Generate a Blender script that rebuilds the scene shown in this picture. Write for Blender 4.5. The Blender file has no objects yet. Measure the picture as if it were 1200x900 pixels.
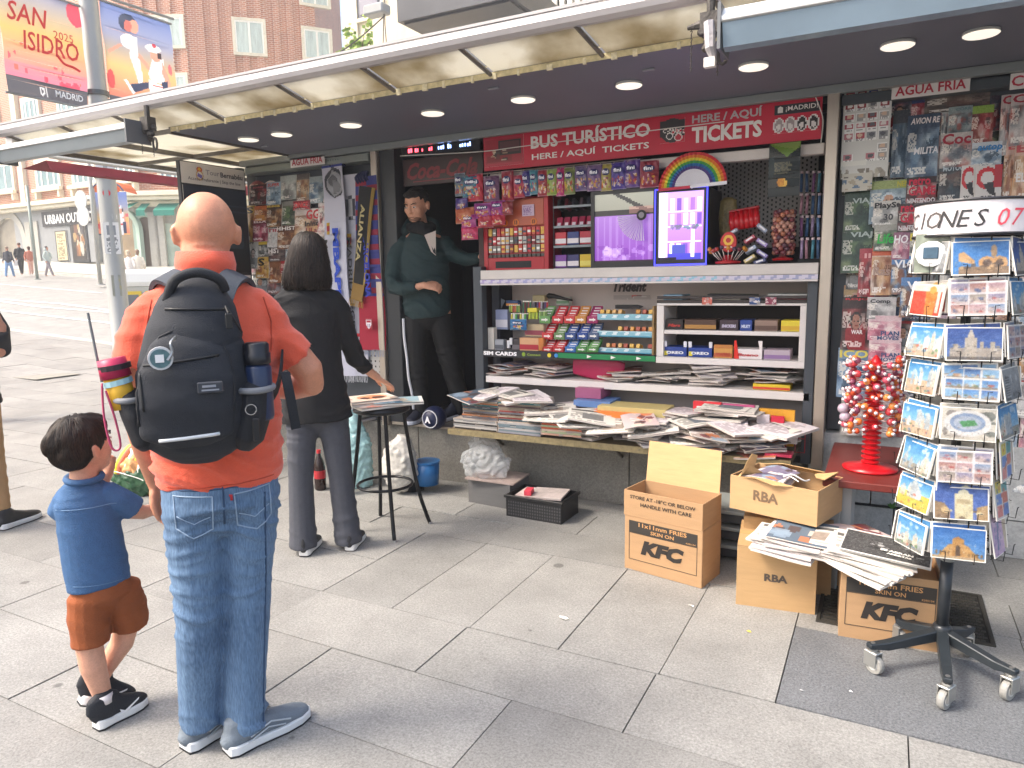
import bpy,bmesh,math,random
import numpy as np
from mathutils import Vector,Matrix,noise as mnoise
rnd=random.Random(7)
S=bpy.context.scene
C=S.collection
PI=math.pi
# ---------------- camera, sky, sun, exposure ----------------
EYE=1.52
ROT=Matrix(((0.88596509,-0.05310044,0.46070185),(0.46340958,0.13953432,-0.87508956),(-0.01781608,0.98879245,0.14822979)))
cam=bpy.data.objects.new('camera',bpy.data.cameras.new('camera'))
cam.data.sensor_width=36;cam.data.lens=24.96;cam.data.clip_start=.05;cam.data.clip_end=2000
cam.matrix_world=Matrix.Translation((0,0,EYE))@ROT.to_4x4()
C.objects.link(cam);S.camera=cam
SUN_DIR=Vector((-.60,-.52,.93)).normalized()
w=bpy.data.worlds.new('World');S.world=w;w.use_nodes=True
nt=w.node_tree;bg=nt.nodes['Background']
sky=nt.nodes.new('ShaderNodeTexSky');sky.sky_type='NISHITA';sky.sun_disc=False
sky.sun_elevation=math.asin(SUN_DIR.z);sky.sun_rotation=math.atan2(SUN_DIR.x,SUN_DIR.y)
sky.air_density=1.2;sky.dust_density=5.0;sky.ozone_density=.6
nt.links.new(sky.outputs[0],bg.inputs[0]);bg.inputs[1].default_value=.15
sl=bpy.data.lights.new('sun','SUN');sl.energy=1.5;sl.angle=math.radians(16);sl.color=(1,.93,.83)
so=bpy.data.objects.new('sun',sl);so.rotation_euler=SUN_DIR.to_track_quat('Z','Y').to_euler();C.objects.link(so)
S.view_settings.view_transform='Standard';S.view_settings.look='None'
S.view_settings.exposure=1.55;S.view_settings.gamma=1
S.render.resolution_x=1024;S.render.resolution_y=768
def ray(px,py):
 return ROT@Vector((px-600,450-py,-832.0))
def at(px,py,Y):
 r=ray(px,py);return r*(Y/r.y)+Vector((0,0,EYE))
def atx(px,py,X):
 r=ray(px,py);return r*(X/r.x)+Vector((0,0,EYE))
def atz(px,py,Z):
 r=ray(px,py);return r*((Z-EYE)/r.z)+Vector((0,0,EYE))
 # ---------------- materials ----------------
MC={}
def lin(c):
 return tuple((v/12.92 if v<=.04045 else((v+.055)/1.055)**2.4)for v in c)
def rgb(h):
 if isinstance(h,str):
  return lin(tuple(int(h[i:i+2],16)/255 for i in(0,2,4)))
 return h
def mat(col,rough=.6,metal=0,bump=0,scale=40,var=0,spec=.5,name=None,trans=0,alpha=1,coat=0,stretch=None,sheen=0,sss=0):
 key=(col,rough,metal,bump,scale,var,spec,name,trans,alpha,coat,stretch,sheen,sss)
 if key in MC:return MC[key]
 m=bpy.data.materials.new(name or 'paint');m.use_nodes=True
 N=m.node_tree.nodes;L=m.node_tree.links;b=N['Principled BSDF']
 c=rgb(col)
 b.inputs['Base Color'].default_value=(*c,1);b.inputs['Roughness'].default_value=rough
 b.inputs['Metallic'].default_value=metal;b.inputs['Specular IOR Level'].default_value=spec
 b.inputs['Transmission Weight'].default_value=trans;b.inputs['Alpha'].default_value=alpha
 b.inputs['Coat Weight'].default_value=coat
 b.inputs['Sheen Weight'].default_value=sheen
 if sss:
  b.inputs['Subsurface Weight'].default_value=sss;b.inputs['Subsurface Radius'].default_value=(.012,.005,.003);b.inputs['Subsurface Scale'].default_value=1
 if bump or var:
  tc=N.new('ShaderNodeTexCoord');src=tc.outputs['Object']
  if stretch:
   mp=N.new('ShaderNodeMapping');mp.inputs['Scale'].default_value=stretch;L.new(src,mp.inputs[0]);src=mp.outputs[0]
  n=N.new('ShaderNodeTexNoise');n.inputs['Scale'].default_value=scale;n.inputs['Detail'].default_value=5;L.new(src,n.inputs['Vector'])
  if bump:
   bp=N.new('ShaderNodeBump');bp.inputs['Strength'].default_value=bump;bp.inputs['Distance'].default_value=.01
   L.new(n.outputs[0],bp.inputs['Height']);L.new(bp.outputs[0],b.inputs['Normal'])
  if var:
   n2=N.new('ShaderNodeTexNoise');n2.inputs['Scale'].default_value=scale*.17;n2.inputs['Detail'].default_value=6;L.new(src,n2.inputs['Vector'])
   ad=N.new('ShaderNodeMath');ad.operation='ADD';L.new(n.outputs[0],ad.inputs[0]);L.new(n2.outputs[0],ad.inputs[1])
   mr=N.new('ShaderNodeMapRange');mr.inputs[1].default_value=.7;mr.inputs[2].default_value=1.3
   mr.inputs[3].default_value=1-var;mr.inputs[4].default_value=1+var;L.new(ad.outputs[0],mr.inputs[0])
   mx=N.new('ShaderNodeVectorMath');mx.operation='SCALE';mx.inputs[0].default_value=c;L.new(mr.outputs[0],mx.inputs['Scale'])
   L.new(mx.outputs[0],b.inputs['Base Color'])
 MC[key]=m;return m
def emis(col,strength,name='light'):
 key=('e',col,strength)
 if key in MC:return MC[key]
 m=mat(col,.4,name=name).copy();b=m.node_tree.nodes['Principled BSDF']
 b.inputs['Emission Color'].default_value=(*rgb(col),1);b.inputs['Emission Strength'].default_value=strength
 MC[key]=m;return m
def print_mat(rough,name,emit=0,thin=0):
 m=bpy.data.materials.new(name);m.use_nodes=True;N=m.node_tree.nodes;L=m.node_tree.links
 a=N.new('ShaderNodeAttribute');a.attribute_name='ink';b=N['Principled BSDF']
 L.new(a.outputs['Color'],b.inputs['Base Color']);b.inputs['Roughness'].default_value=rough
 if thin:
  tl=N.new('ShaderNodeBsdfTranslucent');mx=N.new('ShaderNodeMixShader');mx.inputs[0].default_value=thin;L.new(a.outputs['Color'],tl.inputs[0]);L.new(b.outputs[0],mx.inputs[1]);L.new(tl.outputs[0],mx.inputs[2]);L.new(mx.outputs[0],N['Material Output'].inputs[0])
 if emit:L.new(a.outputs['Color'],b.inputs['Emission Color']);b.inputs['Emission Strength'].default_value=emit
 return m
GLOSSY=print_mat(.32,'glossy_print');MATTE=print_mat(.75,'matte_print');LITP=print_mat(.3,'lit_print',1.0)
# ---------------- meshes ----------------
def tag(o,label=None,cat=None,group=None,kind=None):
 if label:o['label']=label
 if cat:o['category']=cat
 if group:o['group']=group
 if kind:o['kind']=kind
 return o
def thing(name,label,cat,loc=(0,0,0),rz=0,group=None):
 o=bpy.data.objects.new(name,None);C.objects.link(o);o.location=loc;o.rotation_euler=(0,0,rz);o.empty_display_size=.1
 return tag(o,label,cat,group)
def link(name,me,parent=None,m=None,loc=None,rot=None):
 o=bpy.data.objects.new(name,me);C.objects.link(o)
 if m is not None:
  ms=m if isinstance(m,(list,tuple))else[m]
  if not me.materials:
   for x in ms:me.materials.append(x)
 if parent:o.parent=parent
 if loc is not None:o.location=loc
 if rot is not None:o.rotation_euler=rot
 return o
def mesh(name,v,f,smooth=False,mi=None):
 me=bpy.data.meshes.new(name);me.from_pydata([tuple(x)for x in v],[],f);
 if mi:me.polygons.foreach_set('material_index',mi)
 if smooth:me.polygons.foreach_set('use_smooth',[True]*len(f))
 me.update();return me
class MB:
 def __init__(s):s.v=[];s.f=[];s.mi=[];s.k=0;s.M=Matrix()
 def add(s,v,f):
  n=len(s.v);s.v+=[s.M@Vector(p)for p in v];s.f+=[tuple(i+n for i in q)for q in f];s.mi+=[s.k]*len(f);return s
 def box(s,x0,x1,y0,y1,z0,z1,M=None):
  v=[(x,y,z)for z in(z0,z1)for y in(y0,y1)for x in(x0,x1)]
  if M is not None:v=[M@Vector(p)for p in v]
  return s.add(v,[(0,2,3,1),(4,5,7,6),(0,1,5,4),(2,6,7,3),(0,4,6,2),(1,3,7,5)])
 def tube(s,pts,r,n=8,cap=True,closed=False):
  pts=[Vector(p)for p in pts];m=len(pts);rs=r if isinstance(r,(list,tuple))else[r]*m
  v=[];up=None
  for i,p in enumerate(pts):
   a=pts[i-1]if(i>0 or closed)else p;b=pts[(i+1)%m]if(i<m-1 or closed)else p
   t=(b-a);t=t.normalized()if t.length>1e-9 else Vector((0,0,1))
   if up is None:up=Vector((0,0,1))if abs(t.z)<.9 else Vector((1,0,0))
   sd=t.cross(up).normalized();up=sd.cross(t).normalized()
   for k in range(n):
    an=2*PI*k/n;v.append(p+(sd*math.cos(an)+up*math.sin(an))*rs[i])
  f=[]
  for i in range(m if closed else m-1):
   for k in range(n):
    a=i*n+k;b=i*n+(k+1)%n;j=(i+1)%m;f.append((a,b,j*n+(k+1)%n,j*n+k))
  if cap and not closed:f+=[tuple(range(n))[::-1],tuple(range((m-1)*n,m*n))]
  return s.add(v,f)
 def lathe(s,prof,n=16,c=(0,0,0),axis='z'):
  v=[];f=[]
  for r,h in prof:
   for k in range(n):
    a=2*PI*k/n;p=(r*math.cos(a),r*math.sin(a),h)
    if axis=='x':p=(p[2],p[0],p[1])
    if axis=='y':p=(p[0],p[2],p[1])
    v.append((p[0]+c[0],p[1]+c[1],p[2]+c[2]))
  for i in range(len(prof)-1):
   for k in range(n):
    f.append((i*n+k,i*n+(k+1)%n,(i+1)*n+(k+1)%n,(i+1)*n+k))
  f+=[tuple(range(n))[::-1],tuple(range((len(prof)-1)*n,len(prof)*n))]
  return s.add(v,f)
 def ball(s,c,r,n=10,m=6):
  r=r if isinstance(r,(list,tuple))else(r,r,r)
  v=[(c[0],c[1],c[2]-r[2])];f=[]
  for i in range(1,m):
   a=PI*i/m
   for k in range(n):
    b=2*PI*k/n;v.append((c[0]+r[0]*math.sin(a)*math.cos(b),c[1]+r[1]*math.sin(a)*math.sin(b),c[2]-r[2]*math.cos(a)))
  v.append((c[0],c[1],c[2]+r[2]));e=len(v)-1
  for k in range(n):
   f.append((0,1+(k+1)%n,1+k));f.append((e,e-n+k,e-n+(k+1)%n))
  for i in range(m-2):
   for k in range(n):f.append((1+i*n+k,1+i*n+(k+1)%n,1+(i+1)*n+(k+1)%n,1+(i+1)*n+k))
  return s.add(v,f)
 def prism(s,poly,y0,y1):
  n=len(poly);v=[(x,y0,z)for x,z in poly]+[(x,y1,z)for x,z in poly]
  f=[tuple(range(n)),tuple(range(n,2*n))[::-1]]+[(i,i+n,(i+1)%n+n,(i+1)%n)for i in range(n)]
  return s.add(v,f)
 def build(s,name,m,parent=None,loc=None,rot=None,bevel=0,smooth=False):
  me=mesh(name,s.v,s.f,smooth,s.mi if s.k or any(s.mi)else None)
  bm=bmesh.new();bm.from_mesh(me);bmesh.ops.recalc_face_normals(bm,faces=bm.faces)
  if bevel:bmesh.ops.bevel(bm,geom=bm.edges[:],offset=bevel,segments=1,affect='EDGES',clamp_overlap=True)
  bm.to_mesh(me);bm.free()
  if smooth:me.polygons.foreach_set('use_smooth',[True]*len(me.polygons))
  return link(name,me,parent,m,loc,rot)
def setm(o,M):
 l,r,s=M.decompose();o.location=l;o.rotation_euler=r.to_euler();o.scale=s
def box(name,x0,x1,y0,y1,z0,z1,m,parent=None,bevel=.002):
 return MB().box(x0,x1,y0,y1,z0,z1).build(name,m,parent,bevel=bevel)
 # ---------------- printed matter: small pictures computed as coloured faces ----------------
class Cv:
 def __init__(s,w,h,bgc='ffffff',seed=0):
  s.w=w;s.h=h;s.r=np.random.RandomState(seed);s.a=np.zeros((h,w,3));s.a[:]=s.c(bgc)
  s.Y,s.X=np.mgrid[0:h,0:w];s.Y=(s.Y+.5)/h;s.X=(s.X+.5)/w
 def c(s,c):return np.array([int(c[i:i+2],16)/255 for i in(0,2,4)])if isinstance(c,str)else np.array(c)
 def m(s,mk,c,al=1.0):
  s.a[mk]=s.a[mk]*(1-al)+s.c(c)*al;return s
 def rect(s,x0,y0,x1,y1,c,al=1.0):return s.m((s.X>x0)&(s.X<x1)&(s.Y>y0)&(s.Y<y1),c,al)
 def ell(s,x,y,rx,ry,c,al=1.0):return s.m(((s.X-x)/rx)**2+((s.Y-y)/ry)**2<1,c,al)
 def ring(s,x,y,rx,ry,k,c):
  d=((s.X-x)/rx)**2+((s.Y-y)/ry)**2;return s.m((d<1)&(d>k*k),c)
 def tri(s,pts,c,al=1.0):
  mk=np.ones_like(s.X,bool);n=len(pts)
  ar=sum(pts[i][0]*pts[(i+1)%n][1]-pts[(i+1)%n][0]*pts[i][1]for i in range(n));sg=1 if ar>0 else-1
  for i in range(n):
   (x0,y0),(x1,y1)=pts[i],pts[(i+1)%n]
   mk&=sg*((x1-x0)*(s.Y-y0)-(y1-y0)*(s.X-x0))>0
  return s.m(mk,c,al)
 def grad(s,c0,c1,x0=0,y0=0,x1=1,y1=1):
  mk=(s.X>x0)&(s.X<x1)&(s.Y>y0)&(s.Y<y1);t=((s.Y-y0)/(y1-y0))[mk][:,None]
  s.a[mk]=s.c(c0)*(1-t)+s.c(c1)*t;return s
 def blobs(s,n,cols,x0=0,y0=0,x1=1,y1=1,sz=.15,al=.8):
  for i in range(n):
   x=s.r.uniform(x0,x1);y=s.r.uniform(y0,y1);rx,ry=s.r.uniform(.3,1,2)*sz
   mk=(((s.X-x)/rx)**2+((s.Y-y)/ry)**2<1)&(s.X>x0)&(s.X<x1)&(s.Y>y0)&(s.Y<y1)
   s.m(mk,cols[s.r.randint(len(cols))],al)
  return s
 def lines(s,x0,y0,x1,y1,n,c,al=.8):
  for i in range(n):
   y=y0+(y1-y0)*(i+.5)/n;h=(y1-y0)/n*.28
   mk=(np.abs(s.Y-y)<h+.3/s.h)&(s.X>x0)&(s.X<x1-s.r.rand()*(x1-x0)*.3)&(s.r.rand(s.h,s.w)<.72)
   s.m(mk,c,al)
  return s
 def photo(s,cols,x0=0,y0=0,x1=1,y1=1,al=1.0,ks=(4,9)):
  f=0
  for k,wt in zip(ks,(.6,.4)):
   g=np.array([s.c(cols[s.r.randint(len(cols))])for _ in range((k+1)*(k+2))]).reshape(k+2,k+1,3)
   u=s.X*(k-.01);v=s.Y*(k+.99);i=u.astype(int);j=v.astype(int);fu=(u-i)[...,None];fv=(v-j)[...,None];fu=fu*fu*(3-2*fu);fv=fv*fv*(3-2*fv)
   f=f+wt*((g[j,i]*(1-fu)+g[j,i+1]*fu)*(1-fv)+(g[j+1,i]*(1-fu)+g[j+1,i+1]*fu)*fv)if 1 else f
  mk=(s.X>x0)&(s.X<x1)&(s.Y>y0)&(s.Y<y1);s.a[mk]=s.a[mk]*(1-al)+f[mk]*al;return s
 def soft(s):
  a=np.pad(s.a,((1,1),(1,1),(0,0)),'edge');s.a=(a[1:-1,1:-1]*4+a[:-2,1:-1]+a[2:,1:-1]+a[1:-1,:-2]+a[1:-1,2:])/8;return s
 def noise(s,k):s.a+=s.r.normal(0,k,(s.h,s.w,1));return s
 def sheet(s,W,H,y=0.0,flip=False):
  """quads in the xz plane, width W, height H, base at z=0, centred on x, facing -y"""
  a=np.clip(s.a,0,1);q=(a*31).round().astype(int);v=[];f=[];col=[]
  for j in range(s.h):
   i=0;z1=H*(1-j/s.h);z0=H*(1-(j+1)/s.h)
   while i<s.w:
    k=i+1
    while k<s.w and(q[j,k]==q[j,i]).all():k+=1
    xa=W*(i/s.w-.5);xb=W*(k/s.w-.5);n=len(v)
    v+=[(xa,y,z0),(xb,y,z0),(xb,y,z1),(xa,y,z1)];f.append((n,n+1,n+2,n+3))
    col.append(a[j,i]);i=k
  return v,f,col
def ink_mesh(name,v,f,col):
 me=mesh(name,v,f);at_=me.color_attributes.new('ink','FLOAT_COLOR','CORNER')
 n=np.array([len(x)for x in f]);c=np.clip(np.array(col,float),0,1)
 c=np.where(c<=.04045,c/12.92,((c+.055)/1.055)**2.4)*.92
 c=np.repeat(np.c_[c,np.ones(len(c))],n,0);at_.data.foreach_set('color',c.ravel());return me
def printed(name,cv,W,H,T=.004,edge='e8e4dc',m=None,parent=None,loc=None,rot=None,border=0,bow=0):
 """a sheet or box of thickness T printed on its front face"""
 v,f,col=cv.sheet(W-2*border,H-2*border,0)
 v=[(x,y-.0006,z+border)for x,y,z in v]
 n=len(v);e=cv.c(edge)
 v+=[(x,y,z)for y in(0,T)for z in(0,H)for x in(-W/2,W/2)]
 fs=[(0,1,3,2),(4,6,7,5),(0,4,5,1),(2,3,7,6),(0,2,6,4),(1,5,7,3)]
 f+=[tuple(i+n for i in q)for q in fs];col+=[e]*6
 if bow:
  v=[(x,y-bow*(1-(2*x/W)**2),z)for x,y,z in v]
 return link(name,ink_mesh(name,v,f,col),parent,m or GLOSSY,loc,rot)
_cu={}
def text_mesh(s,bold=0,shear=0,ext=0,res=2,space=1):
 key=(s,bold,shear,ext,res,space)
 if key in _cu:return _cu[key]
 cu=bpy.data.curves.new('t','FONT');cu.body=s;cu.size=1;cu.offset=bold;cu.shear=shear;cu.extrude=ext;cu.resolution_u=res
 cu.align_x='CENTER';cu.align_y='CENTER';cu.space_character=space
 o=bpy.data.objects.new('t',cu);C.objects.link(o);bpy.context.view_layer.update()
 me=bpy.data.meshes.new_from_object(o.evaluated_get(bpy.context.evaluated_depsgraph_get()))
 bpy.data.objects.remove(o);bpy.data.curves.remove(cu)
 co=np.zeros(len(me.vertices)*3);me.vertices.foreach_get('co',co);co=co.reshape(-1,3)
 if len(co):
  lo=co.min(0);hi=co.max(0);co[:,0]=(co[:,0]-(lo[0]+hi[0])/2)/(hi[0]-lo[0]);co[:,1]=(co[:,1]-(lo[1]+hi[1])/2)/(hi[1]-lo[1])
 me.vertices.foreach_set('co',co.ravel());_cu[key]=(me,(hi[0]-lo[0])/(hi[1]-lo[1]));return _cu[key]
def txt(s,W,H,m,parent=None,loc=(0,0,0),rot=(PI/2,0,0),bold=.02,shear=0,name='lettering',space=1,depth=0):
 """lettering fitted in a W x H rectangle"""
 me,ar=text_mesh(s,bold,shear,.0 if not depth else .02,2,space)
 me=me.copy();me.materials.clear()
 o=link(name,me,parent,m,loc,rot);o.scale=(W or H*ar,H or W/ar,depth/.02 if depth else 1);return o
 # ---------------- soft forms (bodies, clothes, bags): lofts merged into one skin ----------------
def loft(mb,pts,n=16):
 """pts: (x,y,z,rx,ry) ellipses across the path"""
 P=[Vector(p[:3])for p in pts];v=[];f=[];sd0=None;m=len(P)
 rings=[]
 t0=(P[1]-P[0]).normalized();t1=(P[-1]-P[-2]).normalized()
 ext=[(P[0]-t0*min(pts[0][3],pts[0][4])*.75,pts[0][3]*.45,pts[0][4]*.45)]if pts[0][-1]!='f' else[]
 for i in range(m):ext.append((P[i],pts[i][3],pts[i][4]))
 if pts[-1][-1]!='f':ext.append((P[-1]+t1*min(pts[-1][3],pts[-1][4])*.75,pts[-1][3]*.45,pts[-1][4]*.45))
 for i,(p,rx,ry)in enumerate(ext):
  a=ext[max(i-1,0)][0];b=ext[min(i+1,len(ext)-1)][0];t=(b-a).normalized()
  if sd0 is None:
   sd0=Vector((1,0,0))if abs(t.x)<.8 else Vector((0,0,1))
  sd=(sd0-t*sd0.dot(t)).normalized();up=t.cross(sd);sd0=sd
  for k in range(n):
   an=2*PI*k/n;v.append(p+sd*math.cos(an)*rx+up*math.sin(an)*ry)
 q=len(ext)
 for i in range(q-1):
  for k in range(n):f.append((i*n+k,i*n+(k+1)%n,(i+1)*n+(k+1)%n,(i+1)*n+k))
 f+=[tuple(range(n))[::-1],tuple(range((q-1)*n,q*n))]
 mb.add(v,f)
def organic(name,fn,m,parent=None,voxel=.01,sm=4,disp=None,loc=None,cut=None,dec=0):
 mb=MB();fn(mb)
 me=mesh(name,mb.v,mb.f);bm=bmesh.new();bm.from_mesh(me);bmesh.ops.recalc_face_normals(bm,faces=bm.faces);bm.to_mesh(me);bm.free()
 o=bpy.data.objects.new('tmp',me);C.objects.link(o)
 md=o.modifiers.new('r','REMESH');md.mode='VOXEL';md.voxel_size=voxel;md.use_smooth_shade=True
 if sm:ms=o.modifiers.new('s','SMOOTH');ms.factor=.5;ms.iterations=sm
 bpy.context.view_layer.update()
 r=bpy.data.meshes.new_from_object(o.evaluated_get(bpy.context.evaluated_depsgraph_get()))
 bpy.data.objects.remove(o);r.name=name
 if disp:
  n=len(r.vertices);co=np.zeros(n*3);r.vertices.foreach_get('co',co);co=co.reshape(-1,3)
  no=np.zeros(n*3);r.vertex_normals.foreach_get('vector',no);no=no.reshape(-1,3)
  co+=no*disp(co,no)[:,None];r.vertices.foreach_set('co',co.ravel());r.update()
 r.polygons.foreach_set('use_smooth',[True]*len(r.polygons))
 r.materials.clear()
 return link(name,r,parent,m,loc)
def folds(amp,fx,fy,fz,seed=0,warp=1.0,sharp=1.6):
 """cloth wrinkles: ridged waves bent by slower waves"""
 def d(co,no):
  x,y,z=co.T;s=seed*1.7
  wv=warp*(np.sin(7*x+5*z+s)+np.sin(9*y-6*z+2*s)+.6*np.sin(17*x-13*z+3*s))
  a=np.sin(fx*x+fy*y+fz*z+wv+s);b=np.sin(fx*.6*x-fy*.7*y+fz*1.5*z+1.7*wv+2.3*s)
  msk=.55+.45*np.sin(6*x-8*z+4*y+2*s)
  return amp*((1-np.abs(a))**sharp-.4+.6*((1-np.abs(b))**sharp-.4))*msk
 return d
def curve3(pts,n=6):
 """smooth points through pts"""
 P=[Vector(p)for p in pts];out=[]
 for i in range(len(P)-1):
  a=P[max(i-1,0)];b=P[i];c=P[i+1];d=P[min(i+2,len(P)-1)]
  for k in range(n):
   t=k/n;out.append(.5*((2*b)+(c-a)*t+(2*a-5*b+4*c-d)*t*t+(3*b-a-3*c+d)*t**3))
 out.append(P[-1]);return out
 # ================= the ground =================
def zg(x,y):
 def sp(t):return .5*(t+math.sqrt(t*t+4))-.0
 r=.060*sp(-x-11)+.088*sp(y-9)
 r0=.060*sp(-11)+.088*sp(-9)
 near=min(1,max(0,(math.hypot(x+2,y-3)-7)/8));near=near*near*(3-2*near)
 return min(11,max(0,r-r0)*near)
def hit(px,py):
 r=ray(px,py);t=1;st=.05
 for i in range(4000):
  p=r*(t/832)+Vector((0,0,EYE))
  if p.z<zg(p.x,p.y):return p
  t+=st*(1+t*.02)
 return p
KERB_Y=9.2;FAR_KERB=18.6
def granite(name,c0,c1,rough=.7,sc=900,rv=.12,dark=.35):
 m=bpy.data.materials.new(name);m.use_nodes=True;N=m.node_tree.nodes;L=m.node_tree.links;b=N['Principled BSDF']
 g=N.new('ShaderNodeNewGeometry')
 n=N.new('ShaderNodeTexNoise');n.inputs['Scale'].default_value=sc*.12;n.inputs['Detail'].default_value=8;n.inputs['Roughness'].default_value=.85
 L.new(g.outputs['Position'],n.inputs['Vector'])
 cr=N.new('ShaderNodeValToRGB');cr.color_ramp.elements[0].position=.36;cr.color_ramp.elements[1].position=.64
 cr.color_ramp.elements[0].color=(*lin(tuple(int(c0[i:i+2],16)/255 for i in(0,2,4))),1);cr.color_ramp.elements[1].color=(*lin(tuple(int(c1[i:i+2],16)/255 for i in(0,2,4))),1)
 L.new(n.outputs[0],cr.inputs[0])
 n2=N.new('ShaderNodeTexNoise');n2.inputs['Scale'].default_value=2.6;n2.inputs['Detail'].default_value=9;n2.inputs['Roughness'].default_value=.7;L.new(g.outputs['Position'],n2.inputs['Vector'])
 mr=N.new('ShaderNodeMapRange');mr.inputs[1].default_value=.3;mr.inputs[2].default_value=.7;mr.inputs[3].default_value=.78;mr.inputs[4].default_value=1.12;L.new(n2.outputs[0],mr.inputs[0])
 oi=N.new('ShaderNodeObjectInfo');m2=N.new('ShaderNodeMapRange');m2.inputs[3].default_value=1-rv;m2.inputs[4].default_value=1+rv*.6;L.new(oi.outputs['Random'],m2.inputs[0])
 # spots of old chewing gum and drips
 v=N.new('ShaderNodeTexVoronoi');v.inputs['Scale'].default_value=5.5;v.inputs['Randomness'].default_value=1;L.new(g.outputs['Position'],v.inputs['Vector'])
 n3=N.new('ShaderNodeTexNoise');n3.inputs['Scale'].default_value=1.1;L.new(g.outputs['Position'],n3.inputs['Vector'])
 th=N.new('ShaderNodeMapRange');th.inputs[1].default_value=.5;th.inputs[2].default_value=.68;th.inputs[3].default_value=.0;th.inputs[4].default_value=.17;L.new(n3.outputs[0],th.inputs[0])
 sb=N.new('ShaderNodeMath');sb.operation='SUBTRACT';L.new(v.outputs['Distance'],sb.inputs[0]);L.new(th.outputs[0],sb.inputs[1])
 sp=N.new('ShaderNodeMapRange');sp.inputs[1].default_value=-.02;sp.inputs[2].default_value=.02;sp.inputs[3].default_value=dark;sp.inputs[4].default_value=1;L.new(sb.outputs[0],sp.inputs[0])
 a=N.new('ShaderNodeMath');a.operation='MULTIPLY';L.new(mr.outputs[0],a.inputs[0]);L.new(m2.outputs[0],a.inputs[1])
 a2=N.new('ShaderNodeMath');a2.operation='MULTIPLY';L.new(a.outputs[0],a2.inputs[0]);L.new(sp.outputs[0],a2.inputs[1])
 mx=N.new('ShaderNodeVectorMath');mx.operation='SCALE';L.new(cr.outputs[0],mx.inputs[0]);L.new(a2.outputs[0],mx.inputs['Scale']);L.new(mx.outputs[0],b.inputs['Base Color'])
 bp=N.new('ShaderNodeBump');bp.inputs['Strength'].default_value=.35;bp.inputs['Distance'].default_value=.002;L.new(n.outputs[0],bp.inputs['Height']);L.new(bp.outputs[0],b.inputs['Normal'])
 b.inputs['Roughness'].default_value=rough;return m
G_LIGHT=granite('granite_paving','6c6b69','a6a5a1',rough=.62,dark=.5)
G_DARK=granite('dark_granite_paving','3c3e40','83868a',rough=.55,dark=.8)
G_PALE=granite('pale_paving','a8a69e','cfccc2',dark=.85)  # paler than the near slabs: brightness of the sunlit distance put into the colour
ASPH=granite('asphalt','8a8a88','aaa9a5',rough=.85,sc=500,dark=.9)
JOINT=mat('454340',.9,var=.2,scale=30)
def sheet(name,x0,x1,y0,y1,nx,ny,dz,m,thick=0):
 v=[];f=[]
 for j in range(ny+1):
  for i in range(nx+1):
   x=x0+(x1-x0)*i/nx;y=y0+(y1-y0)*j/ny;v.append((x,y,zg(x,y)+dz))
 for j in range(ny):
  for i in range(nx):
   a=j*(nx+1)+i;f.append((a,a+1,a+nx+2,a+nx+1))
 o=link(name,mesh(name,v,f,True),None,m);return tag(o,kind='structure')
g=sheet('ground',-200,140,-80,220,120,120,-.16,ASPH)
rd=sheet('road',-90,30,KERB_Y,FAR_KERB,120,12,-.1,ASPH)
pv=sheet('pavement',-90,20,-6,KERB_Y,110,16,-.014,JOINT)
fp=sheet('far_pavement',-90,0,FAR_KERB,24,90,6,0,G_PALE)
mb=MB()
for x in range(-90,20):
 for(ya,yb,dz)in((KERB_Y,KERB_Y+.22,.004),(FAR_KERB-.25,FAR_KERB,.006)):
  z0=zg(x,ya)+dz;z1=zg(x+1,ya)+dz
  mb.add([(x,ya,z0-.15),(x+.985,ya,z1-.15),(x+.985,yb,z1-.15),(x,yb,z0-.15),(x,ya,z0),(x+.985,ya,z1),(x+.985,yb,z1),(x,yb,z0)],[(0,3,2,1),(4,5,6,7),(0,1,5,4),(2,3,7,6),(0,4,7,3),(1,2,6,5)])
tag(mb.build('kerb',G_PALE),kind='structure')
# painted road markings
RW=mat('e6e6e2',.7,var=.12,scale=20)
mb=MB()
def strip(xa,ya,xb,yb,wd):
 n=24
 for i in range(n):
  p=[(xa+(xb-xa)*(i+k)/n,ya+(yb-ya)*(i+k)/n)for k in(0,1)]
  dx,dy=xb-xa,yb-ya;l=math.hypot(dx,dy);nx,ny=-dy/l*wd/2,dx/l*wd/2
  mb.add([(p[0][0]-nx,p[0][1]-ny,zg(p[0][0]-nx,p[0][1]-ny)-.085),(p[1][0]-nx,p[1][1]-ny,zg(p[1][0]-nx,p[1][1]-ny)-.085),(p[1][0]+nx,p[1][1]+ny,zg(p[1][0]+nx,p[1][1]+ny)-.085),(p[0][0]+nx,p[0][1]+ny,zg(p[0][0]+nx,p[0][1]+ny)-.085)],[(0,1,2,3)])
strip(-60,11.4,-8,11.4,.12);strip(-44,15.3,-24,15.3,.10)
for a in((-27,12.7,-22.5,12.35),(-22.5,12.35,-18,12.7),(-27,12.7,-22.5,13.05),(-22.5,13.05,-18,12.7)):strip(*a,.12)
tag(mb.build('road_marking',RW),kind='structure')
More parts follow.
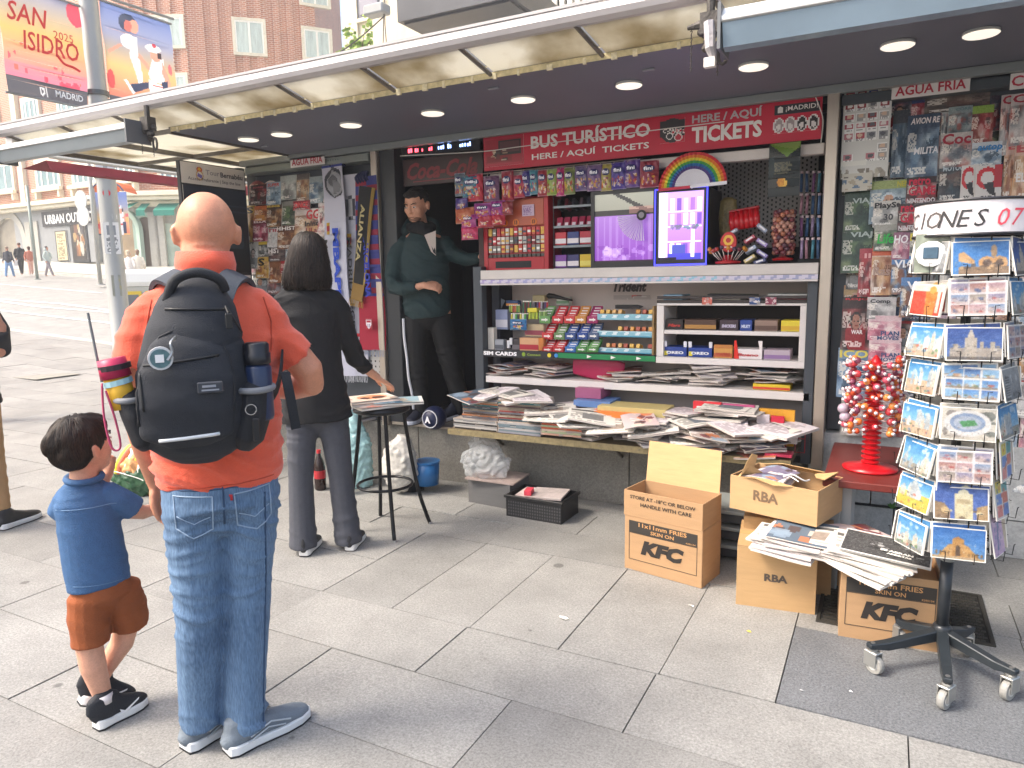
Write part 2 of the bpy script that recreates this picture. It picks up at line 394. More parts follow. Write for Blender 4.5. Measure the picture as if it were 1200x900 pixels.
# paving slabs: courses 0.42 m deep, most slabs twice as long as deep
slabs=[]
def slab(x0,x1,y0,y1,dark=False):slabs.append((x0,x1,y0,y1,dark))
cj=[1.28-.42*k for k in range(3,0,-1)]+[1.28,1.68,2.10,2.50]
for k in range(len(cj)-1):
 off=[-.28,-1.12][k%2]if k!=len(cj)-2 else-.71
 for i in range(-30,6):slab(off+.85*i,off+.85*(i+1),cj[k],cj[k+1])
for i in range(-4,1):slab(-.70+.425*i,-.70+.425*(i+1),2.50,3.40)
slab(-.275,.85,2.50,3.12,True);slab(.85,2.0,2.50,3.12,True);slab(2.0,3.1,2.5,3.12,True)
for i in range(0,8):slab(-.275+.42*i,-.275+.42*(i+1),3.12,3.40)
yy=[2.50,2.94,3.40]
for k in range(2):
 for i in range(-25,-1):slab(-1.55+.85*i-(.42*k),-1.55+.85*(i+1)-(.42*k)if i<-2 else-2.40,yy[k],yy[k+1])
yy=[3.40,3.75,4.10,4.46]
for k in range(3):
 for i in range(-30,6):
  a=-.28+.85*i+(.42 if k%2 else 0);slab(a,a+.85,yy[k],yy[k+1])
k=0;y=4.46
while y<KERB_Y-.05:
 y1=min(y+.45,KERB_Y)
 for i in range(-34,-5):
  a=-.4+.85*i+(.42 if k%2 else 0)
  if a+.85<-4.7:slab(a,a+.85,y,y1)
 y=y1;k+=1
def seen(x,y):
 q=ROT.transposed()@(Vector((x,y,zg(x,y)))-Vector((0,0,EYE)))
 if q.z>-.3:return 0
 u=600-q.x/q.z*832;v=450+q.y/q.z*832
 return-q.z if(-60<u<1260 and v<1000)else 0
smb=MB().box(-.5,.5,-.5,.5,-.03,0)
sme=mesh('paving_slab',smb.v,smb.f)
bm=bmesh.new();bm.from_mesh(sme);bmesh.ops.recalc_face_normals(bm,faces=bm.faces);bm.to_mesh(sme);bm.free()
sme.materials.append(G_LIGHT);sme2=sme.copy();sme2.materials.clear();sme2.materials.append(G_DARK)
order=[]
for s in slabs:
 d=[seen(x,y)for x in(s[0],s[1],(s[0]+s[1])/2)for y in(s[2],s[3])];d=[t for t in d if t]
 if d:order.append((min(d),s))
order.sort()
far=MB()
for n,(d,s)in enumerate(order):
 x0,x1,y0,y1,dk=s;cx,cy=(x0+x1)/2,(y0+y1)/2;jt=.005
 dz=rnd.uniform(-.0022,.0022)
 if n<290:
  o=bpy.data.objects.new('paving_slab',sme2 if dk else sme);C.objects.link(o);o.parent=pv
  sx=(zg(cx+.3,cy)-zg(cx-.3,cy))/.6;sy=(zg(cx,cy+.3)-zg(cx,cy-.3))/.6
  o.location=(cx,cy,zg(cx,cy)+dz);o.scale=(x1-x0-jt,y1-y0-jt,1)
  o.rotation_euler=(math.atan(sy)+rnd.uniform(-.0012,.0012),-math.atan(sx)+rnd.uniform(-.0012,.0012),0)
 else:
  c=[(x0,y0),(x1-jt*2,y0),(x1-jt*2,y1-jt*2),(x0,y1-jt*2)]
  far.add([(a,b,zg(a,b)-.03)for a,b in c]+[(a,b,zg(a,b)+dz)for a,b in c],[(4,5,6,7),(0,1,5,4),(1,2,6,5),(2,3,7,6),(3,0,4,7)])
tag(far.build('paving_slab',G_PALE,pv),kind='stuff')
# cast iron drain covers between the boxes and under the rack
IRON=mat('3a3833',.7,metal=.4,bump=.3,scale=200)
def grate(name,x0,x1,y0,y1,label,n=14):
 t=thing(name,label,'drain cover',((x0+x1)/2,(y0+y1)/2,0));a=(x1-x0)/2;b=(y1-y0)/2
 MB().box(-a,a,-b,-b+.015,.001,.009).box(-a,a,b-.015,b,.001,.009).box(-a,-a+.015,-b+.015,b-.015,.001,.009).box(a-.015,a,-b+.015,b-.015,.001,.009).build('frame',IRON,t)
 box('pan',-a+.015,a-.015,-b+.015,b-.015,.0005,.002,mat('121110',.9),t,0)
 mb=MB()
 for i in range(n):
  y=-b+.02+(2*b-.04)*i/n
  for j in range(6):
   x=-a+.02+(2*a-.04)*(j+(.5 if i%2 else 0))/6.5;mb.box(x,x+.7*(2*a)/7,y,y+(2*b)/n*.55,.002,.008)
 o=mb.build('grating',IRON,t);tag(o,kind='stuff')
grate('drain_cover',-.20,-.07,3.20,3.66,'dark iron drain cover in the paving between the tall carton and the carton of newspapers')
grate('drain_cover',.30,.47,3.28,3.80,'iron drain cover in the paving behind the postcard rack pole',16)
t=hit(48,440)
mc=MB().box(-.5,.5,-.35,.35,.0,.006).build('access_cover',mat('8e8b82',.7,bump=.4,scale=120,var=.2),None,(t.x,t.y,t.z+.002));tag(mc,'worn metal access cover let into the sunlit pavement at the left','access cover')
# litter
for i,(px,py,c,l)in enumerate(((660,725,'e8e6de','crumpled white paper scrap lying alone on the open paving'),(810,711,'f2f0ea','small white paper scrap in front of the low fries carton'),(877,741,'d8c25a','tiny yellow leaf on the paving before the tall plain carton'),(940,811,'eeeeee','white paper scrap on the dark granite slab, left one'),(997,812,'f4f4f4','white paper scrap on the dark granite slab below the rack'))):
 p=atz(px,py,0);mb=MB();q=random.Random(i);n=7;L_=(.018,.012,.008,.007,.006)[i]
 v=[(0,0,.006)]+[(L_*(.6+.5*q.random())*math.cos(a*2*PI/n)*1.5,L_*(.5+.5*q.random())*math.sin(a*2*PI/n),q.random()*.008+.001)for a in range(n)]
 mb.add(v,[(0,1+a,1+(a+1)%n)for a in range(n)]);tag(mb.build('paper_scrap' if i!=2 else 'fallen_leaf',mat(c,.8),None,(p.x,p.y,.002)),l,'litter')
 # ================= far side of the street =================
BRICK=bpy.data.materials.new('red_brick');BRICK.use_nodes=True
N=BRICK.node_tree.nodes;L=BRICK.node_tree.links
tc=N.new('ShaderNodeTexCoord');sx=N.new('ShaderNodeSeparateXYZ');cx_=N.new('ShaderNodeCombineXYZ');L.new(tc.outputs['Object'],sx.inputs[0]);L.new(sx.outputs[0],cx_.inputs[0]);L.new(sx.outputs[2],cx_.inputs[1])
br=N.new('ShaderNodeTexBrick');br.inputs['Scale'].default_value=1;br.inputs['Brick Width'].default_value=.25;br.inputs['Row Height'].default_value=.085;br.inputs['Mortar Size'].default_value=.012
br.inputs['Color1'].default_value=(*rgb('b9785a'),1);br.inputs['Color2'].default_value=(*rgb('a66850'),1);br.inputs['Mortar'].default_value=(*rgb('cdb9a8'),1);L.new(cx_.outputs[0],br.inputs[0])
nn=N.new('ShaderNodeTexNoise');nn.inputs['Scale'].default_value=.8;nn.inputs['Detail'].default_value=6;L.new(tc.outputs['Object'],nn.inputs[0])
mr=N.new('ShaderNodeMapRange');mr.inputs[3].default_value=.8;mr.inputs[4].default_value=1.25;L.new(nn.outputs[0],mr.inputs[0])
vm=N.new('ShaderNodeVectorMath');vm.operation='SCALE';L.new(br.outputs[0],vm.inputs[0]);L.new(mr.outputs[0],vm.inputs['Scale']);L.new(vm.outputs[0],N['Principled BSDF'].inputs[0]);N['Principled BSDF'].inputs['Roughness'].default_value=.85
CREAM=mat('d9d2bd',.7,var=.1,scale=6);STONE=mat('a9a69d',.7,bump=.2,scale=12,var=.1);WFR=mat('e9e7dd',.5)
GLASS=mat('6f8a90',.12,var=.25,scale=2.5);DKGL=mat('1c2328',.15);CURT=mat('b9c6c0',.8,var=.25,scale=6,stretch=(6,1,.3))
# plan of the facade: a straight front, then a corner that bends away
FB=[at(-420,330,22),at(165,330,22)]
for px,an in((245,27),(330,44),(386,54)):
 p=FB[-1];d=Vector((math.cos(math.radians(an)),math.sin(math.radians(an)),0));r=ray(px,330)
 s=(p.x*r.y-p.y*r.x)/(d.y*r.x-d.x*r.y);FB.append(p+d*s)
FB.append(FB[-1]+Vector((-6,9,0)))
FM=[]
for a,b in zip(FB[:-1],FB[1:]):
 d=(b-a);d.z=0;d.normalize();n=Vector((d.y,-d.x,0));M=Matrix(((d.x,-n.x,0,a.x),(d.y,-n.y,0,a.y),(0,0,1,0),(0,0,0,1)));FM.append(M)
def fac(px,py,seg):
 M=FM[seg];a=M.translation;n=Vector((-M[0][1],-M[1][1],0));r=ray(px,py);t=n.dot(a)/n.dot(r);p=r*t
 return(M.inverted()@p).x,p.z+EYE
BB=thing('brick_building','tall red brick corner building with white framed windows over cream stone shops across the street','building',(FB[1].x,FB[1].y,zg(FB[1].x,FB[1].y)))
BI=BB.location.copy()
def fpart(name,mb,m,seg,parent=None,**k):
 par=parent or BB;o=mb.build(name,m,par,**k)
 if par is BB:setm(o,Matrix.Translation(-BI)@FM[seg])
 return o
zc=fac(100,236,0)[1]
for i in range(len(FM)):
 L_=(FB[i+1]-FB[i]).xy.length
 fpart('wall',MB().box(0,L_,0,.5,zc,34),BRICK,i)
 fpart('ground_floor_wall',MB().box(0,L_,.02,.5,-1,zc),STONE,i)
 mb=MB();mb.box(-.1,L_+.12,-.65,.0,zc-.05,zc+.16);mb.box(-.1,L_+.1,-.5,.0,zc-.22,zc-.06);mb.box(-.05,L_+.05,-.1,.018,zc-.5,zc-.23)
 fpart('cornice',mb,CREAM,i,bevel=.02)
 if i in(1,2,3):
  for k in range(int(L_/.62)):
   s=.35+k*.62;fpart('pilaster',MB().box(s,s+.3,-.09,0,zc+2.6,34),BRICK,i)
def window(px0,py0,px1,py1,seg,mull=1,sill=True,curtain=True):
 s0,z1=fac(px0,(py0+0*py1),seg)[0],fac((px0+px1)/2,py0,seg)[1];s1=fac(px1,py0,seg)[0];z0=fac((px0+px1)/2,py1,seg)[1];t=.13
 mb=MB();mb.box(s0,s1,-.14,.03,z1-t,z1);mb.box(s0,s1,-.14,.03,z0,z0+t);mb.box(s0,s0+t,-.14,.03,z0+t,z1-t);mb.box(s1-t,s1,-.14,.03,z0+t,z1-t)
 wn=fpart('window',mb,CREAM,seg)
 fpart('pane',MB().box(s0+t,s1-t,-.115,-.095,z0+t,z1-t),GLASS if not curtain else CURT,seg,wn)
 mb=MB()
 for k in range(1,mull+1):
  s=s0+(s1-s0)*k/(mull+1);mb.box(s-.05,s+.05,-.135,-.116,z0+t,z1-t)
 mb.box(s0+t,s0+t+.06,-.13,-.116,z0+t,z1-t);mb.box(s1-t-.06,s1-t,-.13,-.116,z0+t,z1-t);mb.box(s0+t+.06,s1-t-.06,-.13,-.117,z1-t-.07,z1-t)
 fpart('frame',mb,WFR,seg,wn)
 if sill:fpart('sill',MB().box(s0-.15,s1+.15,-.32,-.14,z0-.16,z0-.0).box(s0,s0+.15,-.26,-.001,z0-.5,z0-.16).box(s1-.15,s1,-.26,-.001,z0-.5,z0-.16),CREAM,seg,wn)
for wd in((176,18,216,58,1),(271,22,311,66,2),(352,33,388,72,3),(349,-14,386,9,3),(268,-22,308,-4,2),(192,86,221,113,1),(275,89,310,130,2)):window(*wd,1,False)
for wd in((-60,196,-30,232),(-22,192,17,226),(42,186,71,221),(85,190,113,217),(134,186,160,212),(-25,118,-2,158),(26,114,47,150),(68,113,92,150),(130,100,155,138)):window(*wd,0,3,wd[1]>180,False)
for wd in((185,196,212,212),):window(*wd,1,2,False,False)
# downpipe on the front
s=fac(29,200,0)[0];fpart('downpipe',MB().box(s-.3,s+.12,-.2,0,zc+.2,33),CREAM,0)
s=fac(122,200,0)[0];fpart('pier',MB().box(s-.45,s+.3,-.12,0,zc+.2,33),STONE,0)
def arch(seg,s0,s1,z0,z1,m_in,m_ring,rw=.22,name='arched_window'):
 c=(s0+s1)/2;r=(s1-s0)/2;n=14
 pts=[(s1,z0)]+[(c+r*math.cos(a),z1-r+r*math.sin(a))for a in[PI*k/n for k in range(n+1)]]+[(s0,z0)]
 P=fpart(name,MB().prism(pts[::-1],-.02,.015),m_in,seg)
 mb=MB();po=[(s1+rw,z0)]+[(c+(r+rw)*math.cos(a),z1-r+(r+rw)*math.sin(a))for a in[PI*k/n for k in range(n+1)]]+[(s0-rw,z0)]
 for i in range(len(pts)-1):mb.prism([pts[i],po[i],po[i+1],pts[i+1]],-.18,.018)
 fpart('surround',mb,m_ring,seg,P);return P
 # left arch, shop entrance and its sign, right arched shop window
a0=fac(4,318,0);a1=fac(27,254,0);arch(0,a0[0],a1[0],1.2,a1[1],mat('8a8273',.5,var=.3,scale=1.5),STONE,.35)
e0=fac(57,250,0);e1=fac(97,250,0)[0];gz=zg(-36,21.5)+.05
LB=mat('8d8f90',.6,var=.1,scale=3)
fpart('shopfront',MB().box(e0[0]-3.0,e1+1.2,-.12,.015,gz,fac(80,243,0)[1]),LB,0)
zt=fac(80,249,0)[1];zb=fac(80,263,0)[1]
fpart('sign_board',MB().box(e0[0]-.3,e1+1.6,-.2,-.125,zb-.05,zt+.1),mat('2a2c30',.5),0)
sg=txt('URBAN OUTFITTERS',(e1-e0[0])*1.64,(zt-zb)*.8,mat('f4f4f2',.5),BB,bold=.03,name='shop_lettering')
setm(sg,Matrix.Translation(-BI)@FM[0]@Matrix.Translation((e0[0]+(e1-e0[0])*.82,-.23,(zt+zb)/2))@Matrix.Rotation(PI/2,4,'X')@Matrix.Diagonal((*sg.scale,1)))
d0=fac(85,262,0);d1=fac(110,315,0)
dr=fpart('shop_door',MB().box(d0[0],d1[0],-.16,-.121,gz,zb-.06),mat('1d2026',.3),0)
cv=Cv(20,30,'2a2522',3).blobs(30,['a06a38','7a4a35','3c3a40','c4a26a','8d3b2e','d8d0c0'],.1,.25,.9,.95,.14);
pd=printed('glass',cv,(d1[0]-d0[0])*.8,2.6,.02,m=GLOSSY,parent=dr,loc=((d0[0]+d1[0])/2,-.175,gz+.15))
p0=fac(68,271,0);p1=fac(86,315,0)
cv=Cv(12,30,'2b2a28').rect(.1,.03,.9,.97,'cfc39c').lines(.15,.1,.85,.95,9,'7a6a4c')
pw=printed('poster',cv,p1[0]-p0[0],p0[1]-gz-.1,.04,parent=BB);setm(pw,Matrix.Translation(-BI)@FM[0]@Matrix.Translation(((p0[0]+p1[0])/2,-.18,gz+.1)))
b0=fac(143,318,0);b1=fac(180,250,0)
AW=arch(0,b0[0]if b0[0]<1e9 else 0,fac(166,300,0)[0],gz-.4,b1[1],mat('7c6a52',.4,var=.35,scale=1.2),mat('9fb3a6',.6),.25)
# the shop window carries on round the corner
c0=fac(167,318,1)[0];c1=fac(184,300,1)[0];arch(1,max(.15,c0),c1,gz-.4,b1[1]-.1,mat('6d5c4c',.4,var=.4,scale=1.2),mat('9fb3a6',.6),.2)
for seg,(xa,xb)in((0,(154,164)),(1,(168,178)),(1,(188,212))):
 s0=fac(xa,244,seg);s1=fac(xb,244,seg)[0]
 fpart('awning',MB().add([(s0[0],-.02,s0[1]+.25),(s1,-.02,s0[1]+.25),(s1,-.7,s0[1]-.15),(s0[0],-.7,s0[1]-.15),(s0[0],-.7,s0[1]-.4),(s1,-.7,s0[1]-.4)],[(0,1,2,3),(3,2,5,4)]),mat('1f7a6a',.7),seg)
for seg,px in((1,185),(1,192),(0,40),(0,49)):
 s=fac(px,300,seg)[0];fpart('pilaster',MB().box(s-.22,s+.22,-.2,.015,gz-1,zc-.76),STONE,seg)
s0=fac(192,262,1);s1=fac(215,262,1)[0]
fpart('shop_window',MB().box(s0[0],s1,-.06,.014,gz-.5,s0[1]),mat('98a698',.3,var=.4,scale=1.5),1)
# cream building in the gap and the ribbed metal front beyond
CW=mat('e3d9bf',.8,var=.06,scale=3);CW2=mat('cfc6b4',.8,var=.06,scale=3)
wb=thing('cream_building','cream rendered building with a grey framed window behind the kiosk roof','building',(-14,20,0))
def wp(name,mb,m,parent=None):
 o=mb.build(name,m,parent or wb);o.location=(0,0,0)if parent else(14,-20,0);return o
xl=at(412,50,20).x;xr=at(560,50,20).x
wp('wall',MB().box(xl,20,20,26,-1,22),CW)
wp('corner_strip',MB().box(xl-.25,xl+.35,19.9,19.98,-1,22),CW2)
wx0=at(421,20,20).x;wx1=at(449,20,20).x;wz=at(430,21,20).z
wn=wp('window',MB().box(wx0,wx1,19.93,19.99,wz,wz+2.3),mat('6a6a72',.4))
wp('frame',MB().box(wx0-.1,wx1+.1,19.88,19.99,wz-.12,wz-.01).box(wx0-.1,wx0-.01,19.88,19.99,wz,wz+2.4).box(wx1+.01,wx1+.1,19.88,19.99,wz,wz+2.4),CW,wn)
wp('pane',MB().box(wx0+.1,wx1-.15,19.9,19.929,wz+.1,wz+2.2),mat('8c8892',.3),wn)
# terrace box with a rounded lip
b0=at(437,40,17);zt=at(470,28,17).z
tb=thing('terrace','cream terrace front with stained render and a ribbed metal screen, above the kiosk roof','terrace',(b0.x,17,0))
MB().box(0,6.0,0,.4,2,zt+.45).build('parapet',mat('dccdb4',.85,var=.13,scale=8,stretch=(1,1,.15)),tb)
xr=at(574,30,17).x-b0.x
MB().box(xr-.16,xr-.02,-.08,0,2,9).build('rusty_post',mat('a08a76',.8,var=.3,scale=9),tb)
x=xr;k=0
RB=mat('d6d3ca',.6,var=.06,scale=5)
while x<6.6:
 mesh_o=MB().box(x,x+.12,-.1,0,2,9).build('screen_slat',RB,tb);x+=.2
MB().box(xr,6.7,0,.05,2,9).build('screen_back',mat('b9b3a6',.7),tb)
# dark marquee slab
m0=at(466,26,13);m1=at(437,9,14.6)
mq=MB().box(m0.x,at(600,5,13).x,13,15.5,m0.z,m0.z+.5).box(m0.x+.1,at(600,5,13).x-.1,13.1,15.4,m0.z-.04,m0.z-.002).build('marquee',mat('4a4b50',.5,var=.15,scale=2),None)
tag(mq,'dark grey flat marquee slab sticking out above the terrace, top centre','marquee')
p=at(443,12,12.5)
fl=thing('floodlight','small grey floodlight on a wire bracket beside the dark marquee','floodlight',p)
MB().box(-.28,.22,-.15,.15,-.1,.1).build('housing',mat('9a9c9c',.4),fl,bevel=.03);MB().tube([(0,0,.1),(.12,0,.7),(.15,0,1.5)],.02).build('bracket',mat('55585a',.5),fl)
MB().tube([(.15,0,.1),(.1,0,-.6),(-.02,-.05,-1.3)],.012,5).tube([(.18,0,.5),(.16,0,-.3),(.2,0,-1.3)],.012,5).build('cable',mat('77716a',.7),fl)
a=at(305,92,9);b=at(450,19,12.4)
tag(MB().tube([a.lerp(b,t)+Vector((0,0,-.25*math.sin(PI*t)))for t in[k/12 for k in range(13)]],.014,5).build('overhead_cable',mat('4a4640',.7)),'thin dark overhead cable sloping up from the roof to the marquee','cable')
# shrub on the terrace gap
def leafy(name,loc,r,n,cols,label,cat='shrub',size=.09,seed=1):
 q=random.Random(seed);t=thing(name,label,cat,loc)
 mbs=MB()
 for i in range(7):
  a=q.uniform(0,6.28);mbs.tube([(0,0,-r[2]),(.3*r[0]*math.cos(a),.3*r[1]*math.sin(a),0),(.75*r[0]*math.cos(a),.75*r[1]*math.sin(a),r[2]*q.uniform(.2,.8))],[.03,.018,.006],5)
 mbs.build('stem',mat('5a4a38',.8),t)
 mb=MB()
 cl=[Vector((q.gauss(0,.5),q.gauss(0,.5),q.gauss(0,.5)))for _ in range(22)]
 for i in range(n):
  c=q.choice(cl)+Vector((q.gauss(0,.16),q.gauss(0,.16),q.gauss(0,.16)));c=Vector((c.x*r[0],c.y*r[1],c.z*r[2]))
  d=Vector((q.gauss(0,1),q.gauss(0,1),q.gauss(0,1))).normalized();e=d.orthogonal().normalized()*size*.45;d=d*size;mb.k=q.randrange(3)
  mb.add([c,c+d*.5+e,c+d,c+d*.5-e],[(0,1,2,3)])
 o=mb.build('foliage',[mat(x,.6)for x in cols],t);tag(o,kind='stuff')
p=at(421,58,18);leafy('terrace_shrub',p,(.6,.45,.7),620,('8ba84c','6f8f3c','a9bd62'),'bright green leafy shrub between the brick building and the cream terrace',seed=4,size=.14)
# ================= lamp post with banners, street furniture at the left =================
GALV=mat('a3a4a2',.45,metal=.3,var=.12,scale=5,stretch=(1,1,.2),bump=.1)
PX,PY=-10.0,6.62
lp=thing('lamp_post','tall grey steel lamp post with stickers carrying two event banners','lamp post',(PX,PY,zg(PX,PY)))
MB().lathe([(.17,0),(.17,.12),(.135,.16),(.13,2.2),(.115,6),(.105,12)],20).build('pole',GALV,lp,smooth=True)
MB().lathe([(.26,0),(.26,.04),(.2,.05)],20).build('base_plate',GALV,lp)
for z in(5.5,4.15,3.02):MB().lathe([(.15,z),(.15,z+.06)],18).build('clamp',mat('5c5e5e',.4,metal=.6),lp)
MB().tube([(0,-1.22,5.49),(0,1.35,5.56)],.02).build('banner_arm',mat('8a8c8c',.4,metal=.6),lp)
def sticker(z,a,wd,h,cv):
 o=printed('sticker',cv,wd,h,.001,m=MATTE,parent=lp);r=.131-z*.003
 o.location=(r*math.cos(a),r*math.sin(a),z);o.rotation_euler=(0,0,a+PI/2)
vw=math.atan2(-PY,-PX)
sticker(1.95,vw,.2,.45,Cv(14,30,'e8e6e2',1).rect(.2,.1,.8,.4,'8f9296').lines(.15,.45,.85,.95,6,'777777'))
sticker(3.15,vw,.22,.4,Cv(12,16,'e2e2e2',2).lines(.1,.1,.9,.9,4,'999999'))
sticker(2.75,vw-.1,.1,.11,Cv(10,10,'a8a8a6').ell(.5,.5,.48,.48,'d8323c'))
sticker(2.45,vw+.5,.07,.06,Cv(8,8,'eeeeee').rect(.1,.3,.9,.6,'444444'))
sticker(1.35,vw,.12,.3,Cv(10,16,'9a9a8c',4).blobs(8,['a8a070','8f9084']))
THIN=print_mat(.7,'banner_cloth',0,.45)
def banner(name,y0,y1,z0,z1,cv,label,texts=()):
# hangs in the plane x = PX, read from the +x side
 W=y1-y0;H=z1-z0
 t=thing(name,label,'banner',(PX+.005,(y0+y1)/2,z0),PI/2)
 n=26
 v,f,col=cv.sheet(W,H);v=[(x,y+.02*math.sin(x*5+z*3)+.012*math.sin(z*9+x*2),z)for x,y,z in v]
 col=[np.array(q)*.88+.11 for q in col]  # print lifted towards white: haze put into the banner colours
 o=link('cloth',ink_mesh('cloth',v,f,col),t,THIN);bm=bmesh.new();bm.from_mesh(o.data);bmesh.ops.remove_doubles(bm,verts=bm.verts,dist=1e-5);bm.to_mesh(o.data);bm.free();o.data.polygons.foreach_set('use_smooth',[True]*len(o.data.polygons))
 MB().tube([(-W/2-.02,.005,H+.01),(W/2+.02,.005,H+.01)],.018).build('rod',mat('8a8c8c',.4,metal=.5),t);MB().tube([(-W/2-.02,.005,-.005),(W/2+.02,.005,-.005)],.015).build('rod',mat('8a8c8c',.4,metal=.5),t)
 for(s,W_,H_,m_,x_,z_,b_,sh)in texts:txt(s,W_,H_,m_,t,(x_,-.03,z_),bold=b_,shear=sh)
 return t
pl=atx(92,8,PX).y;Lw=1.05
c=Cv(64,80,'e8b070',5);c.grad('9fa3c4','e9c36e',0,0,1,.4);c.grad('e9c36e','e98a90',0,.4,1,.78);c.grad('e98a90','ee7f9c',0,.7,1,.84)
c.ell(.93,.10,.12,.12,'e0455c');c.blobs(10,['d9455a','e2644f'],.05,.5,.95,.8,.03);c.blobs(7,['d63c58'],.45,.77,.95,.84,.06)
c.rect(0,.84,1,1,'53535c');c.rect(.385,.885,.45,.955,'e8e8ec');c.tri([(.385,.94),(.45,.94),(.4175,.985)],'e8e8ec');c.ell(.4175,.925,.014,.025,'53535c');c.rect(.475,.88,.482,.97,'d8d8dc')
RED=mat('d8302f',.6)
Hb=1.33;zb=3.96
banner('event_banner',pl-Lw,pl,zb,zb+Hb,c,'orange and pink SAN ISIDRO 2025 banner left of the lamp post',[('SAN',.5,.24,RED,-.19,Hb*.76,.012,.22),('2025',.26,.10,RED,.25,Hb*.645,.0,0),('ISIDRO',.72,.24,RED,.08,Hb*.52,.012,.12),('MADRID',.37,.085,mat('f0f0f2',.6),.25,Hb*.075,.02,0)])
# sweeping tails of the red lettering
mbt=MB();mbt.tube(curve3([(.14,-.032,Hb*.45),(.22,-.032,Hb*.385),(.34,-.032,Hb*.37),(.43,-.032,Hb*.345)]),.016,6)
mbt.build('lettering',RED,bpy.data.objects['event_banner'])
# second banner: two dancers in traditional dress
c=Cv(70,96,'e8b070',6);c.grad('6f86c8','9aa0c0',0,0,1,.3);c.grad('9aa0c0','e9c07a',0,.3,1,.62);c.grad('e9c07a','e8806a',0,.62,1,.95)
WH='f1eef0';SK='e8a088';NV='2c3555'
c.tri([(.28,.28),(.48,.26),(.52,.78),(.34,.80),(.36,.5)],WH).ell(.37,.33,.12,.08,WH);c.ell(.36,.14,.12,.09,'39435f').ell(.44,.16,.06,.07,SK).ell(.36,.17,.05,.06,'c86a60')
c.tri([(.03,.49),(.24,.37),(.27,.39),(.05,.52)],SK);c.tri([(.5,.42),(.66,.56),(.63,.6),(.47,.47)],SK)
c.tri([(.68,.45),(.84,.42),(.86,.62),(.80,.7),(.64,.7),(.6,.62)],WH);c.ell(.73,.39,.08,.08,SK);c.ell(.70,.335,.11,.045,WH).rect(.75,.36,.82,.43,'3a2c30')
c.tri([(.82,.46),(.9,.62),(.93,.76),(.88,.76),(.8,.58)],SK);c.tri([(.78,.68),(.87,.66),(.88,.96),(.80,.96)],NV);c.tri([(.33,.78),(.64,.70),(.64,.76),(.36,.87)],NV).tri([(.23,.75),(.27,.74),(.38,.86),(.35,.89)],'f8f8f8')
c.tri([(.60,.68),(.80,.72),(.80,.97),(.62,.97)],WH).tri([(.36,.9),(.62,.84),(.66,.97),(.30,.97)],'d6d4ea').rect(.66,.725,.8,.74,'d23a3a');c.rect(0,.95,.4,1,'53535c')
c.ell(.71,.30,.03,.02,'d83c50');c.ell(.93,.52,.03,.06,'d86a70').ell(.05,.78,.05,.1,'d8484a')
py0=PY+.16
banner('event_banner',py0,py0+1.12,4.14,5.47,c,'blue and yellow banner picturing two dancers in white, right of the lamp post')
# small copy on the far post
c2=Cv(20,26,'e8b070',6);c2.a[:]=c.a[(np.arange(26)*96//26)][:,(np.arange(20)*70//20)]
fq=hit(131,335)
def pole_thing(name,label,cat,px,py,ht,r,colr='8c8e8c'):
 q=hit(px,py);t=thing(name,label,cat,q);MB().tube([(0,0,0),(0,0,ht)],r,10).build('pole',mat(colr,.5,metal=.3),t,smooth=True);MB().lathe([(r*2.2,0),(r*2,.05)],10).build('base_plate',mat(colr,.5),t);return t
q=hit(117,333)
sp_=pole_thing('traffic_pole','thin grey pole with the back of round traffic discs beside the shop entrance','traffic pole',118,334,5.4,.07,'a2a39e')
for dx,z in((-.5,3.05),(-.45,2.5)):
 o=MB().lathe([(.02,-.02),(.36,-.015),(.36,.01),(.02,.015)],20,axis='y').build('disc',mat('b4b5b0',.5),sp_,(dx,-.1,z));
MB().box(-.5,0,-.02,.02,3.03,3.08).build('bracket',mat('a2a39e',.5),sp_);MB().box(-.5,0,-.02,.02,2.48,2.53).build('bracket',mat('a2a39e',.5),sp_)
MB().tube([(0,.02,5.35),(-.35,.0,5.6),(-.9,0,5.3)],.04,6).build('hook',mat('a2a39e',.5),sp_)
b_=hit(140,332)
fb=thing('event_banner','small distant banner with the dancers hanging over the arched shop window','banner',(b_.x,b_.y,at(142,222,b_.y).z-1.0),.5)
printed('cloth',c2,1.15,1.55,.02,m=MATTE,parent=fb,loc=(0,0,-.6))
MB().tube([(-.62,.02,-.7),(-.62,.02,1.1)],.03,6).build('hanger',mat('a2a39e',.5),fb)
# orange hooded lamp
oh=thing('orange_hood','orange fabric street awning hood behind the traffic pole','awning',(q.x-.3,q.y+1.2,at(110,240,q.y+1.2).z),.3)
mb=MB();n=8
v=[];f=[]
for j in range(5):
 for i in range(n+1):
  a=PI*.1+PI*.75*i/n;v.append((-.8*math.cos(a)*(1-.1*j),-.5+.28*j,.75*math.sin(a)))
for j in range(4):
 for i in range(n):a=j*(n+1)+i;f.append((a,a+1,a+n+2,a+n+1))
mb.add(v,f);mb.build('fabric',mat('e0703a',.8),oh);MB().tube([v[i]for i in range(n+1)],.03,5).build('rim',mat('3a4668',.6),oh)
pole_thing('thin_pole','thin green-grey pole among the walkers at the far pavement','pole',44,328,3.6,.055,'8b948c')
# grey post at the left border
q=hit(-4,360)
gp=thing('dark_post','slate grey post cut by the left border of the view','post',(-9.2,4.05,0));MB().lathe([(.16,0),(.16,3.0),(.13,3.02),(.13,9)],14).build('pole',mat('6c7076',.5,var=.1,scale=4),gp,smooth=True)
MB().box(-.2,.2,-.12,.12,2.6,5.2).build('panel',mat('5c626b',.5),gp,bevel=.03)
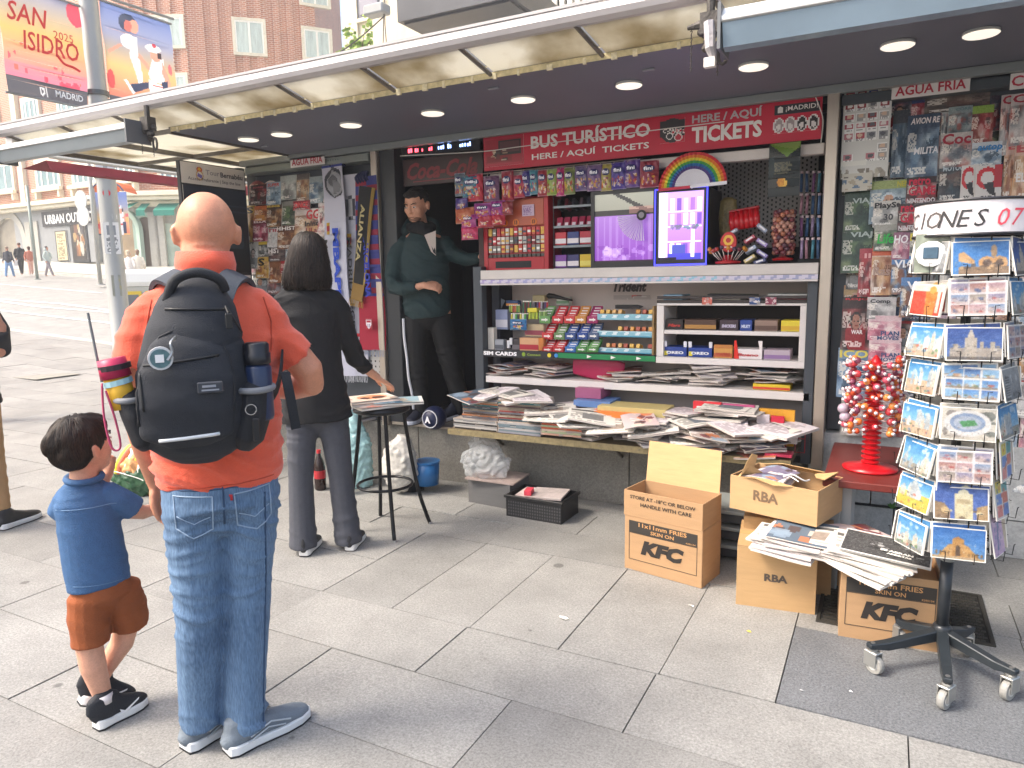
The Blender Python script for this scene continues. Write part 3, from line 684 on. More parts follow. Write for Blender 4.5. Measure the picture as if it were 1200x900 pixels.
# white topped cart or cabinet beyond the man
q=hit(162,372)
cb=thing('street_cabinet','white topped utility cabinet with yellow trim, half hidden behind the man in orange','cabinet',(-13.4,9.9,zg(-13.4,9.9)),.55)
cb.location=(*at(172,345,8.6).xy,zg(-12.3,8.6));cb.scale=(.8,.8,1.5);cb.rotation_euler.z=.75
MB().box(-.55,.75,-.4,.4,0,.92).build('body',mat('b9b8ae',.5),cb,bevel=.02);MB().box(-.6,.8,-.46,.46,.92,1.12).build('top',mat('eeeeea',.4),cb,bevel=.05)
MB().box(-.5,-.02,-.43,-.402,.5,.86).box(.06,.6,-.43,-.402,.5,.86).build('yellow_trim',mat('d8b93a',.5),cb);MB().box(-.44,-.08,-.44,-.431,.56,.82).box(.12,.54,-.44,-.431,.56,.82).build('window',mat('6b6f70',.3),cb)
# neighbouring red awning along the left end of the canopy
# ================= the kiosk =================
STEEL=mat('b9aea2',.35,metal=.75,var=.08,scale=30,stretch=(1,1,.1));DARK=mat('25282d',.45,var=.1,scale=8,bump=.05);DGREY=mat('3d434b',.45,var=.06,scale=6)
SOFF=mat('646672',.5,var=.06,scale=3);ALU=mat('c9c2bd',.4,metal=.1,var=.06,scale=12);WHITE=mat('d9d3d0',.5,var=.04,scale=15);BLACK=mat('14161c',.6)
BASE=granite('base_granite','5f5c56','8a8780',sc=700,dark=.9)
PALEST=granite('pale_cladding','9a9b9b','bdbebd',sc=300,dark=.9)
K=thing('news_kiosk','long dark metal news kiosk with grey soffit, translucent canopy edge and a lit open counter','kiosk',(-1.9,4.9,0))
KI=Matrix.Translation((1.9,-4.9,0))
def kp(name,mb,m,parent=None,bevel=0,**k):
 mb2=mb;o=mb.build(name,m,parent or K,bevel=bevel,**k)
 if not parent:o.location=(1.9,-4.9,0)
 return o
def kb(name,x0,x1,y0,y1,z0,z1,m,parent=None,bevel=.002):return kp(name,MB().box(x0,x1,y0,y1,z0,z1),m,parent,bevel)
# base: granite cladding panels
xs=[-4.9,-3.9,-3.14,-2.42,-1.45,-.38]
for a,b in zip(xs[:-1],xs[1:]):kb('cladding_panel',a+.003,b-.003,4.40,4.5,0,.405,BASE,bevel=.003)
kb('sill',-3.36,-2.5,4.36,5.6,.408,.43,STEEL)
kb('core',-4.85,2.6,4.5,6.4,.0,.40,BASE)
for a,b in((-.36,.10),(.10,.42),(.42,1.1),(1.1,1.8),(1.8,2.5)):
 kb('cladding_panel',a+.003,b-.003,4.40,4.5,.0,.20,PALEST,bevel=.003);
for a,b in((-.36,-.02),(-.02,.16),(.16,.75),(.75,1.35),(1.35,2.5)):
 kb('cladding_panel',a+.003,b-.003,4.40,4.5,.206,.60,PALEST,bevel=.003)
 # walls and inner shell
kb('back_wall',-4.9,2.6,5.5,5.6,.4,2.5,mat('222838',.7))
kb('side_wall',-4.85,-4.75,4.46,6.3,.4,2.5,DARK);kb('left_wall',-4.75,-3.43,4.46,4.5,.405,2.49,DGREY);kb('right_wall',-.27,2.6,4.46,4.5,.61,2.49,DGREY)
kb('partition',-2.52,-2.46,4.5,6.3,.42,2.5,mat('1a1f2c',.7));kb('partition',-3.43,-3.38,4.5,6.3,.42,2.5,mat('1a1f2c',.7));kb('partition',-.34,-.30,4.5,6.3,.42,2.5,DARK)
kb('counter_back',-2.46,-.34,4.86,4.88,.40,2.47,mat('24242c',.7))
kb('lower_back',-2.46,-.36,4.70,4.72,.84,1.475,mat('cfc4c0',.6));kb('lower_back',-2.46,-.36,4.50,4.52,.42,.785,mat('8d8684',.7))
kb('post',-3.43,-3.375,4.33,4.46,.40,2.49,STEEL,bevel=.004);kb('post',-3.37,-3.235,4.36,4.49,.43,2.49,DARK,bevel=.004)
kb('post',-.335,-.275,4.31,4.46,.40,2.5,STEEL,bevel=.004);kb('post',-.395,-.34,4.33,4.47,.42,1.475,DGREY,bevel=.004)
kb('post',-2.575,-2.505,4.33,4.40,.55,1.60,DGREY,bevel=.004);kb('door_jamb',-2.62,-2.578,4.5,4.6,.43,2.2,mat('3b0c12',.5))
for i in range(14):kb('louvre',-2.70,-2.62,4.9,4.93,.5+i*.045,.52+i*.045,mat('4a1418',.5))
kb('green_glass',-2.72,-2.635,5.0,5.03,.9,1.65,mat('5f8f80',.2))
kb('header',-3.37,-.34,4.42,4.5,2.49,2.5+.001,DARK);kb('header_box',-3.23,-.34,4.44,4.62,2.44,2.489,DARK)
kb('light_rail',-2.46,-.345,4.40,4.46,2.165,2.225,ALU,bevel=.004)
# soffit, its lamps, canopy
kb('soffit',-4.2,2.6,3.262,6.4,2.502,2.56,SOFF);
kb('roof',-4.25,2.6,3.262,6.4,2.565,2.70,mat('5c5f66',.6))
kb('soffit_trim',-4.75,2.6,4.30,4.34,2.455,2.50,mat('8f9594',.35,metal=.5));kb('gutter',-4.72,-3.44,4.32,4.45,2.395,2.45,mat('848b86',.35,metal=.4),bevel=.006)
kb('gutter',-.27,2.6,4.36,4.45,2.40,2.453,mat('3a4147',.4),bevel=.004)
for px,py in((291,162),(330,156),(411,145),(507,131),(613,115),(737,98),(883,76),(1052,51),(1150,37)):
 q=atz(px,py,2.5);l=thing('ceiling_light','x','x',q);del l['label'];del l['category'];l.parent=K;l.location=(q.x+1.9,q.y-4.9,2.5)
 MB().lathe([(.068,-.012),(.062,-.016),(.0,-.018)],24).build('diffuser',emis('fff6e6',.3),l);MB().lathe([(.069,0),(.069,-.011),(.0,-.0115)],24).build('rim',mat('c9c9c6',.4),l)
for px,py in((578,103),(760,81),(310,171)):
 q=atz(px,py,2.5);kb('ceiling_fixing',q.x-.03,q.x+.03,q.y-.008,q.y+.008,2.492,2.5015,mat('8c8f96',.5))
TR=bpy.data.materials.new('translucent_panel');TR.use_nodes=True;N=TR.node_tree.nodes;L=TR.node_tree.links
N.remove(N['Principled BSDF']);df=N.new('ShaderNodeBsdfDiffuse');tl=N.new('ShaderNodeBsdfTranslucent');mx=N.new('ShaderNodeMixShader');mx.inputs[0].default_value=.62
tc=N.new('ShaderNodeTexCoord');n1=N.new('ShaderNodeTexNoise');n1.inputs['Scale'].default_value=2.2;n1.inputs['Detail'].default_value=7;L.new(tc.outputs['Object'],n1.inputs[0])
cr=N.new('ShaderNodeValToRGB');cr.color_ramp.elements[0].position=.34;cr.color_ramp.elements[0].color=(*rgb('a89c80'),1);cr.color_ramp.elements[1].position=.56;cr.color_ramp.elements[1].color=(*rgb('e8e5da'),1)
L.new(n1.outputs[0],cr.inputs[0]);L.new(cr.outputs[0],df.inputs[0]);L.new(cr.outputs[0],tl.inputs[0]);L.new(df.outputs[0],mx.inputs[1]);L.new(tl.outputs[0],mx.inputs[2]);L.new(mx.outputs[0],N['Material Output'].inputs[0])
TR2=TR
ribs=[-5.62,-5.0,-4.42,-3.70,-2.99,-2.39,-1.80,-1.21,-.62,0,.6,1.2,1.8,2.4]
RIBM=mat('6d6861',.5,metal=.3,var=.2,scale=20)
for a,b in zip(ribs[:-1],ribs[1:]):
 x0,x1=a+.012,b-.012;sh=-.05
 kp('canopy_panel',MB().add([(x0+sh,3.04,2.612),(x1+sh,3.04,2.612),(x1,3.27,2.53),(x0,3.27,2.53),(x0+sh,3.04,2.618),(x1+sh,3.04,2.618),(x1,3.27,2.536),(x0,3.27,2.536)],[(0,3,2,1),(4,5,6,7),(0,1,5,4),(1,2,6,5),(2,3,7,6),(3,0,4,7)]),TR)
for a in ribs:
 kp('canopy_rib',MB().tube([(a-.05,3.03,2.600),(a,3.275,2.514)],.011,6),RIBM)
 # sunlit side of the canopy at its left end: panels on bearers
for i,(ya,yb)in enumerate(((3.29,4.0),(4.02,4.9),(4.92,5.8),(5.82,6.7))):
 for xa,xb in((-5.60,-4.95),(-4.93,-4.26)):kb('canopy_panel',xa,xb,ya,yb,2.53,2.536,TR,bevel=0)
for ya in(3.28,4.01,4.91,5.81):kb('canopy_rib',-5.62,-4.22,ya-.012,ya+.012,2.50,2.527,RIBM)
for xa in(-5.62,-4.94):kb('canopy_rib',xa-.018,xa+.018,3.06,6.7,2.497,2.529,RIBM)
kb('edge_trim',-4.225,-4.203,3.26,6.4,2.49,2.56,RIBM)
# clips along the inner edge of the panels
mb=MB()
for i in range(42):
 x=-4.15+i*.148+rnd.uniform(-.03,.03)
 if x<2.4:mb.box(x,x+rnd.uniform(.012,.03),3.252,3.263,2.495,2.52+rnd.uniform(0,.01))
tag(kp('panel_clip',mb,mat('cfc5a6',.6,var=.3,scale=60)),kind='stuff');
kb('sealing_strip',-4.2,2.6,3.2635,3.275,2.545,2.564,mat('b8ac86',.7,var=.25,scale=30),bevel=0)
kb('sealing_strip',-4.2,2.6,3.256,3.2615,2.503,2.53,mat('c4b78e',.7,var=.3,scale=40),bevel=0)
# front fascia: rounded aluminium gutter
kp('fascia',MB().prism([(0,0)],0,1)if 0 else MB().add(*(lambda pr:([(x,y,z)for x in(-5.75,2.6)for y,z in pr],[tuple(range(len(pr)))[::-1],tuple(range(len(pr),2*len(pr)))]+[(i,(i+1)%len(pr),(i+1)%len(pr)+len(pr),i+len(pr))for i in range(len(pr))]))([(3.055,2.592),(3.02,2.588),(2.995,2.60),(2.985,2.622),(2.99,2.645),(3.01,2.662),(3.055,2.668)])),mat('b9b5b6',.4,metal=.3,var=.08,scale=6))
kb('fascia_lip',-5.75,2.6,3.002,3.012,2.6635,2.676,mat('aaa6a6',.4),bevel=0)
kb('side_fascia',-5.74,-5.66,3.06,6.7,2.53,2.60,mat('d3cfcf',.35,metal=.3))
# folded flap rollers
def roller(name,x0,x1,y,zt,h,m1,m2,label):
 t=thing(name,label,'awning roller',((x0+x1)/2,y,zt));a=(x1-x0)/2
 MB().prism([(0,0)],0,0)if 0 else None
 pr=[(-.05,0),(-.085,-.25*h),(-.088,-.38*h),(.0,-.38*h),(.06,0)]
 def ext(pr,xa,xb):return([(x,yy,z)for x in(xa,xb)for yy,z in pr],[tuple(range(len(pr)))[::-1],tuple(range(len(pr),2*len(pr)))]+[(i,(i+1)%len(pr),(i+1)%len(pr)+len(pr),i+len(pr))for i in range(len(pr))])
 MB().add(*ext(pr,-a,a)).build('cover',m1,t)
 MB().add(*ext([(-.086,-.385*h),(-.06,-h),(-.02,-1.05*h),(.05,-.6*h),(.05,-.385*h)],-a+.01,a-.01)).build('underside',m2,t)
 MB().tube([(-a,-.086,-.385*h),(a,-.086,-.385*h)],.006,6).build('drip_edge',mat('8a8a88',.4),t)
 for s in(-1,1):MB().box(s*a-.006,s*a+.006,-.095,.07,-h*1.08,.01).build('end_cap',mat('6a6c6e',.45,metal=.4),t)
 return t
roller('awning_roller',-5.56,-4.10,2.96,2.495,.115,mat('ecebe6',.3,var=.05,scale=4),mat('8f979b',.4,metal=.2,var=.15,scale=3),'silver folded awning roller sticking out past the left end of the canopy')
roller('awning_roller',-.60,2.3,2.92,2.495,.14,mat('d9dad8',.25,metal=.2),mat('8fa3b3',.25,metal=.5,var=.25,scale=2.5),'large bluish silver awning roller under the fascia at the top right')
def hoist(x,y,label,ln):
 t=thing('crank_hoist',label,'crank gear',(x,y,2.59));q=random.Random(int(x*10));M_=mat('4b4744',.6,metal=.4,bump=.4,scale=90,var=.3)
 mb=MB();mb.tube([(0,0,.01),(0,0,-.1)],.016,8);mb.box(-.035,.035,-.03,.03,-.14,-.06)
 for k in range(6):mb.ball((q.uniform(-.03,.03),q.uniform(-.03,.03),-.08-.02*k),(.025,.022,.02),8,5)
 mb.tube([(-.09,0,-.10),(.02,0,-.09)],[.008,.03],8);mb.build('gear',M_,t)
 for dx,l in((-.075,.17),(.03,.2)):
  mb=MB();n=int(l/.014)
  for k in range(n):
   z=-.10-k*.014;mb.tube([(dx-(.004 if k%2 else 0),-(0 if k%2 else .004),z),(dx+(.004 if k%2 else 0),(0 if k%2 else .004),z),(dx,0,z-.014)],.0022,4)
  o=mb.build('chain',M_,t)
 MB().tube([(.05+.018*math.cos(a),0,-.22+.035*math.sin(a))for a in[2*PI*k/12 for k in range(12)]],.007,6,closed=True).build('crank_eye',M_,t)
 if ln:
  MB().tube([(0,-.02,-.1),(.01,-.04,-.2),(.02,-.02,-.24)],[.024,.02,.012],8).build('cloth_wrap',mat('a9a5a8',.5,bump=.5,scale=60),t);MB().box(-.012,.03,-.05,-.02,-.27,-.235).build('tape',mat('e4dfd8',.6),t)
q=at(172,130,3.0);hoist(q.x,3.0,'tangled black crank gear with hanging chains where the left roller meets the canopy',0)
q=at(833,10,3.0);hoist(q.x,3.0,'grey crank bracket wrapped in cloth tape at the left end of the bluish roller',1)
# red awning running away at the far left side
ra=thing('red_awning','faded dark red awning edge running back beside the left end of the canopy','awning',(-6.2,3.6,2.465))
mb=MB();n=16
for k in range(n):
 y0,y1=k*.26,(k+1)*.26
 mb.add([(.0,y0,.08),(.0,y1,.08),(-.35,y1,.04),(-.35,y0,.04)],[(0,1,2,3)]);mb.add([(.05,y0,-.0-.012*(k%2)),(.05,y1,-.012+.012*(k%2)),(.0,y1,.08),(.0,y0,.08)],[(0,1,2,3)])
mb.build('fabric',mat('8c3038',.8,var=.2,scale=8),ra)
MB().tube([(.03,0,.11),(.03,4.2,.11)],.018,6).build('bar',mat('d8d4c8',.5),ra)
# ---- signs on the kiosk ----
WT=mat('e9e4e0',.55);RD=mat('c4183a',.45,var=.04,scale=5)
bn=thing('ticket_banner','long crimson banner BUS TURISTICO TICKETS across the top of the counter opening','banner',(-1.43,4.385,2.245))
kbx=MB().box(-1.065,1.065,0,.012,0,.226).build('panel',RD,bn)
def bt(s,px0,py0,px1,py1,m=WT,b=.03,sp=1,nm='lettering'):
 a=at(px0,py0,4.38);c=at(px1,py1,4.38);xm=(px0+px1)/2
 # letter box given as the left top and right bottom corner of the word in the photograph
 return txt(s,c.x-a.x,None,m,bn,((a.x+c.x)/2+1.43,-.003,0),bold=b,name=nm,space=sp)
def place(s,x0,x1,z0,z1,m=WT,b=.03,par=None,y=-.003):return txt(s,x1-x0,z1-z0,m,par or bn,((x0+x1)/2,y,(z0+z1)/2),bold=b)
def bx(px):return at(px,150,4.385).x+1.43
place('BUS TURÍSTICO',bx(622),bx(762),.112,.212);place('HERE / AQUÍ  TICKETS',bx(623),bx(761),.035,.088,b=.02)
place('HERE / AQUÍ',bx(811),bx(893),.148,.212,mat('b9b0b2',.55));place('TICKETS',bx(811),bx(893),.042,.135,b=.04)
x=bx(907);MB().box(x,x+.235,-.004,-.001,.148,.20).build('madrid_tab',mat('2b2b33',.5),bn);place('¡MADRID!',x+.06,x+.225,.158,.19,b=.01,y=-.007);MB().prism([(x+.018,.158),(x+.045,.158),(x+.045,.185),(x+.031,.193),(x+.018,.185)],-.007,-.0045).build('shield',WT,bn)
c=Cv(30,12,'c4183a',3)
for i in range(4):c.ell(.13+.25*i,.5,.13,.48,'e8e2e0').ell(.13+.25*i,.5,.09,.4,'2a2328' if i>1 else 'a89a9c').ell(.13+.25*i,.6,.05,.2,'e8e2e0')
printed('faces_emblem',c,.24,.085,.002,parent=bn,loc=(x+.115,-.003,.048))
c=Cv(24,24,'c4183a',3).ell(.5,.5,.5,.5,'2a2a30').rect(0,.1,1,.75,'2a2a30');c.ell(.4,.72,.14,.16,'e8e2e0').ell(.4,.72,.1,.11,'2a2a30')
for a in range(4):c.ell(.2+.14*a,.5-.06*math.sin(a),.07,.09,'e8e2e0').ell(.2+.14*a,.5-.06*math.sin(a),.04,.06,'2a2a30')
c.ell(.75,.8,.16,.17,'e8e2e0').ell(.75,.8,.12,.13,'c4183a')
for a in range(4):c.ell(.55+.14*a,.58-.05*math.sin(a),.065,.09,'e8e2e0').ell(.55+.14*a,.58-.05*math.sin(a),.035,.06,'c4183a')
printed('paw_emblem',c,.15,.14,.002,parent=bn,loc=(bx(788),-.003,.06))
c=Cv(30,22,'b8203c',8).rect(.02,.1,.98,.9,'a51c34').rect(.35,.12,.95,.62,'2a2328').rect(.4,.16,.9,.55,'59323a').rect(.05,.62,.7,.88,'8b1a2c').blobs(14,['2a2328','d8c8b0','6a2a30','b89a80'],.1,.45,.6,.8,.09)
printed('bus_picture',c,.30,.19,.002,parent=bn,loc=(bx(590),-.003,.025))
# white cable across the banner
a=at(470,183,4.34);b=at(620,170,4.34);c_=at(848,142,4.34)
tag(MB().tube(curve3([(a.x,4.33,a.z),(at(560,177,4.3).x,4.34,at(560,178,4.34).z),(b.x,4.355,b.z),(c_.x,4.355,c_.z)]),.003,5).build('white_cable',mat('d9d5cf',.5)),'thin white cable slung across the crimson banner','cable')
a=at(955,112,4.36)
tag(MB().tube(curve3([(a.x,4.37,a.z),(a.x+.02,4.37,a.z-.05),(a.x+.045,4.37,a.z-.13),(a.x+.04,4.37,a.z-.25)]),.003,5).build('white_cable',mat('d9d5cf',.5)),'short white cable dangling at the right end of the banner','cable')
# LED ticker and drinks sign above the door
tk=thing('led_ticker','black LED ticker with red and blue glyphs above the door','display',(-2.87,4.41,2.40));box('case',-.33,.33,0,.03,0,.085,BLACK,tk)
q=random.Random(5);mr_=MB();mbu=MB()
for i in range(27):
 x=-.27+i*.02
 if q.random()<.28:continue
 (mr_ if i<11 else mbu).box(x,x+(.008 if q.random()<.6 else .013),-.003,-.0005,.03,.03+q.uniform(.018,.03))
mr_.build('red_glyphs',emis('ff4a5a',2.2),tk);mbu.build('blue_glyphs',emis('8fb4ff',2.2),tk)
cs=thing('drinks_sign','dark red script drinks sign under the LED ticker above the door','sign',(-2.87,4.43,2.20));box('panel',-.34,.34,0,.02,0,.19,mat('2b0f14',.35),cs)
txt('Coca-Cola',.60,.12,mat('7c1a26',.4),cs,(0,-.003,.10),shear=.35,bold=.035);box('swash',-.25,.2,-.004,-.001,.022,.03,mat('7c1a26',.4),cs)
# AGUA FRIA signs
def small_sign(s,x,y,z,W,H,label,rz=0,fw=.9):
 t=thing('drink_sign',label,'sign',(x,y,z),rz);box('panel',-W/2,W/2,0,.006,0,H,mat('dcd6d2',.5),t);txt(s,W*fw,H*.66,mat('b3243a',.5),t,(0,-.003,H/2),bold=.02);return t
small_sign('AGUA FRIA',-4.015,4.30,2.40,.35,.072,'white AGUA FRIA sign with red letters above the magazines left of the door')
small_sign('AGUA FRIA',.14,4.345,2.398,.345,.072,'white AGUA FRIA sign with red letters above the magazines right of the counter')
a=at(1184,95,4.34);small_sign('CO',a.x+.06,4.345,a.z-.04,.12,.075,'white drinks sign with red letters cut by the right border')
# door leaf at the left end with the tour poster
tp=thing('tour_panel','open side panel with a white tour poster above dark screens at the kiosk left end','panel',(-4.76,3.74,0),PI/2)
box('leaf',0,.62,.003,.04,.45,2.44,DARK,tp)
box('poster',.005,.61,-.004,.0,2.275,2.432,mat('c9c6c4',.5),tp)
txt('Tour',.13,.038,mat('8a8a92',.5),tp,(.29,-.008,2.375));txt('Bernabéu',.22,.04,mat('2f3040',.5),tp,(.475,-.008,2.37));txt('Acceso Preferente | Skip the line',.5,.032,mat('2f3040',.5),tp,(.31,-.008,2.312),bold=.005)
c=Cv(18,22,'c9c6c4').ring(.5,.62,.42,.36,.78,'b88a3c').ell(.5,.62,.28,.24,'d8d2c4').tri([(.2,.72),(.3,.45),(.8,.62),(.7,.85)],'6a5aa8').ell(.5,.2,.34,.18,'b8433c').ell(.5,.2,.2,.1,'d8a83c').ell(.5,.05,.07,.06,'b88a3c')
printed('crest',c,.08,.105,.001,parent=tp,loc=(.17,-.006,2.305))
c=Cv(44,44,'1a2230',4).grad('232f40','10141c')
for i in range(14):c.rect(0,.05+.07*i,1,.055+.07*i,'33445a',.6)
c.blobs(16,['2b4038','1c2c3a','30404a'],.1,.35,.9,.7,.12)
printed('screen',c,.60,.66,.004,parent=tp,loc=(.31,-.005,1.60))
c=Cv(40,40,'b0203c',4).rect(0,0,1,.08,'d8d0cc').ell(.5,.52,.5,.4,'c01c3c')
printed('lower_poster',c,.58,.46,.004,parent=tp,loc=(.31,-.006,1.12))
txt('MADRID',.5,.12,mat('15131a',.5),tp,(.31,-.012,1.42),bold=.06);txt('without',.4,.07,mat('15131a',.5),tp,(.33,-.012,1.32),bold=.04)
box('corner_post',.595,.66,.042,.09,.405,2.46,mat('8f9594',.35,metal=.5),tp)
# ---- counter ledge, shelves, racks ----
kb('counter_ledge',-2.49,-.34,4.29,4.86,1.508,1.572,ALU,bevel=.004)
c=Cv(130,3,'cfc9da')
for i in range(33):
 t=i/33;a=np.array([.68,.62,.80])*(1-min(1,t*1.6))+np.array([.58,.76,.84])*min(1,t*1.6)
 if t>.75:a=np.array([.62,.63,.76])
 c.tri([(t,1.0),(t+.012,0),(t+.024,0),(t+.012,1)],a)
printed('ledge_strip',c,2.15,.026,.004,parent=K,m=GLOSSY).location=Vector((-1.415,4.285,1.482))-K.location
kb('ledge_lip',-2.49,-.34,4.286,4.30,1.470,1.481,WHITE)
kb('shelf',-2.47,-.36,4.35,4.70,.985,1.0,WHITE,bevel=.002);kb('shelf',-2.49,-.36,4.33,4.70,.788,.835,WHITE,bevel=.003)
kb('price_rail',-2.46,-1.26,4.335,4.349,.975,1.022,mat('1e2024',.5));kb('price_rail',-1.26,-.36,4.335,4.349,.975,1.014,WHITE)
kb('rail_green',-1.93,-1.262,4.330,4.334,.982,1.016,mat('0f7a45',.45))
sgn=kb('sim_strip',-2.49,-1.96,4.328,4.334,.972,1.024,mat('26282d',.4))
def ktxt(s,x0,x1,z0,z1,y,m,b=.03,sh=0):
 return txt(s,x1-x0,z1-z0,m,K,((x0+x1)/2+1.9,y-4.9,(z0+z1)/2),bold=b,shear=sh)
a=at(567,414,4.33).x;b=at(606,414,4.33).x;ktxt('SIM CARDS',a,b,.984,1.012,4.325,mat('f0eef0',.5),.05)
for px,cl in((614,'7d9a2c'),(644,'d6c52c'),(652,'3a86c8')):
 q=at(px,418,4.33);kp('rail_sticker',MB().lathe([(.014,-.001),(.014,.001)],14,c=(q.x,4.3255,.998),axis='y'),mat(cl,.5))
ktxt('Connect',at(618,418,4.33).x,at(634,418,4.33).x,.99,1.005,4.325,mat('8fa83a',.5))
for px in(690,718,748):
 q=at(px,419,4.33);kp('rail_sticker',MB().prism([(q.x-.012,.988),(q.x+.02,.999),(q.x-.012,1.01)],4.326,4.3295),WT)
ktxt('Trident',at(718,335,4.69).x,at(758,335,4.69).x,at(738,342,4.69).z,at(738,330,4.69).z+.0,4.69,mat('3a3236',.5),.05,.25)
c=Cv(30,4,'c0b6b4').blobs(10,['d05a58','e8e2e0','8a5a5a'],0,.1,1,.9,.08);printed('back_decal',c,.26,.03,.001,parent=K,m=MATTE).location=Vector((at(740,350,4.69).x,4.695,at(740,351,4.69).z))-K.location
# white shelving unit on the right
x0=at(769,380,4.35).x;x1=at(948,380,4.35).x
WU=thing('shelf_unit','white two-tier confectionery shelf unit with a dark striped top edge, right side of the counter','shelf',((x0+x1)/2,4.36,1.001));hw=(x1-x0)/2
box('side_panel',-hw,-hw+.045,0,.3,.0,.33,WHITE,WU);box('side_panel',hw-.05,hw,0,.3,.0,.33,WHITE,WU);box('shelf',-hw+.046,hw-.051,.005,.3,.155,.18,WHITE,WU);box('bottom',-hw+.046,hw-.051,.0,.3,.0,.012,WHITE,WU);box('top',-hw,hw,-.0,.3,.331,.345,WHITE,WU)
for z in(.347,.372):box('edge_stripe',-hw,hw-.015,-.004,.004,z,z+.017,mat('37302f',.5),WU)
box('back',-hw+.05,hw-.05,.301,.305,0,.33,mat('2b2628',.7),WU)
# wooden board carried on the base: the newspaper bench
BD=thing('newspaper_board','long worn wooden board with a metal edge carrying heaps of newspapers below the counter','board',(-1.50,4.17,.47))
WOOD=mat('6e5f47',.7,var=.25,scale=30,stretch=(.4,4,4),bump=.2)
box('plank',-1.085,1.09,-.20,.33,.012,.045,WOOD,BD);MB().box(-1.087,1.092,-.204,-.2005,.008,.048).build('edge_strip',mat('8c7f5e',.5,metal=.3,var=.3,scale=40),BD)
mb=MB()
for i in range(9):mb.lathe([(.006,-.003),(.006,0)],8,c=(-1.0+i*.25,-.2045,.03),axis='y')
mb.build('screw',mat('8a7f6a',.4,metal=.6),BD);box('bracket',-.33,-.27,.1,.22,-.04,.011,mat('2a2622',.6),BD)
for x in(-.9,.0,.9):MB().tube([(x,.0,.01),(x,.225,-.14)],.012,6).build('bracket',mat('5a5650',.5),BD)
# ================= magazines on the two side walls =================
PAL=dict(car=['3c4046','8d9196','b0443a','d8d8d8','55606c'],red=['8c1a26','c23a40','2a2226','d8c8c0'],warm=['c98a4a','8a4a30','e0c09a','5a3828'],cool=['3c5a7c','7c9ab4','c8d4dc','24384c'],grey=['8c8c8c','c8c8c6','4c4c4e','e0dedc'],green=['2c4434','4c6a48','8a9a6a','1c2c28'],pink=['d86a84','e8b0b8','8c3a58','f0e0dc'],dark=['1c1c22','3c3438','6a4c48','8c7a70'])
def cover(bgc,pal,seed,w=26,h=36,band=None,face=None,big=None):
 c=Cv(w,h,bgc,seed);P_=PAL[pal]
 c.photo(P_+[bgc,bgc,bgc],0,.0,1,1,.9).rect(0,0,1,.22,bgc,.8);c.blobs(4,P_,.15,.3,.85,.85,.2,.6).soft()
 if face:
  c.ell(.5,.75,.36,.3,P_[0]).ell(.5,.45,.2,.17,P_[2]).ell(.5,.47,.14,.14,face).rect(.3,.78,.7,1,P_[0]);c.rect(.42,.44,.47,.46,'3a2a24').rect(.55,.44,.6,.46,'3a2a24').rect(.46,.54,.56,.555,'8a3a34')
 if band:c.rect(0,0,1,.2,band)
 c.lines(.06,.82,.75,.96,3,'f4f0ea');c.lines(.05,.28,.35,.6,6,'f4ece0',.7);c.lines(.6,.4,.95,.6,4,P_[-1],.6);return c.noise(.02)
def magazine(px0,py0,px1,py1,Y,label,cv,titles=(),group=None,tilt=.12,T=.006,rz=0,roll=0,cat='magazine',name='magazine'):
 cx_=(px0+px1)/2;cy=(py0+py1)/2
 a=at(px0,cy,Y);b=at(px1,cy,Y);zt=at(cx_,py0,Y).z;zb=at(cx_,py1,Y).z;W=b.x-a.x;H=zt-zb
 t=thing(name,label,cat,((a.x+b.x)/2,Y,zb),rz,group);t.rotation_euler=(-tilt,roll,rz)
 printed('cover',cv,W,H,T,parent=t,bow=.004)
 for(s,u0,u1,w0,w1,cl,sh)in titles:
  txt(s,(u1-u0)*W,(w1-w0)*H,mat(cl,.45),t,((u0+u1-1)/2*W,-.0065,H*(1-(w0+w1)/2)),bold=.03,shear=sh,name='title')
 return t
ML='on the magazine wall left of the door';MR='on the magazine wall right of the counter'
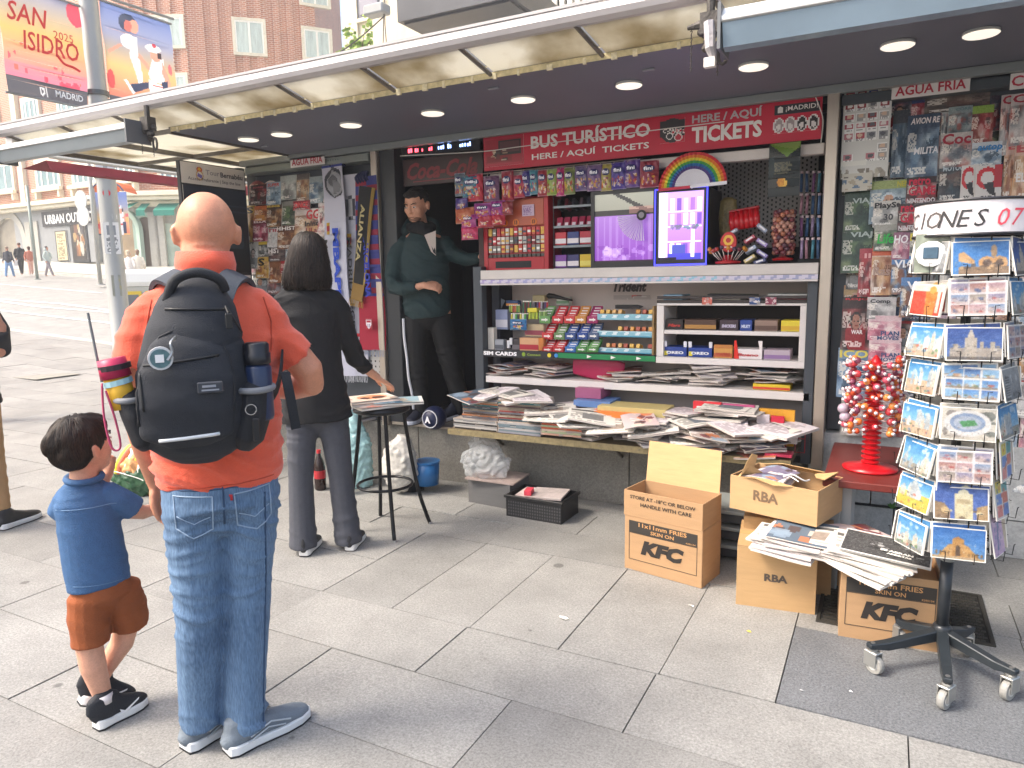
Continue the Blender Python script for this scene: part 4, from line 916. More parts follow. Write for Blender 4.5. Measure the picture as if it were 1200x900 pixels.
LW=[(292,216,312,240,4.42,'3a2226','red',1,None,None,(('SOIRÉE',.2,.8,.08,.18,'c05a60',0),),'dark theatre magazine with two small figures, top left of the left magazine wall'),(311,213,328,240,4.41,'9fb4c8','cool',2,None,None,(('SUPER',.1,.9,.05,.2,'c8402c',.2),),'pale blue comic magazine with orange title, second in the top row of the left wall'),(327,205,346,234,4.42,'b8c0bc','grey',3,None,None,(),'pale grey-green picture magazine, third in the top row of the left wall'),(346,203,361,237,4.42,'8a8078','warm',4,'6a605c',None,(),'brownish tall magazine behind glass, fourth in the top row of the left wall'),(361,206,379,238,4.41,'9aa4a8','cool',5,None,None,(),'blue-grey magazine under the AGUA FRIA sign of the left wall'),(378,198,386,234,4.43,'c8b4b0','red',6,None,None,(),'narrow strip of a red lettered magazine beside the white scarf'),(284,240,297,284,4.41,'c8a850','warm',7,None,None,(('S',.2,.85,.05,.22,'1c1a18',0),),'tall yellow magazine with a black S, left edge of the left wall'),(297,241,312,259,4.42,'c86a3a','warm',8,None,'d8a07a',(),'small orange cover with a singer, beside the yellow S magazine'),(311,238,329,266,4.41,'4a3c38','warm',9,None,None,(('iEsca',.05,.9,.04,.16,'e0c050',.1),),'brown crowded cover with yellow title, second row of the left wall'),(328,235,346,264,4.42,'7a7468','green',10,'8c8a84',None,(),'olive grey landscape cover in the second row of the left wall'),(343,235,363,246,4.40,'8c1c2c','red',11,'8c1c2c',None,(('ONCE',.1,.9,.15,.8,'e04a50',0),),'dark red strip of a cover lettered ONCE'),(344,244,379,278,4.39,'e4dcd8','warm',12,None,None,(('GGa',.4,.98,.04,.38,'c02a34',0),('InIntel',.36,.98,.44,.62,'2a2024',0),('LiLaLa',.4,1,.68,.84,'8c2a34',0)),'white cover with big red GGa title above the woman'),(371,232,388,272,4.385,'e4e0dc','red',13,None,None,(('LAN',.3,.8,.06,.13,'2a2a2a',0),),'tilted white edged cover with a red and black picture beside the white scarf'),(295,257,313,283,4.405,'6a1c2c','pink',14,None,None,(('ELLA',.1,.9,.04,.15,'e8d8d8',0),),'dark red cover with pink figures below the orange cover'),(312,267,326,291,4.41,'d8d0cc','grey',15,None,None,(('TIII',.05,.95,.05,.2,'b84a54',0),),'white cover with four red strokes for a title and a black shape'),(324,264,346,292,4.40,'5c3a30','warm',16,None,None,(('HIST',.25,.98,.04,.2,'f0e8e4',0),('HI',.0,.22,.04,.2,'f0e8e4',0)),'brown history cover titled HIST in white, third row of the left wall'),(288,282,303,315,4.40,'b4b0ac','grey',17,None,'c8b8b0',(('SPY',.05,.6,.04,.12,'3a3a3a',0),),'grey cover titled SPY with a portrait, beside the bald man'),(302,283,314,301,4.41,'4c4a44','grey',18,'d0b040',None,(),'small grey cover with a yellow top line'),(314,290,334,306,4.395,'4a3a38','dark',19,None,None,(('HIST',.02,.68,.05,.42,'f0e8e4',0),),'lower dark cover titled HIST in white'),(299,301,314,326,4.39,'d0a848','warm',20,None,None,(('S',.2,.7,.06,.42,'1c1a18',0),),'small yellow cover with a black S just above the orange shoulder'),(333,289,346,305,4.40,'b8c8cc','cool',21,None,None,(),'small pale blue cover left of the woman'),(328,305,346,320,4.39,'8c2a28','red',22,'9c2a30',None,(),'red headed cover left of the woman near her shoulder'),(314,306,329,332,4.395,'8a5a3c','warm',23,None,None,(),'orange brown cover above the shoulder of the man in orange'),]
FC={'6c4c44':'brown','b8b0a8':'grey','3c4454':'slate blue','8c3438':'dark red','c8a878':'sandy','4c5c5c':'dull teal','d0c8c4':'pale','34302e':'blackish'}
OR_='first second third fourth fifth sixth seventh eighth ninth tenth eleventh twelfth'.split()
def filler(L0,x0,x1,y0,y1,dx,dy,Y,lab,sd):
 q=random.Random(sd);L_=[];r=0;y=y0;hid=lambda u,v:any(l[0]<u<l[2]and l[1]<v<l[3]for l in L0)
 while y<y1:
  x=x0+(r%2)*4;c_=0
  while x<x1-6:
   xe=min(x+dx+2,x1);k=q.choice(list(FC));pl=q.choice(list(PAL));bd=q.choice(['a83038',None,None,'e0d8d0','2c3c6c',None]);fc=q.choice([None,None,'c89a80','b88a70'])
   if not all(hid(x+(xe-x)*u,y+dy*v)for u in(.1,.35,.65,.9)for v in(.1,.35,.65,.9)):
    L_.append((x,y,xe,y+dy+5,Y-.002*r,k,pl,sd*50+r*12+c_,bd,fc,(),'%s half hidden cover, %s row down and %s across, %s'%(FC[k],OR_[r],OR_[c_],lab)))
   x+=dx;c_+=1
  y+=dy;r+=1
 return L_
LW+=filler(LW,291,386,208,335,16,22,4.445,'left magazine wall',3)
for q in LW:magazine(*q[:5],q[11],cover(q[5],q[6],q[7],band=q[8],face=q[9]),q[10])
RW_=[(1045,128,1064,208,4.42,'5c6c7c','cool',31,'4c5058',None,(),'tall blue-grey flying magazine behind the sheet of badges'),(1062,133,1100,208,4.40,'3c4c64','cool',32,None,None,(('AVION RE',.1,1.0,.05,.15,'e8e0e0',.2),('MILITA',.25,1.0,.52,.63,'e4e4e8',.1)),'dark blue aircraft magazine with white MILITA title'),(1084,107,1160,130,4.43,'5c5450','dark',33,'6a5a4c',None,(),'dim wide cover standing behind the top row of the right wall'),(1103,125,1112,162,4.42,'a8b0b0','car',34,None,None,(),'narrow edge of a pale car magazine, top row of the right wall'),(1111,124,1139,162,4.41,'8c9c9c','car',35,None,None,(('CORR',.3,.95,.05,.14,'5c7880',0),),'grey-green car magazine titled CORR, top row of the right wall'),(1138,123,1164,170,4.41,'8c4a40','red',36,'8aa84a',None,(),'red and green racing crowd cover, top row of the right wall'),(1096,158,1104,215,4.41,'d8c4c4','car',37,'c8a0a0',None,(),'narrow left copy of the white car magazine with dark red title'),(1102,155,1139,196,4.39,'c8c0bc','car',38,None,None,(('Coc',.05,.95,.02,.34,'9c1c34',0),),'white car magazine titled Coc in dark red'),(1138,166,1174,196,4.39,'d8dce0','cool',39,None,None,(('autop',.2,1,.1,.42,'2a7ab8',.2),),'white magazine titled autop in blue with a dark car'),(1100,190,1129,236,4.38,'3c4c58','dark',40,None,None,(('MOTOC',.15,.98,.08,.22,'b8c4cc',0),),'dark blue motoring magazine titled MOTOC'),(1172,110,1186,182,4.40,'c8bcb8','car',43,None,None,(('C',.1,.95,.02,.16,'9c1c34',0),),'white car magazine titled C, left of the pair at the right border'),(1184,108,1218,170,4.39,'d0c4c0','car',44,None,None,(('Co',.05,.9,.02,.18,'9c1c34',0),),'white car magazine with large C, right one of the pair at the border'),(1176,165,1190,236,4.38,'d0b0a4','warm',45,None,None,(('E',.3,.9,.04,.14,'b84a50',0),),'pinkish magazine edge titled E, lower right of the wall'),(1188,165,1222,238,4.37,'d8b8a8','warm',46,None,None,(('EL',.05,.9,.03,.17,'b84a50',0),('ELNE',.1,.9,.5,.65,'e8e4e4',0)),'pinkish magazine titled EL at the right border'),(1062,207,1097,240,4.38,'1c1418','red',47,None,None,(('retro',.08,.8,.02,.3,'c81c40',0),('GAME',.08,.98,.34,.66,'c81c40',0),('NINTENDO',.04,.98,.76,.93,'d8d0d4',0)),'black video game magazine with large red retro title, upper copy'),(1052,238,1091,272,4.365,'1c1418','red',48,None,None,(('retro',.08,.72,.02,.3,'c81c40',0),('GAME',.08,.9,.34,.66,'c81c40',0),('NINTENDO',.04,.92,.76,.93,'d8d0d4',0)),'black video game magazine with large red retro title, lower copy'),(1019,211,1064,262,4.39,'8ca0a8','cool',49,'9aa86a','c89a80',(('NEN',.7,1,.03,.16,'c0b840',0),),'cover with a young man in a blue shirt and a yellow title'),(989,222,1021,272,4.40,'2c4438','green',50,None,None,(('VIAJ',.3,.98,.2,.36,'b0bcb8',0),),'dark green travel magazine titled VIAJ, upper copy'),(986,266,1022,320,4.385,'2c4438','green',50,None,None,(('VIAJ',.26,.98,.1,.25,'b0bcb8',0),),'dark green travel magazine titled VIAJ, lower copy'),(1023,235,1055,266,4.375,'b8b4ac','grey',52,'d0ccc6',None,(('PlaySt',.05,.98,.06,.34,'2a2a2e',0),('30',.4,.75,.5,.75,'4a4a50',0)),'white game magazine titled PlaySt with a 30 below'),(1024,263,1052,294,4.36,'a8a49c','green',53,None,None,(('Life',.15,.85,.35,.72,'2cae4a',.1),),'grey cover with a green word in a black blot'),(1045,272,1066,304,4.355,'8a5c74','pink',54,None,None,(('HO',.1,.9,.1,.42,'f0e8ec',.1),),'purple cover with white HO title'),(1064,270,1086,302,4.36,'8c8c80','grey',55,None,None,(('RU',.1,.9,.1,.38,'d8c84a',0),),'grey cover with yellow RU title beside the rack header'),(1006,291,1026,348,4.37,'9c2430','red',56,'a83040',None,(('III',.3,.9,.1,.2,'d8a0a0',0),),'tall red cover below the green travel magazines'),(1021,288,1046,346,4.36,'d4c0b4','warm',57,'c85a34',None,(('Ras',.1,.9,.42,.6,'a88c80',0),),'white cover with an orange-red top half titled Ras'),(1044,300,1074,345,4.345,'5a7ca8','warm',58,'5a84b8',None,(('VIA',.1,.9,.1,.3,'f0f0f4',0),),'blue travel cover titled VIA with an orange dish, upper copy'),(1055,325,1078,372,4.33,'5a7ca8','warm',58,'5a84b8',None,(('V',.3,.8,.1,.3,'f0f0f4',0),),'blue travel cover titled V half hidden by the rack cards'),(986,348,1020,410,4.37,'241a1c','red',60,None,'a07060',(('ROJO',.1,.9,.02,.07,'c83a40',0),('WAR',.35,.75,.62,.7,'e8e0e0',0)),'black cover with a red frame and a dark portrait'),(1016,348,1050,374,4.355,'c8c4c4','grey',61,None,None,(('Comp',.1,.8,.1,.32,'2a2a2e',0),),'white cover titled Comp above the pink puzzle books'),(1017,370,1056,399,4.345,'d8c0c4','pink',62,None,None,(('PLAN',.4,.95,.62,.8,'34507a',0),('MOVES',.3,.95,.82,.98,'34507a',0)),'pink edged puzzle book titled PLAN MOVES, upper copy'),(1018,396,1056,424,4.335,'d8c0c4','pink',62,None,None,(('PLAN',.4,.95,.62,.8,'34507a',0),('MOVES',.3,.95,.82,.98,'34507a',0)),'pink edged puzzle book titled PLAN MOVES, lower copy'),(981,408,1018,466,4.36,'8ca8c4','cool',64,None,None,(('ICO',.05,.95,.04,.2,'e0d060',0),),'light blue cover with yellow ICO letters behind the sweets stand'),(985,462,1012,510,4.35,'9c9894','grey',65,None,None,(),'plain grey cover at the foot of the right wall'),(1012,420,1046,512,4.35,'8c848a','grey',66,None,None,(),'grey plastic wrapped magazine behind the sweets stand'),]
for i in range(5):
 for j in range(7):
  x=1058+i*32+j%2*9;y=262+j*44
  if x<1075 and j<5:continue
  RW_.append((x,y,x+30,y+52,4.425-.004*j,['c8c4c0','b8a8a8','d8d4d0','a8b0b8'][(i+j)%4],['grey','pink','cool','warm'][(i*3+j)%4],100+i*7+j,['a83c44',None,None,'d8d4d0'][(i+2*j)%4],None,(),'pale cover seen between the postcards, %s row down, %s from the left'%(['first','second','third','fourth','fifth','sixth','lowest'][j],['first','second','third','fourth','fifth'][i])))
RW_+=filler(RW_,988,1205,112,500,26,37,4.448,'right magazine wall',5)
for q in RW_:magazine(*q[:5],q[11],cover(q[5],q[6],q[7],band=q[8],face=q[9]),q[10],tilt=.08)
for i,(x0,x1)in enumerate(((1126,1146),(1143,1174))):
 c=Cv(20,28,'d8d4d2',70+i).ring(.45,.35,.42,.3,.6,'c81c2c').tri([(.3,.5),(.7,.45),(.8,.85),(.5,.75)],'2c2a2e').rect(.7,.0,1,.6,'b8303c' if i else 'd8d4d2').lines(.2,.82,.7,.95,2,'2a2a2a')
 magazine(x0,193,x1,237,4.37-.01*i,('left' if i==0 else 'right')+' one of the two white covers with a large red ring',c,tilt=.08)
 # sheet of badges
c=Cv(44,76,'d4d4d0',80)
r_=random.Random(3)
for j,y in enumerate((.02,.14,.26,.37,.48,.62,.72)):
 for i in range(4):
  if j in(5,)and i<3 or j==6 and i==1:continue
  x=.04+.24*i;cc=r_.choice(['8a8c90','b04858','3c4a8c','a8a4a0','8c2c34','c07a84'])
  c.rect(x,y,x+.2,y+.10,'efeeec').rect(x+.01,y+.01,x+.19,y+.07,cc).ell(x+.1,y+.035,.06,.022,r_.choice(['e8e0dc','5c5c64','d8b8a0']));c.lines(x+.02,y+.075,x+.18,y+.095,1,'8a8a8a')
c.rect(0,.80,.55,.86,'e0dfd8');c.blobs(14,['8c8478','b8b0a0','6c6458'],.0,.9,1,1,.08)
magazine(987,104,1043,208,4.38,'clear hanging sheet of small printed souvenir badges beside the steel post',c,tilt=.0,T=.002,name='badge_sheet',cat='badge sheet')
c=Cv(20,12,'c8c4b8',81).blobs(16,['8c8478','a89c88','5c5850','4c6a8c'],.0,.2,1,1,.12)
magazine(987,203,1022,224,4.375,'small sandy souvenir picture under the sheet of badges',c,tilt=0,T=.002,name='souvenir_picture',cat='picture')
# ---- football scarves hanging left of the door ----
def scarf(px,py0,py1,wpx,Y,bands,label,letters=(),skew=0,cols=None):
 a=at(px-wpx/2,(py0+py1)/2,Y);b=at(px+wpx/2,(py0+py1)/2,Y);W=b.x-a.x;H=at(px,py0,Y).z-at(px,py1,Y).z
 t=thing('scarf',label,'scarf',((a.x+b.x)/2,Y,at(px,py1,Y).z));t.rotation_euler=(0,skew,0)
 v,f,col=bands.sheet(W,H);v=[(x*(1+.03*math.sin(z*7)),y+.018*math.sin(x*70+z*2.2)+.01*math.sin(z*6),z)for x,y,z in v]
 k=len(v);v+=[(x,y+.007,z)for x,y,z in v];f+=[tuple(i+k for i in q)[::-1]for q in f];col+=col
 link('cloth',ink_mesh('cloth',v,f,col),t,MATTE)
 mb=MB()
 for i in range(16):
  x=(-.5+(i+.5)/16)*W;mb.tube([(x,0,.004),(x+rnd.uniform(-.004,.004),rnd.uniform(-.004,.004),-.025),(x+rnd.uniform(-.006,.006),0,-.05)],.0022,4)
 tag(mb.build('fringe',mat(cols or 'd8d8dc',.8),t),kind='stuff')
 for(s,cx,cz,W_,H_,cl,b_)in letters:
  txt(s,W_,H_,mat(cl,.7),t,(cx*W,-.03,cz*H),rot=(PI/2,PI/2,0),bold=b_)
 return t
c=Cv(56,200,'c9c8d6',1);c.ell(.55,.09,.34,.07,'4a4a50').ell(.55,.095,.28,.06,'b0b0b4').ell(.5,.08,.2,.03,'6a6a70').ell(.6,.11,.16,.03,'8c8c90').rect(.08,.27,.3,.325,'c8a030').rect(.08,.285,.3,.31,'a83038').rect(0,.0,1,.02,'2c3c8c')
scarf(395,190,440,27,4.34,c,'white football scarf lettered in blue and black with a grey portrait at its top',(('MBAPPE',.12,.50,.66,.062,'2448b8',.05),('MADRID PLAYER',-.30,.43,.72,.032,'1c1c20',.02)))
c=Cv(12,60,'bdbcc8',2).ell(.5,.16,.3,.06,'50505a').ell(.5,.16,.2,.05,'a8a8ac').rect(.1,.29,.4,.35,'c8a030').rect(.1,.305,.4,.335,'a83038').rect(.2,.78,.7,.8,'c83038').ell(.5,.86,.3,.04,'2c2c34')
scarf(414,204,440,22,4.36,c,'second white football scarf partly behind the crossed black one',(('MADRID LEGEND',.0,.42,.85,.04,'1c1c20',.02),))
c=Cv(12,60,'3a3f84',3)
for j in range(12):c.rect(.0,j/12+.01,.5,j/12+.05,'a02438',.9).rect(.5,j/12+.05,1,j/12+.09,'a02438',.9)
c.rect(0,.68,1,1,'a82038')
sc3=scarf(432,206,410,27,4.32,c,'blue and garnet football scarf with a white crest near its lower end',(('FORÇA BARCELONA',.0,.6,.75,.06,'2c3cae',.03),),cols='9aa4bc')
cc=Cv(12,16,'a82038').tri([(.1,.1),(.9,.1),(.9,.6),(.5,.98),(.1,.6)],'e8e0e4').rect(.2,.2,.8,.4,'a82038').rect(.3,.48,.42,.8,'3a3f84').rect(.55,.48,.67,.8,'3a3f84');printed('crest',cc,.06,.085,.001,parent=sc3,loc=(0,-.032,.16))
c=Cv(10,40,'16161a',4).rect(.0,.0,.1,1,'a88c4a').rect(.9,.0,1,1,'a88c4a').rect(0,.86,1,1,'8c6c34')
scarf(414,218,352,17,4.30,c,'narrow black and gold scarf slanting across the white ones',(('ALIANZA',.0,.6,.42,.04,'b8a878',.03),),skew=.19,cols='b89040')
mb=MB()
for i in range(5):mb.tube(curve3([(-.05+.03*i,0,0),(-.06+.025*i,-.03,.05),(-.01+.01*i,0,.09)]),.012,6)
for px,py,l in((396,196,'dark blue knotted scarf top above the white scarf'),(428,216,'dark blue knotted scarf top above the garnet scarf')):
 q=at(px,py,4.36);o=link('scarf_knot',mb.build('scarf_knot',mat('20264c',.8),None).data)if 0 else None
 m2=MB();m2.v=list(mb.v);m2.f=list(mb.f);m2.mi=list(mb.mi);o=m2.build('scarf_knot',mat('20264c',.8,bump=.5,scale=60),None,q);tag(o,l,'scarf')
 # pegboard and small goods under the scarves
pg=thing('pegboard','white perforated board with green tags below the scarves','pegboard',(-3.62,4.40,.78));box('board',-.18,.18,0,.01,0,.36,mat('b9b6b2',.5),pg)
mb=MB()
for i in range(8):
 for j in range(8):mb.box(-.16+i*.042,-.148+i*.042,-.002,0,.02+j*.042,.034+j*.042)
tag(mb.build('hole',mat('2a2a2c',.8),pg),kind='stuff')
mb=MB()
for i in range(5):mb.tube([(.12+.01*i,-.01,.36),(.08+.025*i,-.02,.28-.02*i),(.10+.02*i,-.02,.2)],.004,5)
mb.build('green_tag',mat('7ec83a',.6),pg)
ORD='first second third fourth fifth sixth seventh eighth ninth tenth eleventh twelfth thirteenth fourteenth fifteenth'.split()
# ================= goods on the counter =================
def bag(px0,py0,px1,py1,Y,body,label,cat='sweets bag',pic=None,logo=None,seed=0,group=None,roll=0,oval='2a2a6a'):
 cx_,cy=(px0+px1)/2,(py0+py1)/2;a=at(px0,cy,Y);b=at(px1,cy,Y);W=b.x-a.x;z0=at(cx_,py1,Y).z;H=at(cx_,py0,Y).z-z0
 t=thing('snack_bag',label,cat,((a.x+b.x)/2,Y,z0),0,group);t.rotation_euler=(0,roll,0)
 c=Cv(22,28,body,seed);q=pic or['e8d8c8','c84a3a','d8b040','8a3a6a']
 c.photo([body,body,'e8e0d8' if not pic else body,body],0,0,1,1,.45,(3,6));c.blobs(26 if not pic else 0,q,.12,.5,.88,.9,.09);c.rect(0,0,1,.05,'d8d8dc',.4).rect(0,.95,1,1,'d8d8dc',.4)
 if logo:c.ell(.5,.3,.32,.13,oval)
 v,f,col=c.sheet(W,H)
 def puff(x,z):return .022*max(0,1-(2*x/W)**4)*max(0,1-(2*z/H-1)**6)+.003*math.sin(x*170+z*90)
 v2=[(x,-puff(x,z),z)for x,y,z in v];k=len(v2);v2+=[(x,puff(x,z)*.6+.001,z)for x,y,z in v];f2=f+[tuple(i+k for i in q_)[::-1]for q_ in f]
 link('pouch',ink_mesh('pouch',v2,f2,col+col),t,GLOSSY)
 if logo:txt(logo,W*.5,H*.13,mat('eeeef4',.4),t,(0,-.028,H*.7),bold=.03,name='lettering')
 return t
HB=[(533,203,545,230,'6a7c8a'),(542,206,562,231,'3a7a94'),(548,204,566,236,'c01c34'),(567,206,585,236,'6c4468'),(588,200,602,236,'9c2438'),(602,205,615,232,'b02c48'),(612,200,622,230,'3c3484'),(621,199,631,228,'4a8ca0'),(630,199,643,230,'a02c3c'),(641,198,653,229,'8ca848'),(652,196,663,230,'b8286c'),(661,196,674,228,'7c8a4c'),(673,194,690,224,'5c4c7c'),(688,193,706,224,'6a4a80'),(704,192,718,224,'a89a44'),(716,190,734,222,'4a3c94'),(731,187,750,220,'5a3c8c'),(750,188,772,220,'8c2438')]
HB2=[(534,232,548,246,'4a3c84'),(534,243,556,262,'b85a34'),(541,251,558,268,'a8287c'),(541,266,560,281,'c82c5c'),(556,238,577,256,'8c1c7c'),(575,235,592,254,'9c2484'),(560,252,578,267,'b8283c'),(576,251,592,264,'c0283c'),(588,236,601,252,'8c2c34')]
NM='left middle right'.split()
cn={'6a7c8a':'grey','3a7a94':'teal','c01c34':'bright red','6c4468':'plum','9c2438':'dark red','b02c48':'crimson','3c3484':'navy violet','4a8ca0':'light teal','a02c3c':'brick red','8ca848':'lime','b8286c':'magenta','7c8a4c':'olive','5c4c7c':'dusky violet','6a4a80':'pale violet','a89a44':'mustard','4a3c94':'blue violet','5a3c8c':'deep violet','8c2438':'wine red'}
for i,(x0,y0,x1,y1,cl)in enumerate(HB):
 bag(x0,y0,x1,y1,4.345-.006*(i%2),cl,'%s sweets bag, %s in the row hanging under the crimson banner'%(cn[cl],['first','second','third','fourth','fifth','sixth','seventh','eighth','ninth','tenth','eleventh','twelfth','thirteenth','fourteenth','fifteenth','sixteenth','seventeenth','last'][i]),logo='fini',seed=i,group='sweets bags hanging under the banner')
for i,(x0,y0,x1,y1,cl)in enumerate(HB2):
 bag(x0,y0,x1,y1,4.33,cl,['violet bag at the left edge of the lower cluster by the door','orange bag low in the cluster by the door','magenta bag with oval logo below the orange one','pink-red bag lowest in the cluster by the door','purple bag left of the pair above the cigarette cabinet','purple bag right of the pair above the cigarette cabinet','red bag under the left purple bag','red bag under the right purple bag','dark red bag at the right end of the lower cluster'][i],logo='fini' if i in(2,4,5)else None,seed=40+i,group='sweets bags hanging under the banner')
rl=thing('hanging_rail','thin metal rail from which the sweets bags hang','rail',(-1.9,4.36,2.225));MB().tube([(-.78,0,0),(.5,0,.0)],.004,6).build('rod',STEEL,rl)
for i in range(14):MB().tube([(-.72+i*.09,0,0),(-.72+i*.09,-.03,-.012),(-.72+i*.09,-.03,-.03)],.0018,4).build('hook',STEEL,rl)
# red cabinet with rows of packets
def cnt(name,px0,py0,px1,py1,Y,D,label,cat,m=None,group=None,rz=0):
 """thing standing at the back of a photographed rectangle: returns (empty, W, H)"""
 cx_,cy=(px0+px1)/2,(py0+py1)/2;a=at(px0,cy,Y);b=at(px1,cy,Y);z0=at(cx_,py1,Y).z;z1=at(cx_,py0,Y).z
 t=thing(name,label,cat,((a.x+b.x)/2,Y,z0),rz,group)
 if m:box('body',-(b.x-a.x)/2,(b.x-a.x)/2,0,D,0,z1-z0,m,t)
 return t,b.x-a.x,z1-z0
REDC=mat('b01c2c',.35,var=.04,scale=6)
t,W,H=cnt('packet_cabinet',568,231,641,319,4.40,.22,'red cabinet with three rows of small packets and round number stickers','cabinet')
box('body',-W/2,W/2,.03,.22,0,H,REDC,t)
for s in(-1,1):box('side',s*W/2-(.01 if s<0 else .022),s*W/2+(.022 if s<0 else .01),0,.22,0,H,REDC,t)
box('header',-W/2+.023,W/2-.023,.0,.029,H*.62,H*.97,mat('b0553c',.4,var=.1,scale=8),t);box('plinth',-W/2+.023,W/2-.023,-.0,.029,0,H*.2,REDC,t)
box('slot',-W*.33,W*.25,-.002,.01,H*.06,H*.15,BLACK,t)
c=Cv(20,16,'cdb6cc',2).lines(.1,.1,.9,.9,7,'8a6a9a');printed('note',c,.09,.075,.001,parent=t,loc=(W*.22,-.008,H*.74),m=MATTE)
for u in(-.16,.02,.30):
 MB().lathe([(.024,-.004),(.024,-.001)],18,c=(u*W,0,H*.665),axis='y').build('number_sticker',mat('d8742c',.45),t);txt('13',.022,.026,mat('2a1414',.5),t,(u*W,-.006,H*.665),bold=.04)
q=random.Random(8)
PCK=['d8ccc0','c83040','8a8680','e0b050','b8b4b0','7c2430','c85040','e4dcd4','4a4444']
for j in range(4):
 for i in range(13):
  x=-W/2+.03+i*(W-.06)/12.5;z=H*(.50-.115*j)if j<3 else H*.205;w_=(W-.06)/13*.78;h_=H*.095 if j<3 else .02
  o=MB().box(x,x+w_,.002,.028,z,z+h_).build('packet',mat(q.choice(PCK)if j<3 else '4a4642',.4),t)
  if j<3:box('packet_band',x+.001,x+w_-.001,.0005,.0018,z+h_*.3,z+h_*q.uniform(.45,.65),mat(q.choice(['eeeae4','b02c38','2c3450','d8a840']),.4),o,0)
  # black wire rack in the middle
t,W,H=cnt('sweets_rack',649,226,693,316,4.42,.2,'black three-shelf rack of small sweets boxes between red cabinet and fridges','rack')
box('back',-W/2,W/2,.19,.2,0,H,BLACK,t)
for z in(0,.30,.56,.82):box('shelf',-W/2,W/2,0,.19,H*z-.0,H*z+.008,mat('1a1b20',.5),t);box('price_strip',-W/2,W/2,-.004,-.001,H*z-.004,H*z+.012,mat('8a9298',.4),t)
MB().tube([(-W/2,0,0),(-W/2,0,H)],.004,6).tube([(W/2,0,0),(W/2,0,H)],.004,6).build('upright',mat('2a2b30',.5),t)
TX,TY=t.location.x,t.location.y;TZ=t.location.z
def small(name,x0,x1,y0,y1,z0,z1,cl,label,cat,band=None,text=None,tc='f0f0f0',group=None,sh=0):
 o=thing(name,label,cat,((x0+x1)/2,y0,z0),0,group);w2=(x1-x0)/2
 box('carton',-w2,w2,0,y1-y0,0,z1-z0,mat(cl,.42,var=.06,scale=40),o)
 if band:box('band',-w2+.001,w2-.001,-.0015,-.0002,(z1-z0)*.12,(z1-z0)*.5,mat(band,.42),o,0)
 if text:txt(text,w2*1.5,(z1-z0)*.3,mat(tc,.42),o,(0,-.003,(z1-z0)*.42),bold=.04,shear=sh)
 return o
for j,(zf,cols)in enumerate(((.01,('7c3c9c','34346c','d8b82c')),(.31,('c02c3c','2c3c7c','b0283c')))):
 for i,cl in enumerate(cols):
  x=TX-W/2+.004+i*W/3;small('sweets_box',x,x+W/3-.008,TY+.01,TY+.15,TZ+H*zf+.01,TZ+H*(zf+.19),cl,'%s sweets box, %s on the %s shelf of the black rack'%({'7c3c9c':'purple','34346c':'dark blue','d8b82c':'yellow','c02c3c':'red','2c3c7c':'blue','b0283c':'crimson'}[cl],NM[i],['bottom','middle'][j]),'sweets box',band='e4dce0' if i!=2 or j else 'e8d868')
for i in range(5):
 x=TX-W/2+.006+i*W/5;o=MB().box(-.5*W/5*.8,.5*W/5*.8,0,.1,0,.07).build('sweets_packet',mat('9c2448' if i%2 else 'b02c50',.4),None,(x+W/10*.8,TY+.02,TZ+H*.57),(-.35,0,0),bevel=.003)
 box('label',-.012,.012,-.0015,-.0002,.005,.03,mat('e8dce4',.4),o,0);tag(o,'crimson packet, %s from the left on the third shelf of the black rack'%ORD[i],'sweets packet','packets on the third shelf of the black rack')
 o=MB().box(-.011,.011,0,.08,0,.06).build('sweets_packet',mat(['2c2c34','6c2434','3c3c44','5c4a54','34343c'][i],.4),None,(x+.014,TY+.03,TZ+H*.83),(-.3,0,0),bevel=.003);tag(o,'dark packet, %s from the left on the top shelf of the black rack'%ORD[i],'sweets packet','packets on the top shelf of the black rack')
 # two small display fridges
def fridge(px0,py0,px1,py1,side,label,edge):
 t,W,H=cnt('display_fridge',px0,py0,px1,py1,4.36,.4,label,'fridge');FR=mat('1b1b22',.35)
 MB().box(-W/2,W/2,.03,.40,0,H).build('housing',FR,t,bevel=.004)
 fw=.022
 dr=MB().box(-W/2,-W/2+fw,-.01,.028,0,H).box(W/2-fw,W/2,-.01,.028,0,H).box(-W/2+fw,W/2-fw,-.01,.028,0,fw*1.6).box(-W/2+fw,W/2-fw,-.01,.028,H-fw,H).build('door',FR,t)
 if edge:
  e=emis('3a3ae0',1.3);g=.005
  MB().box(-W/2-.002,-W/2+g,-.014,-.0105,0,H).box(W/2-g,W/2+.002,-.014,-.0105,0,H).box(-W/2+g,W/2-g,-.014,-.0105,0,g*2).box(-W/2+g,W/2-g,-.014,-.0105,H-g*1.4,H).build('light_edge',e,dr)
 return t,W,H,fw
t,W,H,fw=fridge(693,222,770,313,0,'left black display fridge with a purple lit glass door reflecting a fan',False)
c=Cv(44,50,'9a5ac0',3).grad('a87ad0','8a48b8',0,.3,1,1);
for i in range(9):c.rect(.04+.11*i,.34,.07+.11*i,1,'c9a8e4',.35)
c.blobs(26,['c8a0e8','7838a8','e0c8f4'],0,.75,1,1,.08,.5);c.grad('a8a89c','9c9c90',0,0,1,.24);c.rect(0,.24,1,.33,'2a2a30').tri([(.3,0),(.42,0),(.95,.26),(.8,.26)],'3c3c40')  # awning panel reflection at the top is painted into the glass print
c.rect(.6,.2,1,.3,'c88a80',.5);c.rect(0,.97,1,1,'3a2440')
printed('glass',c,W-2*fw,H-2.6*fw,.004,parent=t,m=print_mat(.12,'lit_glass',.25),loc=(0,.004,fw*1.6))
fn=thing('folding_fan','black and white pleated folding fan hanging open before the left fridge door','fan',at(752,252,4.325))
n=22
